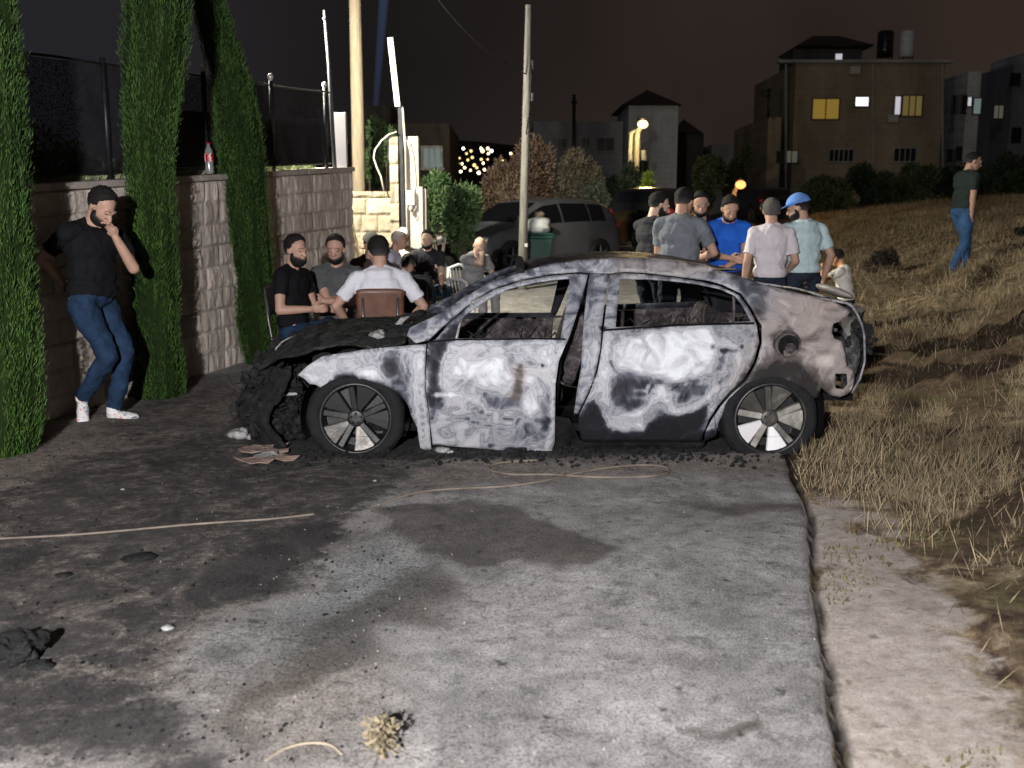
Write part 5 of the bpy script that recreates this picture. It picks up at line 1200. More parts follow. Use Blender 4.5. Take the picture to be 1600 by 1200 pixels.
# -- standing behind the car
person('young man in black T-shirt with folded arms, leftmost of those standing behind the car', at(1016, 11.3), -52, H=1.84, head=(-30, 12), handR=(-.12, .26, 1.10), handL=(.14, .24, 1.08), poleR=(.8, 0, -1), poleL=(-.8, 0, -1), shirt=C_BLK2, pants=J_DARK, haircut='short', beard=.2, group=STG, skin=SK3)
person('man in blue grey T-shirt with his back to the camera behind the car', at(1063, 10.4), -16, H=1.87, lean=5, head=(-22, 14), handR=(.16, .30, 1.12), handL=(-.12, .34, 1.10), poleR=(.9, -.2, -1), shirt=C_GREY, pants=J_DARK, haircut='short', group=STG, fat=1.12, sleeve=.7)
person('man in black shirt facing the group, partly hidden behind the blue grey shirt', at(1094, 11.7), 168, H=1.86, head=(6, 14), handR=(.0, .30, 1.12), handL=(-.18, .28, 1.08), shirt=C_BLACK, pants=J_DARK, haircut='short', beard=.3, group=STG)
person('bearded man in royal blue T-shirt looking down with crossed forearms', at(1137, 11.2), 172, H=1.82, head=(10, 28), lean=4, handR=(-.01, .30, 1.12), handL=(.02, .27, 1.02), poleR=(.9, .1, -1), poleL=(-.9, .1, -1), shirt=C_BLUE, pants=J_DARK, haircut='short', beard=.5, group=STG)
person('grey haired man in lavender white T-shirt with his back to the camera', at(1206, 10.7), -4, H=1.75, head=(0, 4), lean=-1, handL=(-.26, .0, .84), handR=(.22, .22, .96), shirt=C_LAV, pants=J_DARK, hair=HAIRG, haircut='short', group=STG, sleeve=.75)
person('bearded man in pale blue T-shirt and blue cap beside the burnt boot', at(1259, 10.9), 14, H=1.80, head=(58, 10), lean=4, handL=(-.24, .22, 1.0), handR=(.27, .04, .90), shirt=C_AQUA, pants=J_DARK, haircut='short', beard=.5, cap=(cloth('cap_blue', (0.12, 0.25, 0.62)), True), group=STG, fat=1.12, sleeve=.75)
person('dark haired child in white top crouching at the edge of the dry grass', (ray(1330, 335).x / ray(1330, 335).y * 12.6, 12.6, 0.02), 62, sit=True, hipz=.50, H=1.42, lean=10, head=(8, 10), handL=(-.10, .30, .90), handR=(.14, .30, .62), shirt=C_CREAM, pants=J_DARK, haircut='long', skin=skin_mat('skin_orange_lit', (0.60, 0.30, 0.16)), voxel=.011)  # orange lamp light painted into the skin colour
hx_, hy_ = (1494 - 800) / 1590 * 15.9, 15.9
person('man in dark green T-shirt and jeans walking on the grassy bank', (hx_, hy_, float(ground_h(hx_, hy_)) - 0.05), -80, H=1.90, fat=1.14, head=(-20, 10), lean=4, handR=(.20, .02, .86), handL=(-.24, .14, .90), footR=(.10, -.18, .085), footL=(-.10, .16, .085), shirt=C_GREEN, pants=J_MID, haircut='crop', voxel=.012)

# ================================================================== CHAIRS
M_PLAS = plain('white_plastic', (0.62, 0.62, 0.62), 0.45, var=0.08, scale=6)
M_WOODC = plain('brown_plywood', (0.115, 0.048, 0.028), 0.5, var=0.3, scale=9, spec=0.5); M_CHROME = plain('grey_tube', (0.14, 0.14, 0.15), 0.4, 0.7, scale=10)
def wood_chair(loc, yaw, label, group=None, mat=M_WOODC, back=True):
    root = empty('school_chair', loc, R(yaw), label=label, cat='chair', group=group)
    b = MB(); b.box((0, .0, .455), (.42, .40, .018)); b.build('seat', mat, root, bevel=.008)
    rows = []
    for z_ in np.linspace(.66, .94, 8):
        rows.append([(x_, -.23 + .35 * x_ * x_ - (z_ - .66) * .15, z_ - 0.012 * (abs(x_) / .2) ** 6 * (1 if z_ > .80 else -1)) for x_ in np.linspace(-.205, .205, 15)])
    o = np_grid_mesh('backrest', np.array(rows), mat, root); sd = o.modifiers.new('s', 'SOLIDIFY'); sd.thickness = .014
    for s in (-1, 1):
        MB().tube([(s * .19, -.24, 0), (s * .175, -.20, .44), (s * .150, -.235, .60), (s * .150, -.262, .86)], .011, 8).build('leg', M_CHROME, root, True)
        MB().tube([(s * .19, .20, 0), (s * .17, .17, .44), (s * .17, -.18, .445)], .011, 8).build('leg', M_CHROME, root, True)
    return root
def plastic_chair(loc, yaw, label, group=None):
    root = empty('plastic_chair', loc, R(yaw), label=label, cat='chair', group=group)
    MB().box((0, .0, .43), (.46, .44, .025)).build('seat', M_PLAS, root, bevel=.012)
    b = MB(); rows = []
    for i in range(7):
        x_ = -.18 + .06 * i; b.tube([(x_, -.21 + .4 * x_ * x_, .44), (x_ * 1.05, -.26 + .4 * x_ * x_, .64), (x_ * 1.05, -.30 + .4 * x_ * x_, .80)], .010, 6)
    b.tube([(-.22, -.27, .42), (-.225, -.27, .66), (-.20, -.30, .80), (0, -.315, .85), (.20, -.30, .80), (.225, -.27, .66), (.22, -.27, .42)], .022, 8); b.build('backrest', M_PLAS, root, True)
    for s in (-1, 1):
        MB().tube([(s * .225, -.27, .64), (s * .27, -.10, .665), (s * .275, .12, .655), (s * .25, .20, .62), (s * .235, .22, .43)], [.018, .024, .026, .02, .018], 8).build('armrest', M_PLAS, root, True)
        MB().tube([(s * .22, .20, .43), (s * .25, .25, 0)], [.026, .018], 8).build('leg', M_PLAS, root, True); MB().tube([(s * .21, -.20, .43), (s * .24, -.28, 0)], [.026, .018], 8).build('leg', M_PLAS, root, True)
    return root
def off(p, yaw, d): a = R(yaw); return (p[0] - math.sin(a) * d, p[1] + math.cos(a) * d, p[2])
CG = 'chairs in the yard entrance'
wood_chair(off(at(592, 9.05), 6, .05), 6, 'brown plywood chair carrying the man in the white T-shirt', CG)
M_DKC = plain('dark_plastic', (0.02, 0.02, 0.022), .5)
wood_chair(off(at(452, 9.5), -95, .05), -95, 'dark chair under the bearded man in black beside the cypress', CG, M_DKC)
wood_chair(off(at(524, 10.0), -168, .05), -168, 'dark chair under the man in the charcoal T-shirt', CG, M_DKC)
wood_chair(off(at(574, 12.2), -150, .05), -150, 'dark chair under the man in the grey cap', CG, M_DKC)
wood_chair(off(at(640, 11.0), 12, .05), 12, 'dark chair under the hunched person in black', CG, M_DKC)
plastic_chair(off(at(664, 14.6), -152, .04), -152, 'white plastic armchair under the smiling man with the chest print', CG)
plastic_chair(off(at(734, 14.8), -140, .04), -140, 'white plastic armchair under the bald man in grey', CG)
plastic_chair(off(at(606, 14.0), -98, .04), -98, 'white plastic armchair under the bald older man in profile', CG)
plastic_chair(off(at(630, 15.4), 178, .04), 178, 'white plastic armchair under the man in the white cap', CG)
c = (ray(1330, 335).x / ray(1330, 335).y * 12.6, 12.6, 0.02)
q = empty('stool', c, R(62), label='low dark stool under the crouching child', cat='stool'); MB().box((0, 0, .40), (.34, .30, .03)).build('seat', M_DKC, q, bevel=.006)
for i in (-1, 1):
    for j in (-1, 1): MB().tube([(i * .13, j * .11, .385), (i * .16, j * .13, -.02)], .013, 6).build('leg', M_DKC, q, True)
# ================================================================== GATEWAY, POLES, BOTTLE
def ashlar(name_root, x0, x1, y, z0, z1, thick, seed, parent, ch=0.27, mat=None, part='stone_face'):
    Uu, Zz, dep, st, jt = stone_face(x1 - x0, z1 - z0, seed, ch=ch, res=0.02, streak=0.6, rough=0.03)
    o = np_grid_mesh(part, np.stack([x0 + Uu, y - dep, z0 + Zz], -1), mat or M_ASHLAR, parent, smooth=False); set_attr(o, 'stone', st.ravel()); set_attr(o, 'joint', jt.ravel())
    MB().box(((x0 + x1) / 2, y + thick / 2 + .002, (z0 + z1) / 2), (x1 - x0, thick, z1 - z0)).build('core', M_ASHCORE, parent)
M_ASHCORE = plain('ashlar_core', (.30, .26, .19), .9, var=.12, bump=.4)
M_PLASTER = plain('pale_plaster', (.46, .43, .385), .9, var=.12, scale=4, bump=.3); M_WHITE = plain('white_paint', (0.50, 0.49, 0.47), .5, var=.06)
def X_(px, D): return P(px, 335, D).x
def Z_(py, D): return P(800, py, D).z
D = 16.4
q = empty('gate_wall', (0, 0, 0), label='low cream ashlar wall with a tall stone pillar, brightly lit beside the boundary wall', cat='wall', kind='thing')
ashlar('a', X_(549, D), X_(622, D), D, -.05, Z_(299, D), .30, 11, q)
ashlar('b', X_(611, D), X_(624, D), D - .045, -.05, Z_(214, D), .36, 12, q, ch=.30, part='pillar_face')
q = empty('plaster_wall', (0, 0, 0), label='smooth white plastered wall end right of the stone pillar, stepped halfway up', cat='wall', kind='thing')
MB().box(((X_(634, D) + X_(655, D)) / 2, D + .15, Z_(213, D) / 2), (X_(655, D) - X_(634, D), .28, Z_(213, D))).build('upper_wall', M_PLASTER, q, bevel=.008)
MB().box(((X_(655, D) + X_(661, D)) / 2 + .002, D + .12, Z_(292, D) / 2), (X_(661, D) - X_(655, D), .34, Z_(292, D))).build('step', M_PLASTER, q, bevel=.008)
MB().box((X_(660, D) + .035, D + .15, Z_(294, D) / 2), (.05, .3, Z_(294, D) - .02)).build('shaded_end', M_COPING, q)
MB().tube([(X_(643, D), D + .1, Z_(213, D)), (X_(643, D), D + .1, Z_(200, D))], .006, 5).build('rebar', M_DKMETAL, q)
q = empty('gate_post', (X_(629, D), D - .02, 0), label='black steel gate post with a white square sleeve leaning from its top', cat='post')
bx = X_(629, D); 
MB().tube([(X_(632, D) - bx, 0, 0), (X_(628, D) - bx, 0, Z_(163, D))], .042, 4).build('post', M_DKMETAL, q)
MB().tube([(X_(625, D) - bx, -.02, Z_(167, D)), (X_(615.5, D) - bx, -.02, Z_(60, D))], .060, 4).build('sleeve', M_WHITE, q)
q = empty('conduit', (X_(636, D), D - .03, 0), label='thin pale conduit pipe running up beside the black gate post', cat='pipe')
MB().tube([(0, 0, 0.3), (0, 0, Z_(240, D)), (X_(632, D) - X_(636, D), 0, Z_(168, D))], .018, 8).build('pipe', M_PLASTER, q, True)
q = empty('meter_box', (X_(643, D), D - .05, 0), label='small white meter box with a looped cable on the white plastered wall', cat='box')
MB().box((0, 0, (Z_(298, D) + Z_(321, D)) / 2), (.125, .10, Z_(298, D) - Z_(321, D))).build('case', M_WHITE, q, bevel=.012)
MB().tube([(0, -.01, Z_(321, D)), (0, -.01, Z_(330, D))], .03, 10).build('gland', M_COPING, q, True)
MB().tube([(.01, 0, Z_(300, D)), (.03, -.02, Z_(280, D)), (0.0, -.02, Z_(240, D)), (-.05, -.02, Z_(218, D)), (-.075, -.02, Z_(232, D)), (-.07, -.02, Z_(320, D)), (0.02, -.03, Z_(336, D)), (.09, -.02, Z_(322, D))], .008, 6).build('cable', M_COPING, q, True)
c = [P(a, b, D - .12) for a, b in [(620, 206), (608, 210), (596, 220), (586, 234), (584, 247), (589, 262), (595, 275), (600, 298)]]
o = MB().tube(c, .013, 6).build('loose_cable', M_PLASTER, None, True); tag(o, 'loose white cable arching from the stone pillar down to the low wall', 'cable')
o = MB().tube([P(607, 215, D + .2), P(608, 300, D + .2)], .018, 6).build('iron_bar', M_DKMETAL, None, True); tag(o, 'thin dark upright bar behind the low cream wall', 'bar')
D = 13.9
o = MB().box(tuple((P(520, 178, D) + P(541, 262, D)) / 2 + Vector((0.0, .05, 0))), (.185, .10, .74)).build('pale_panel', plain('lilac_panel', (.22, .21, .235), .6, var=.05), None, bevel=.008)
tag(o, 'pale lilac panel box standing on the far end of the stone wall', 'panel')
q = empty('leaning_pipe', P(523, 262, D - .08), label='galvanised pipe leaning up from the end of the screened fence', cat='pipe'); q0 = q.location
M_GALV = plain('galvanised', (.07, .072, .08), .6, .2, scale=12)
MB().tube([Vector((0, 0, 0)), P(514, 100, D - .08) - q0, P(507, 16, D - .08) - q0], [.028, .026, .020], 8).build('pipe', M_GALV, q, True)
MB().tube([P(504, 29, D - .1) - q0, P(511, 30, D - .1) - q0], .016, 6).build('bracket', M_GALV, q, True)
m = Mat('pole_wood'); nn_ = m.noise(6, 6, .65, vec=m.co('Object', (6, 6, 0.5)))
M_POLEW = m.out(m.ramp(nn_, [(.3, (.26, .21, .15)), (.7, (.46, .38, .28))]), .85, 0, m.bump(nn_, .5, .02), .2)
def pole(pt, pb, D, r0, r1, label, mat, name='utility_pole'):
    a = P(pb[0], pb[1], D); a.z = rise(D) - .1; b_ = P(pt[0], pt[1], D); q = empty(name, a, label=label, cat='pole')
    MB().tube([(0, 0, 0), (b_ - a) * .5, b_ - a], [r0, (r0 + r1) / 2, r1], 14).build('shaft', mat, q, True); return q, a
q, a = pole((553, -80), (564, 420), 19.0, .130, .105, 'thick pale wooden utility pole rising behind the low cream wall', M_POLEW)
m = Mat('pole_grey'); nn_ = m.noise(6, 6, .65, vec=m.co('Object', (6, 6, 0.5)))
M_POLEG = m.out(m.ramp(nn_, [(.3, (.14, .13, .115)), (.7, (.31, .30, .27))]), .85, 0, m.bump(nn_, .5, .02), .2)
q, a = pole((826, 8), (815.5, 430), 18.2, .085, .055, 'slim grey utility pole standing in front of the silver hatchback', M_POLEG)
MB().box(tuple(P(832, 152, 18.2) - a), (.05, .06, .14)).build('clamp', M_GALV, q, bevel=.005)
MB().box(tuple(P(831, 102, 18.2) - a), (.06, .06, .16)).build('clamp', M_DKMETAL, q, bevel=.005)
MB().tube([P(827, 90, 18.2) - a, P(830, 120, 18.1) - a, P(826, 180, 18.1) - a, P(822, 210, 18.1) - a], .012, 5).build('cable', M_DKMETAL, q, True)
MB().box(tuple(P(822, 383, 18.0) - a), (.05, .05, .06)).build('tag_plate', M_WHITE, q)
a_, b_ = P(826, 118, 18.2), P(640, -60, 16.0)
o = MB().tube([a_.lerp(b_, t_) + Vector((0, 0, -.25 * math.sin(t_ * math.pi))) for t_ in np.linspace(0, 1, 12)], .012, 5).build('overhead_cable', M_DKMETAL, None, True); tag(o, 'black overhead cable sagging from the slim grey pole', 'cable')
# bottle on the coping
D = 10.42; bz = top_z(D) + .0575; bp = P(321, 276, D); bp.x = wall_x(D) - .07
q = empty('drink_bottle', (bp.x, D, bz), label='plastic soft drink bottle with red label standing on the wall coping', cat='bottle')
m = Mat('clear_plastic'); m.b.inputs['Transmission Weight'].default_value = .75; M_PET = m.out((.75, .8, .8), .15, spec=.6)
MB().lathe((0, 0, 0), [(.001, .004), (.034, .004), (.042, .012), (.043, .05), (.040, .10), (.0425, .12), (.043, .20), (.036, .235), (.018, .268), (.014, .285), (.014, .292)], 20).build('body', M_PET, q, True)
m = Mat('red_label'); tcn = m.co('Object'); wv_ = m.N('TexWave'); wv_.inputs['Scale'].default_value = 6; wv_.inputs['Distortion'].default_value = 3; m.set(wv_.inputs['Vector'], m.co('Object', (1, 1, 2.2)))
M_RED = m.out(m.mix(m.ramp(wv_.outputs[1], [(.84, 0.0), (.9, 1.0)]), (.50, .012, .02), (.75, .72, .70)), .4)
MB().lathe((0, 0, 0), [(.0435, .125), (.0445, .13), (.0445, .195), (.0435, .20)], 20).build('label', M_RED, q, True)
MB().lathe((0, 0, 0), [(.001, .310), (.016, .309), (.016, .290), (.001, .288)], 14).build('cap', plain('red_cap', (.45, .01, .02), .4), q, True)

# ================================================================== PARKED CARS AND BIN
M_SILVER = plain('silver_paint', (.16, .168, .185), .35, .5, var=.08, scale=2); M_BLKP = plain('black_paint', (.012, .012, .014), .2, .0, var=.2, spec=.6)
m = Mat('car_glass'); M_CGLASS = m.out((.006, .007, .009), .08, spec=.8)
M_RIMP = plain('rim_grey', (.22, .22, .23), .35, .7); M_RUB = plain('tyre_rubber', (.015, .015, .016), .85, bump=.4)
def hatch(name, loc, yaw, paint, label, sc_=1.0):
    """five door hatchback, nose towards +X"""
    q = empty(name, loc, yaw, label=label, cat='car', kind='thing')
    st_ = [(-2.05, .42, .60, .95, .70, .62), (-1.98, .30, .86, 1.10, .82, .66), (-1.80, .22, .95, 1.36, .86, .60), (-1.45, .20, .97, 1.455, .88, .60), (-.9, .19, .96, 1.49, .89, .61), (-.2, .19, .94, 1.49, .89, .62), (.35, .19, .92, 1.42, .89, .62), (.85, .19, .91, 1.17, .88, .66), (1.20, .20, .89, .945, .87, .76), (1.6, .22, .82, .86, .85, .70), (1.95, .28, .70, .74, .78, .60), (2.12, .40, .56, .58, .62, .50)]
    S_ = np.array(st_); xs_ = np.linspace(-2.05, 2.12, 60); rows = []
    for x_ in xs_:
        zb, zt, zr, wb, wr = [np.interp(x_, S_[:, 0], S_[:, i]) for i in range(1, 6)]
        arch = max([0.0] + [math.sqrt(max(0, .36 ** 2 - (x_ - wx) ** 2)) for wx in (-1.28, 1.34)]); zb2 = max(zb, .30 + arch * 0.98 if arch > .05 else zb)
        zm = (zb2 + zt) / 2
        half = [(wb * .96, zb2), (wb, zm), (wb * .985, zt - .03), (wb * .95, zt), ((wb * .95 + wr) / 2 + .02, (zt + zr) / 2), (wr, zr - .035), (wr * .8, zr - .005), (wr * .4, zr + .012), (0, zr + .018)]
        row = [(x_, -y_, z_) for y_, z_ in half] + [(x_, y_, z_) for y_, z_ in half[-2::-1]]; rows.append(row)
    A = np.array(rows); o = np_grid_mesh('body', A, paint, q)
    me = o.data; bm = bmesh.new(); bm.from_mesh(me)
    for xx in (0, -1): pass
    bmesh.ops.holes_fill(bm, edges=[e for e in bm.edges if e.is_boundary and (abs(e.verts[0].co.x + 2.05) < 1e-4 and abs(e.verts[1].co.x + 2.05) < 1e-4 or abs(e.verts[0].co.x - 2.12) < 1e-4 and abs(e.verts[1].co.x - 2.12) < 1e-4)], sides=0); bm.to_mesh(me); bm.free()
    def srf(x_, t_, s):  # t 0 belt .. 1 roof edge
        zt, zr, wb, wr = [np.interp(x_, S_[:, 0], S_[:, i]) for i in (2, 3, 4, 5)]
        mid = ((wb * .95 + wr) / 2 + .02, (zt + zr) / 2)
        a_ = (wb * .95, zt); c_ = (wr, zr - .035)
        y_, z_ = (a_[0] + (mid[0] - a_[0]) * t_ * 2, a_[1] + (mid[1] - a_[1]) * t_ * 2) if t_ < .5 else (mid[0] + (c_[0] - mid[0]) * (t_ - .5) * 2, mid[1] + (c_[1] - mid[1]) * (t_ - .5) * 2)
        return (x_, s * (y_ + .008), z_)
    for s in (-1, 1):
        for x0, x1 in ((-1.5, -1.02), (-.98, -.16), (-.10, .80)):
            rows = [[srf(x_, t_, s) for t_ in (.12, .35, .6, .86)] for x_ in np.linspace(x0, x1, 10)]
            np_grid_mesh('side_window', np.array(rows), M_CGLASS, q, flip=s < 0)
        MB().box((.62, s * .97, .98), (.14, .12, .10)).build('mirror', paint, q, bevel=.03)
        MB().ell((1.86, s * .66, .68), (.18, .12, .055)).build('headlight', M_CGLASS if paint is M_BLKP else M_WHITE, q, True)
        MB().ell((-1.97, s * .68, .93), (.08, .14, .08)).build('tail_light', plain('tail_red', (.25, .02, .02), .3), q, True)
        for wx in (-1.28, 1.34):
            w_ = MB().lathe((0, 0, 0), [(.20, -.09), (.30, -.10), (.33, -.06), (.33, .06), (.30, .10), (.20, .09)], 28, 'Y').build('wheel', M_RUB, q, True); w_.location = (wx, s * .80, .33)
            b = MB().lathe((0, 0, 0), [(.205, s * .085), (.19, s * .06), (.001, s * .03)], 24, 'Y')
            b.build('rim', M_DKMETAL, w_, True)
            for i in range(5):
                a = i * 2 * math.pi / 5 + .2; MB().tube([(.03 * math.cos(a), s * .075, .03 * math.sin(a)), (.195 * math.cos(a), s * .088, .195 * math.sin(a))], [.022, .016], 6).build('spoke', M_RIMP, w_)
    for x0, x1 in ((.42, 1.12), (-1.96, -1.62)):
        rows = []
        for x_ in np.linspace(x0, x1, 8):
            zr, wr = np.interp(x_, S_[:, 0], S_[:, 3]), np.interp(x_, S_[:, 0], S_[:, 5]); rows.append([(x_ , t_ * wr * .86, zr + .018 - .018 * abs(t_) * 1.2 + .012) for t_ in np.linspace(-1, 1, 9)])
        np_grid_mesh('windscreen', np.array(rows), M_CGLASS, q)
    return q
ya = math.atan2(20.2 - 22.1, -0.04 - 1.92); c_ = Vector((.94, 21.2, 0)) + Vector((-math.sin(ya), math.cos(ya), 0)) * -.80
hatch('parked_car', (c_.x, c_.y, rise(21.2) + .02), ya, M_SILVER, 'silver grey hatchback parked behind the slim pole and the green bin')
hatch('parked_car', (3.55, 25.2, rise(25.2) + .10), R(70), M_BLKP, 'black car parked in the dark behind the silver hatchback')
hatch('parked_car', ((1178 - 800) / 1590 * 44, 44, rise(44) - .15), R(100), M_BLKP, 'dark parked car glimpsed in the distance behind the grey haired man')
D = 19.6; q = empty('wheelie_bin', (X_(844, D), D, rise(D)), label='dark green wheeled bin with a white bag on its lid, by the slim pole', cat='bin'); M_BIN = plain('bin_green', (.010, .070, .052), .5, var=.2)
b = MB(); n = 12
for z_, w_ in ((.06, .17), (.80, .225), (.83, .245), (.87, .245)):
    for x_, y_ in ((-1, -1), (1, -1), (1, 1), (-1, 1)): b.v.append((x_ * w_, y_ * w_, z_))
for i in range(3):
    for j in range(4): b.f.append((i * 4 + j, i * 4 + (j + 1) % 4, (i + 1) * 4 + (j + 1) % 4, (i + 1) * 4 + j))
b.f += [(3, 2, 1, 0), (12, 13, 14, 15)]; b.build('body', M_BIN, q, bevel=.015)
MB().box((0, 0, .895), (.50, .52, .035)).build('lid', M_BIN, q, bevel=.015); MB().tube([(-.2, .29, .86), (.2, .29, .86)], .018, 8).build('handle', M_BIN, q)
for s in (-1, 1): MB().lathe((s * .17, .20, .08), [(.001, -.02), (.08, -.02), (.08, .02), (.001, .02)], 16, 'Y').build('wheel', M_RUB, q)
bz_ = rise(D) + .915
o = lump('rubbish_bag', (0, 0, .13), (.22, .18, .17), plain('bag_white', (.60, .62, .62), .5, var=.1, scale=9, bump=.8), 3, amp=.35, fl=0.0); o.location = (X_(842, D), D, bz_); tag(o, 'crumpled white bag sitting on the green bin', 'bag')
o = lump('crumpled_paper', (0, 0, .0), (.09, .07, .06), plain('paper_brown', (.22, .17, .12), .8), 4, amp=.3); o.location = (X_(842, D) + .01, D, bz_ + .345); tag(o, 'small crumpled brown paper on top of the white bag', 'paper')

# ================================================================== HOSE AND LITTER
M_HOSE = plain('hose_tan', (.15, .125, .10), .7, var=.45, scale=6)
def on_ground(px, py, dz=0.0):
    g_ = G(px, py); x_, y_ = g_.x, g_.y
    return Vector((x_, y_, (0.016 + .010 * float(fbm(x_ * 1.5, y_ * 1.5, 0, 3, 21)) if x_ < float(edge_x(y_)) else float(ground_h(x_, y_))) + dz))
def catmull(p, k=8):
    out = []; p = [p[0]] + list(p) + [p[-1]]
    for i in range(1, len(p) - 2):
        for j in range(k):
            t = j / k; a, b_, c__, d = p[i - 1], p[i], p[i + 1], p[i + 2]
            out.append(0.5 * ((2 * b_) + (c__ - a) * t + (2 * a - 5 * b_ + 4 * c__ - d) * t * t + (3 * b_ - a - 3 * c__ + d) * t ** 3))
    return out + [p[-2]]
def groundline(name, pts, r, mat, label, cat):
    c = catmull([on_ground(a, b, r) for a, b in pts]); o = MB().tube(c, r, 6).build(name, mat, None, True); return tag(o, label, cat)
groundline('garden_hose', [(-60, 851), (120, 841), (300, 827), (420, 818), (492, 810)], .006, M_HOSE, 'thin pale line lying straight across the sooty left side of the drive', 'cord')
groundline('garden_hose', [(590, 797), (625, 784), (665, 774), (720, 770), (790, 766), (850, 757), (900, 745), (960, 735), (1010, 731), (1042, 735), (1040, 745), (1000, 751), (930, 751), (860, 747), (800, 746), (768, 740), (765, 733), (790, 727), (840, 724)], .0075, M_HOSE, 'thin hose looped on the concrete in front of the car doors', 'hose')
groundline('dry_twig', [(415, 1199), (445, 1180), (480, 1171), (515, 1174), (535, 1190)], .0035, plain('straw', (.28, .235, .17), .8), 'curved pale dry stalk at the bottom edge of the drive', 'twig')
M_LEAFD = plain('dry_leaf', (.20, .165, .105), .9, var=.5, scale=30)
def litter(name, px, py, s, mat, label, cat, seed, flat=.5, amp=.5, group=None):
    g_ = on_ground(px, py); o = lump(name, (0, 0, s * flat * .4), (s, s * .8, s * flat), mat, seed, n=18, amp=amp, fl=-0.004); o.location = g_; return tag(o, label, cat, group)
o = clump('charred_lump', (0, 0, .035), (.085, .075, .03), 110, .030, M_CHAR, 31, None); o.location = on_ground(20, 1035); tag(o, 'big black charred lump at the left edge of the ground', 'debris')
litter('charred_lump', 62, 1050, .04, M_CHAR, 'small charred chunk beside the big black lump', 'debris', 4)
litter('melted_plastic', 373, 686, .085, M_ASH, 'whitish melted lump in front of the burnt front wheel', 'debris', 5, .5)
litter('melted_plastic', 395, 688, .045, M_ASH, 'small pale melted piece beside the whitish lump', 'debris', 6, .6)
litter('ash_fragment', 262, 990, .022, M_ASH, 'tiny white ash flake on the dark soot patch', 'debris', 7)
litter('ash_fragment', 690, 709, .05, M_ASH, 'white ash fragment under the front door', 'debris', 8, .4)
litter('ash_fragment', 704, 711, .03, M_ASH, 'smaller white ash fragment right of the one under the front door', 'debris', 9, .4)
litter('ash_fragment', 586, 755, .012, M_ASH, 'tiny white flake below the burnt front wheel', 'debris', 10)
litter('ash_fragment', 192, 770, .012, M_ASH, 'tiny white flake above the pale line on the left', 'debris', 14)
litter('stone', 100, 905, .03, M_CHAR, 'flat dark scorched stone below the pale line', 'stone', 15, .35); litter('stone', 215, 878, .07, M_CHAR, 'long flat black scorched piece below the pale line', 'debris', 16, .18)
M_CARD = plain('scorched_card', (.20, .145, .12), .9, var=.5, scale=14, bump=.5)
r = np.random.default_rng(21)
words_ = ['reddish scorched scrap nearest the whitish melted lump', 'scorched card scrap curled up at its edge', 'long scorched strip pointing at the front wheel', 'flat brown scorched scrap lowest of the heap', 'pale scorched scrap in the middle of the heap', 'small dark scorched scrap at the right of the heap', 'narrow scorched sliver under the bumper', 'brown scorched flake at the left of the heap']
for i, (px, py) in enumerate([(392, 712), (412, 705), (432, 712), (405, 728), (420, 720), (445, 722), (440, 702), (380, 725)]):
    g_ = on_ground(px, py); pts_ = []; k_ = 9; s_ = .05 + .06 * r.random()
    ring = [Vector((s_ * (.7 + .6 * r.random()) * math.cos(a), s_ * (.5 + .4 * r.random()) * math.sin(a), .012 + .03 * r.random())) for a in np.linspace(0, 2 * math.pi, k_, endpoint=False)]
    o = pyd('scorched_scrap', [Vector((0, 0, .03))] + ring, [(0, 1 + j, 1 + (j + 1) % k_) for j in range(k_)], M_CARD if i != 4 else M_ASH); sd = o.modifiers.new('s', 'SOLIDIFY'); sd.thickness = .006; o.location = g_; tag(o, words_[i], 'debris', 'scorched scraps by the burnt front wheel')
# fine rubble and charcoal crumbs (uncountable)
b_v = []; b_f = []
def crumbs(n, region, smin, smax, seed):
    r = np.random.default_rng(seed); k = 0
    while k < n:
        px, py = region(r); g_ = G(px, py)
        if g_.y > 12 or g_.x > float(edge_x(g_.y)) - .02: k += 1; continue
        s = smin + (smax - smin) * r.random() ** 3; c = Vector((g_.x, g_.y, .018 + s * .3)); base = len(b_v)
        for d_ in ((1, 0, 0), (-1, 0, 0), (0, 1, 0), (0, -1, 0), (0, 0, 1), (0, 0, -1)): b_v.append(tuple(c + Vector(d_) * s * (0.6 + .8 * r.random())))
        for f_ in ((0, 2, 4), (2, 1, 4), (1, 3, 4), (3, 0, 4), (2, 0, 5), (1, 2, 5), (3, 1, 5), (0, 3, 5)): b_f.append(tuple(base + q_ for q_ in f_))
        k += 1
crumbs(1500, lambda r: (r.uniform(-20, 620), 690 + 510 * r.random() ** 1.3), .0015, .008, 31)
crumbs(900, lambda r: (r.uniform(380, 1240), r.normal(716, 8)), .003, .022, 32)
o = pyd('charcoal_crumbs', b_v, b_f, M_CHAR); tag(o, 'charcoal crumbs and grit scattered over the sooty drive', 'crumbs', kind='stuff'); b_v = []; b_f = []
crumbs(700, lambda r: (r.uniform(250, 1280), 760 + 440 * r.random()), .001, .006, 33)
o = pyd('gravel', b_v, b_f, plain('grit', (.22, .20, .18), .9, var=.5, scale=20)); tag(o, 'loose grit on the pale concrete', 'gravel', kind='stuff')

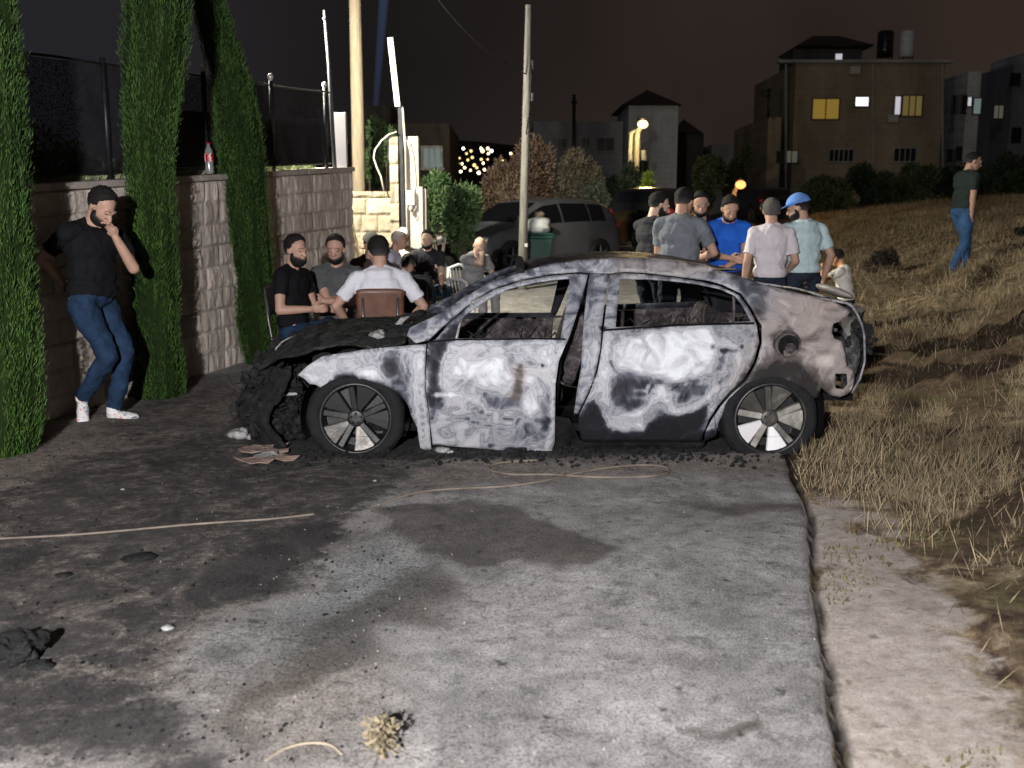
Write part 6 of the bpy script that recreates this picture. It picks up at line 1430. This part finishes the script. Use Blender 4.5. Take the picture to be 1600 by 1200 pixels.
# ================================================================== PLANTS
M_LGREEN = leaf_mat('leaf_green', (.018, .045, .012), (.13, .20, .085)); M_LDARK = leaf_mat('leaf_dark', (.012, .022, .010), (.05, .07, .035)); M_LGB = leaf_mat('leaf_grey_brown', (.07, .058, .038), (.26, .22, .16)); M_LNET = leaf_mat('leaf_behind_net', (.10, .12, .07), (.42, .46, .34)); M_LBLACK = leaf_mat('leaf_blackish', (.006, .005, .004), (.035, .026, .018)); M_LBROWN = leaf_mat('leaf_brown', (.09, .055, .035), (.33, .235, .17)); M_LGG = leaf_mat('leaf_grey_green', (.045, .055, .038), (.16, .18, .125))
M_LLIME = leaf_mat('leaf_lime', (.10, .16, .01), (.30, .38, .05)); M_DRY = leaf_mat('grass_dry', (.040, .027, .016), (.36, .285, .175), scale=2.2)
def sh_px(x0, x1, y0, y1, D, label, mat, n, ls, seed, name='bush', ry=None, clump=12, group=None, up=.4, zb=None):
    a = P(x0, y1, D); b_ = P(x1, y0, D); rx_ = (b_.x - a.x) / 2; rz_ = (b_.z - a.z) / 2
    return shrub(name, ((a.x + b_.x) / 2, D, (a.z + b_.z) / 2), (rx_ * 1.1, ry or rx_, rz_ * 1.1), label, mat, n, ls, seed, 'bush' if name == 'bush' else 'tree', group, zb if zb is not None else rise(D), clump, upright=up)
sh_px(655, 712, 262, 400, 18.2, 'bright green leafy bush right beside the white plastered wall', M_LGREEN, 5200, .085, 1)
sh_px(690, 762, 285, 410, 19.0, 'lower green bush behind the seated men, right of the brightest bush', M_LGREEN, 4200, .08, 2)
sh_px(566, 622, 190, 300, 20.4, 'dark green shrub showing between the wooden pole and the stone pillar', M_LGREEN, 4200, .08, 3, zb=rise(20))
BG = 'brown dry bushes behind the silver hatchback'
sh_px(735, 822, 250, 385, 26, 'brown dry bush left of the slim grey pole', M_LBROWN, 9000, .10, 4, group=BG, clump=22)
sh_px(788, 888, 230, 380, 26.6, 'tallest brown dry bush directly behind the slim grey pole', M_LBROWN, 12000, .10, 5, group=BG, clump=26)
sh_px(855, 938, 236, 375, 27.2, 'greyish dry bush above the roof of the silver hatchback', M_LGB, 10000, .10, 6, group=BG, clump=24)
sh_px(900, 970, 262, 370, 26.5, 'grey green dry bush above the tail of the silver hatchback', M_LGG, 3600, .10, 7, group=BG)
sh_px(940, 1010, 262, 400, 28.5, 'dark leafy tree below the street lamp', M_LDARK, 6000, .12, 8, 'dark_tree')
sh_px(998, 1026, 272, 312, 27.6, 'lime green sprig lit by the street lamp', M_LLIME, 700, .10, 9)
sh_px(1078, 1135, 235, 330, 42, 'dark tree left of the orange lamp', M_LDARK, 4200, .18, 10, 'dark_tree'); sh_px(1128, 1180, 228, 330, 46, 'dark tree right above the orange lamp', M_LDARK, 4200, .18, 11, 'dark_tree')
RG = 'dark bushes below the lit building'
sh_px(1235, 1335, 268, 345, 44, 'dark bush below the left windows of the lit building', M_LDARK, 5200, .18, 12, group=RG); sh_px(1320, 1400, 262, 340, 46, 'dark bush below the middle of the lit building', M_LDARK, 5200, .18, 13, group=RG)
sh_px(1385, 1470, 262, 338, 45, 'dark bush below the right windows of the lit building', M_LDARK, 5200, .18, 14, group=RG); sh_px(1460, 1560, 250, 330, 47, 'dark bush behind the walking man on the bank', M_LDARK, 5200, .18, 15, group=RG); sh_px(1545, 1640, 240, 330, 47, 'dark bush at the right picture edge below the far houses', M_LDARK, 5200, .18, 16, group=RG)
sh_px(1580, 1625, 368, 418, 18, 'dark round weed clump at the right picture edge on the bank', M_LBLACK, 1800, .05, 17, zb=float(ground_h(9.1, 18)))
sh_px(1345, 1400, 385, 432, 17.5, 'dark spiky weed right of the crouching child', M_LBLACK, 1500, .05, 18, zb=float(ground_h(6.3, 17.5)), up=1.2)
sh_px(560, 622, 1140, 1215, 2.78, 'clump of dry leaves at the bottom edge of the drive', M_LEAFD, 420, .020, 19, zb=0.0, clump=9, name='bush', up=0)
# plants growing behind the screened fence on the wall top
for i, (yy, hh, lb) in enumerate([(6.9, .75, 'leafy shrub behind the net fence beside the first cypress'), (7.7, .95, 'taller shrub behind the net fence above the leaning man'), (8.5, .7, 'shrub behind the net fence left of the middle cypress'), (9.4, .55, 'low shrub behind the net fence near the bottle')]):
    shrub('bush', (wall_x(yy) - .72, yy, top_z(yy) - .2 + hh * .5), (.5, .5, hh * .62), lb, M_LNET, 3200, .055, 40 + i, z0=1.40, clump=11)
r = np.random.default_rng(77); n = 9000; yy = 5.0 + 8.3 * r.random(n); off_ = .20 + .14 * r.random(n)
pos = np.stack([wall_x(yy) - nxv * off_, yy - nyv * off_, top_z(yy) + .03 + .02 * r.random(n)], -1)
o = leaf_cloud('ground_cover', pos, np.array([0, 0, 1.]) + .7 * r.normal(size=(n, 3)), .05 + .04 * r.random(n), .015, r.random(n), leaf_mat('cover_green', (.12, .15, .07), (.42, .46, .28)), None, seed=5); tag(o, 'pale green creeping plants along the wall top under the net', 'ground cover', kind='stuff')

# ---- dry grass on the bank
def blades(name, n, xr, yr, dens, hmin, hmax, wd, label, seed, mat=None):
    r = np.random.default_rng(seed); x_ = xr[0] + (xr[1] - xr[0]) * r.random(n); y_ = yr[0] + (yr[1] - yr[0]) * r.random(n) ** 1.25; s_ = x_ - edge_x(y_)
    k = dens(x_, y_, s_) > r.random(n); x_, y_, s_ = x_[k], y_[k], s_[k]; n = len(x_)
    z_ = ground_h(x_, y_) - .01; d = np.stack([r.normal(size=n) * .45, r.normal(size=n) * .45, np.ones(n)], -1); h = hmin + (hmax - hmin) * r.random(n) ** 2 * (0.5 + .8 * np.clip(.5 + fbm(x_, y_, 0, 3, 90), 0, 1))
    t_ = np.clip(.5 + .45 * fbm(x_ * .9, y_ * .9, 0, 4, 91) + .22 * r.normal(size=n), 0, 1)
    o = leaf_cloud(name, np.stack([x_, y_, z_], -1), d, h, wd * (.6 + .8 * r.random(n)), t_, mat or M_DRY, None, .2, seed); return tag(o, label, 'grass', kind='stuff')
def patch(x, y): return np.clip(.5 + 1.4 * fbm(x * .8, y * .8, 0, 4, 95), 0, 1)
blades('dry_grass', 190000, (1.6, 8.0), (2.2, 13), lambda x, y, s: (s > .03) * np.clip(1 - 1.15 * sandm(x, y), 0, 1) * (.5 + .5 * patch(x, y)) * np.clip(1.0 - 1.6 * np.clip((foldm(x, y) - .02) / .12, 0, 1), .12, 1), .02, .19, .0040, 'shaggy dry grass and weeds on the near bank', 1)
blades('dry_grass', 150000, (3.0, 24), (11, 40), lambda x, y, s: np.clip((s - .5) / .8, 0, 1) * (.45 + .55 * patch(x, y)), .06, .26, .009, 'tall straw coloured grass on the far field', 2)
blades('weeds', 16000, (1.0, 2.6), (2.2, 6), lambda x, y, s: (s > .04) * (patch(x * 2.2, y * 2.2) >.86) * .8, .015, .05, .010, 'small weed tufts dotted over the sandy verge', 3, leaf_mat('weed_olive', (.03, .03, .012), (.13, .12, .05)))

# ================================================================== BUILDINGS AND LAMPS
def facade(name, c):
    m = Mat(name); b_ = m.N('TexBrick'); b_.inputs['Scale'].default_value = 1.0; b_.inputs['Mortar Size'].default_value = .03; b_.inputs['Brick Width'].default_value = .7; b_.inputs['Row Height'].default_value = .32
    mp_ = m.N('Mapping'); mp_.inputs['Rotation'].default_value = (R(90), 0, 0); m.set(mp_.inputs['Vector'], m.co()); m.set(b_.inputs['Vector'], mp_.outputs[0])
    m.set(b_.inputs['Color1'], c); m.set(b_.inputs['Color2'], tuple(x * .93 for x in c)); m.set(b_.inputs['Mortar'], tuple(x * .85 for x in c))
    st_ = m.ramp(m.noise(.35, 6, .7, vec=m.co('Object', (1, 1, .35))), [(.35, .55), (.65, 1.0)])
    return m.out(m.mix(1.0, b_.outputs[0], st_, 'MULTIPLY'), .9, spec=.1)
M_BWARM = facade('facade_brown', (.34, .275, .20)); M_BGREY = facade('facade_grey', (.36, .36, .37)); M_BPALE = facade('facade_pale', (.68, .68, .70)); M_BDARK = facade('facade_dark', (.10, .09, .085))
M_ROOFD = plain('roof_dark', (.05, .035, .03), .9, scale=2); M_WDARK = plain('window_dark', (.012, .012, .014), .3)
E_YEL = None
m = Mat('curtain_glow'); br_ = m.N('TexBrick'); br_.offset = 0; br_.inputs['Scale'].default_value = 1.0; br_.inputs['Mortar Size'].default_value = .10; br_.inputs['Brick Width'].default_value = .22; br_.inputs['Row Height'].default_value = .22
m.set(br_.inputs['Color1'], (.33, .22, .045)); m.set(br_.inputs['Color2'], (.30, .20, .04)); m.set(br_.inputs['Mortar'], (.19, .12, .02)); mp_ = m.N('Mapping'); mp_.inputs['Rotation'].default_value = (R(90), 0, 0); m.set(mp_.inputs['Vector'], m.co()); m.set(br_.inputs['Vector'], mp_.outputs[0])
E_YEL = m.out((.1, .08, .03), .8, emit=br_.outputs[0], emit_s=1.0)
E_DIM = glow('curtain_dim', (.115, .085, .028), 1.0); E_WHT = glow('pane_white', (.52, .50, .56), 1.0); E_BRT = glow('lamp_bright', (1.0, .95, .98), 1.5); E_CYAN = glow('window_cool', (.12, .16, .15), 1.0); E_GREY = glow('window_dull', (.075, .07, .055), 1.0)
def rect(px0, py0, px1, py1, D): a = P(px0, py1, D); b_ = P(px1, py0, D); return a, b_
def block(parent, name, px0, px1, py0, D, depth, mat, zb=-3.0):
    a, b_ = rect(px0, py0, px1, 600, D); return MB().box(((a.x + b_.x) / 2, D + depth / 2, (zb + b_.z) / 2), (b_.x - a.x, depth, b_.z - zb)).build(name, mat, parent)
def window(parent, px0, py0, px1, py1, D, glass, frame=None, fw=.06, bars=1):
    a, b_ = rect(px0, py0, px1, py1, D); c = (a + b_) / 2; w_, h_ = b_.x - a.x, b_.z - a.z; fr = frame or M_BDARK
    b = MB(); b.box((c.x, D - .03, b_.z + fw / 2), (w_ + 2 * fw, .10, fw)).box((c.x, D - .06, a.z - fw / 2), (w_ + 3 * fw, .18, fw)).box((a.x - fw / 2, D - .03, c.z), (fw, .10, h_)).box((b_.x + fw / 2, D - .03, c.z), (fw, .10, h_))
    for i in range(bars): b.box((a.x + w_ * (i + 1) / (bars + 1), D - .045, c.z), (.05, .05, h_))
    f = b.build('window', fr, parent); MB().box((c.x, D - .010, c.z), (w_, .016, h_)).build('pane', glass, f); return f
q = empty('apartment_building', (0, 0, 0), label='two storey brown stone building with lit yellow windows and roof tanks on the hill', cat='building', kind='thing')
D = 60
block(q, 'wall', 1222, 1478, 99, D, 10, M_BWARM); block(q, 'side_wing', 1184, 1221.5, 183, D, 9, M_BWARM)
block(q, 'pale_wing', 1478.5, 1534, 112, D + 1.5, 8, M_BPALE)
MB().box((P(1350, 99, D).x, D - .1, P(1350, 99, D).z + .08), (9.9, .5, .16)).build('parapet', M_BGREY, q)
pa, pb_ = P(1238, 104, D + 4), P(1345, 104, D + 4); pk = P(1300, 56, D + 5.5)
MB().box(((pa.x + pb_.x) / 2, D + 5.5, pa.z - .0), (pb_.x - pa.x, 3.2, 2.0)).build('roof_room', M_BDARK, q)
b = MB(); x0, x1 = P(1234, 80, D + 5).x, P(1352, 80, D + 5).x; zz = P(1300, 78, D + 5).z
b.add([(x0, D + 3.2, zz), (x1, D + 3.2, zz), (x1, D + 8, zz), (x0, D + 8, zz), (x0 + 1.5, D + 5.5, pk.z), (x1 - 1.5, D + 5.5, pk.z)], [(0, 1, 5, 4), (1, 2, 5), (2, 3, 4, 5), (3, 0, 4), (3, 2, 1, 0)]); b.build('roof', M_ROOFD, q)
window(q, 1304, 84, 1316, 107, D + 3.85, E_WHT, bars=0); window(q, 1269, 155, 1311, 186, D, E_YEL, bars=1); window(q, 1336, 152, 1357, 166, D, E_BRT, bars=0); window(q, 1397, 151, 1407.5, 179, D, E_WHT, bars=0); window(q, 1409, 150, 1441, 181, D, E_DIM, bars=2)  # first pane is a white door made to glow, third a lamp
window(q, 1214, 237, 1224, 254, D, M_WDARK); window(q, 1227, 236, 1246, 254, D, E_GREY); window(q, 1295, 234, 1333, 252, D, M_WDARK, M_BGREY, bars=4); window(q, 1396, 232, 1431, 252, D, M_WDARK, M_BGREY, bars=3)
for a, b_ in ((1487, 1493), (1502, 1509)): window(q, a, 150, b_, 177, D + 1.5, M_WDARK, bars=0)
window(q, 1511, 152, 1518, 166, D + 1.5, E_WHT, bars=0); window(q, 1520, 154, 1533, 178, D + 1.5, E_CYAN, bars=0); window(q, 1480, 234, 1488, 252, D + 1.5, M_WDARK, bars=0); window(q, 1493, 230, 1502, 250, D + 1.5, M_WDARK, bars=0)
for px in (1228, 1365, 1473):
    a, b_ = P(px, 100, D - .12), P(px, 330, D - .12); MB().tube([a, b_], .06, 6).build('drain_pipe', M_BGREY, q)
M_AC = plain('ac_case', (.40, .38, .34), .6)
for a, b_, c_, d_ in ((1325, 105, 1342, 117), (1384, 180, 1401, 192)):
    u, v_ = rect(a, b_, c_, d_, D); MB().box(tuple((u + v_) / 2 - Vector((0, .2, 0))), (v_.x - u.x, .35, v_.z - u.z)).build('ac_unit', M_AC, q, bevel=.03)
for px0, px1, mt, nm in ((1370, 1397, M_WDARK, 'black'), (1405, 1429, plain('tank_white', (.55, .57, .60), .6), 'white')):
    a, b_ = rect(px0, 47, px1, 88, D + 2); t_ = empty('water_tank', ((a.x + b_.x) / 2, D + 2, a.z - .55), label=f'{nm} cylindrical water tank on the roof of the lit building', cat='water tank')
    r_ = (b_.x - a.x) / 2; MB().lathe((0, 0, .5), [(.001, 0), (r_, 0), (r_, .4), (r_ * 1.02, .44), (r_, .48), (r_, b_.z - a.z - .1), (r_ * .8, b_.z - a.z), (.001, b_.z - a.z + .05)], 20).build('body', mt, t_, True)
    b = MB()
    for sx_ in (-1, 1):
        for sy_ in (-1, 1): b.tube([(sx_ * r_ * .7, sy_ * r_ * .7, -.3), (sx_ * r_ * .7, sy_ * r_ * .7, .5)], .04, 5)
    b.build('stand', M_DKMETAL, t_)
q = empty('house', (0, 0, 0), label='long grey house with a square tower under a pyramid roof behind the street lamp', cat='building', kind='thing')
D = 66; block(q, 'wall', 832, 974, 190, D + 2, 8, M_BGREY); block(q, 'tower', 974.5, 1060, 165, D, 7, M_BPALE)
a, b_ = rect(970, 164, 1064, 165, D); pk = P(1012, 140, D + 3); MB().add([(a.x, D - .5, a.z), (b_.x, D - .5, a.z), (b_.x, D + 7, a.z), (a.x, D + 7, a.z), (pk.x, D + 3.2, pk.z)], [(0, 1, 4), (1, 2, 4), (2, 3, 4), (3, 0, 4), (3, 2, 1, 0)]).build('tower_roof', M_ROOFD, q)
for a, b_, c_, d_ in ((835, 211, 845, 238), (866, 217, 888, 232), (910, 216, 921, 228), (933, 216, 959, 236)): window(q, a, b_, c_, d_, D + 2, M_WDARK, M_BGREY, bars=1)
window(q, 996, 252, 1012, 270, D, M_WDARK, M_BGREY)
q = empty('house', (0, 0, 0), label='low dim house with a dark gabled roof right of the tower', cat='building', kind='thing')
D = 72; block(q, 'wall', 1062, 1100, 208, D, 6, M_BDARK); block(q, 'annex', 1100.5, 1152, 226, D + 1, 6, M_BGREY)
a, b_ = rect(1058, 207, 1096, 208, D); pk = P(1068, 186, D + 3); MB().add([(a.x, D - .5, a.z), (b_.x, D - .5, a.z), (b_.x, D + 6, a.z), (a.x, D + 6, a.z), (pk.x, D + 3, pk.z)], [(0, 1, 4), (1, 2, 4), (2, 3, 4), (3, 0, 4), (3, 2, 1, 0)]).build('roof', M_ROOFD, q)
q = empty('house', (0, 0, 0), label='dim brown house behind the green bush with one faintly lit window', cat='building', kind='thing')
D = 40; block(q, 'wall', 556, 702, 193, D, 7, M_BDARK); window(q, 662, 232, 688, 262, D, E_CYAN, M_WDARK, fw=.10, bars=2); block(q, 'roof_room', 560, 610, 165, D + 2, 4, M_BDARK)
MB().lathe(P(592, 206, D - 1), [(.001, .35), (.25, .28), (.36, .10), (.38, -.3)], 18).build('dome_tank', M_BGREY, q, True)
q = empty('house', (0, 0, 0), label='dark multi storey house cut by the right picture edge', cat='building', kind='thing')
D = 85; block(q, 'wall', 1546, 1680, 100, D, 8, M_BGREY); block(q, 'roof_room', 1560, 1680, 82, D + 1, 6, M_BPALE); window(q, 1578, 115, 1594, 133, D, M_WDARK); window(q, 1552, 165, 1568, 185, D, E_GREY); window(q, 1580, 200, 1595, 222, D, M_WDARK)
# street lamp
def street_lamp(name, px, py, D, pb, col_, pw, em, label, arm=True, size=.28):
    h = P(px, py, D); base = P(pb[0], pb[1], D); q = empty(name, (base.x, D, -1), label=label, cat='street lamp'); o0 = q.location
    MB().tube([(0, 0, 0), (h.x - .1 - o0.x, 0, h.z - .3 - o0.z), (h.x - o0.x, -.25, h.z + .05 - o0.z)], [.13, .09, .05], 8).build('pole', M_POLEG, q, True)
    MB().ell((h.x - o0.x, -.30, h.z + .16 - o0.z), (.16, .30, .06)).build('lamp_head', M_DKMETAL, q, True)
    g_ = MB().ell((h.x - o0.x, -.55, h.z - .03 - o0.z), (size, size, size * .8)).build('bulb', glow(name + '_glow', em, 3.2), q, True)
    lamp(name + '_light', 'POINT', (h.x, D - 1.3, h.z - .35), pw, col_, size=.2); return q
q = street_lamp('street_lamp', 1001, 195, 34, (991, 300), (1, .74, .30), 420, (1.0, .72, .32), 'tall street lamp with glowing warm white bulb in front of the tower', size=.17)
o0 = q.location; MB().tube([P(984, 275, 34) - o0, P(986, 208, 34) - o0, P(1000, 200, 34) - o0], [.10, .07, .04], 6).build('side_pole', M_POLEG, q, True)
MB().tube([P(1005, 235, 33.8) - o0, P(1006, 250, 33.8) - o0], .09, 6).build('fuse_box', M_GALV, q)
street_lamp('wall_lamp', 1152, 288, 38, (1150, 330), (1, .42, .10), 110, (1.0, .30, .085), 'low orange glowing lamp below the dark trees', size=.19)
o = MB().tube([P(896, 300, 58), P(897, 148, 58)], .10, 6).tube([P(892, 160, 58), P(902, 160, 58)], .06, 5).build('lattice_mast', M_DKMETAL, None, True); tag(o, 'thin dark mast rising above the long grey house', 'mast')
o = MB().tube([P(1200, 185, 58), P(1201, 138, 58)], .06, 6).tube([P(1188, 143, 58), P(1206, 141, 58)], .05, 5).tube([P(1190, 150, 58), P(1205, 150, 58)], .04, 5).build('roof_aerial', M_DKMETAL, None, True); tag(o, 'dark television aerial left of the lit building', 'aerial')
# searchlight beam in the night air
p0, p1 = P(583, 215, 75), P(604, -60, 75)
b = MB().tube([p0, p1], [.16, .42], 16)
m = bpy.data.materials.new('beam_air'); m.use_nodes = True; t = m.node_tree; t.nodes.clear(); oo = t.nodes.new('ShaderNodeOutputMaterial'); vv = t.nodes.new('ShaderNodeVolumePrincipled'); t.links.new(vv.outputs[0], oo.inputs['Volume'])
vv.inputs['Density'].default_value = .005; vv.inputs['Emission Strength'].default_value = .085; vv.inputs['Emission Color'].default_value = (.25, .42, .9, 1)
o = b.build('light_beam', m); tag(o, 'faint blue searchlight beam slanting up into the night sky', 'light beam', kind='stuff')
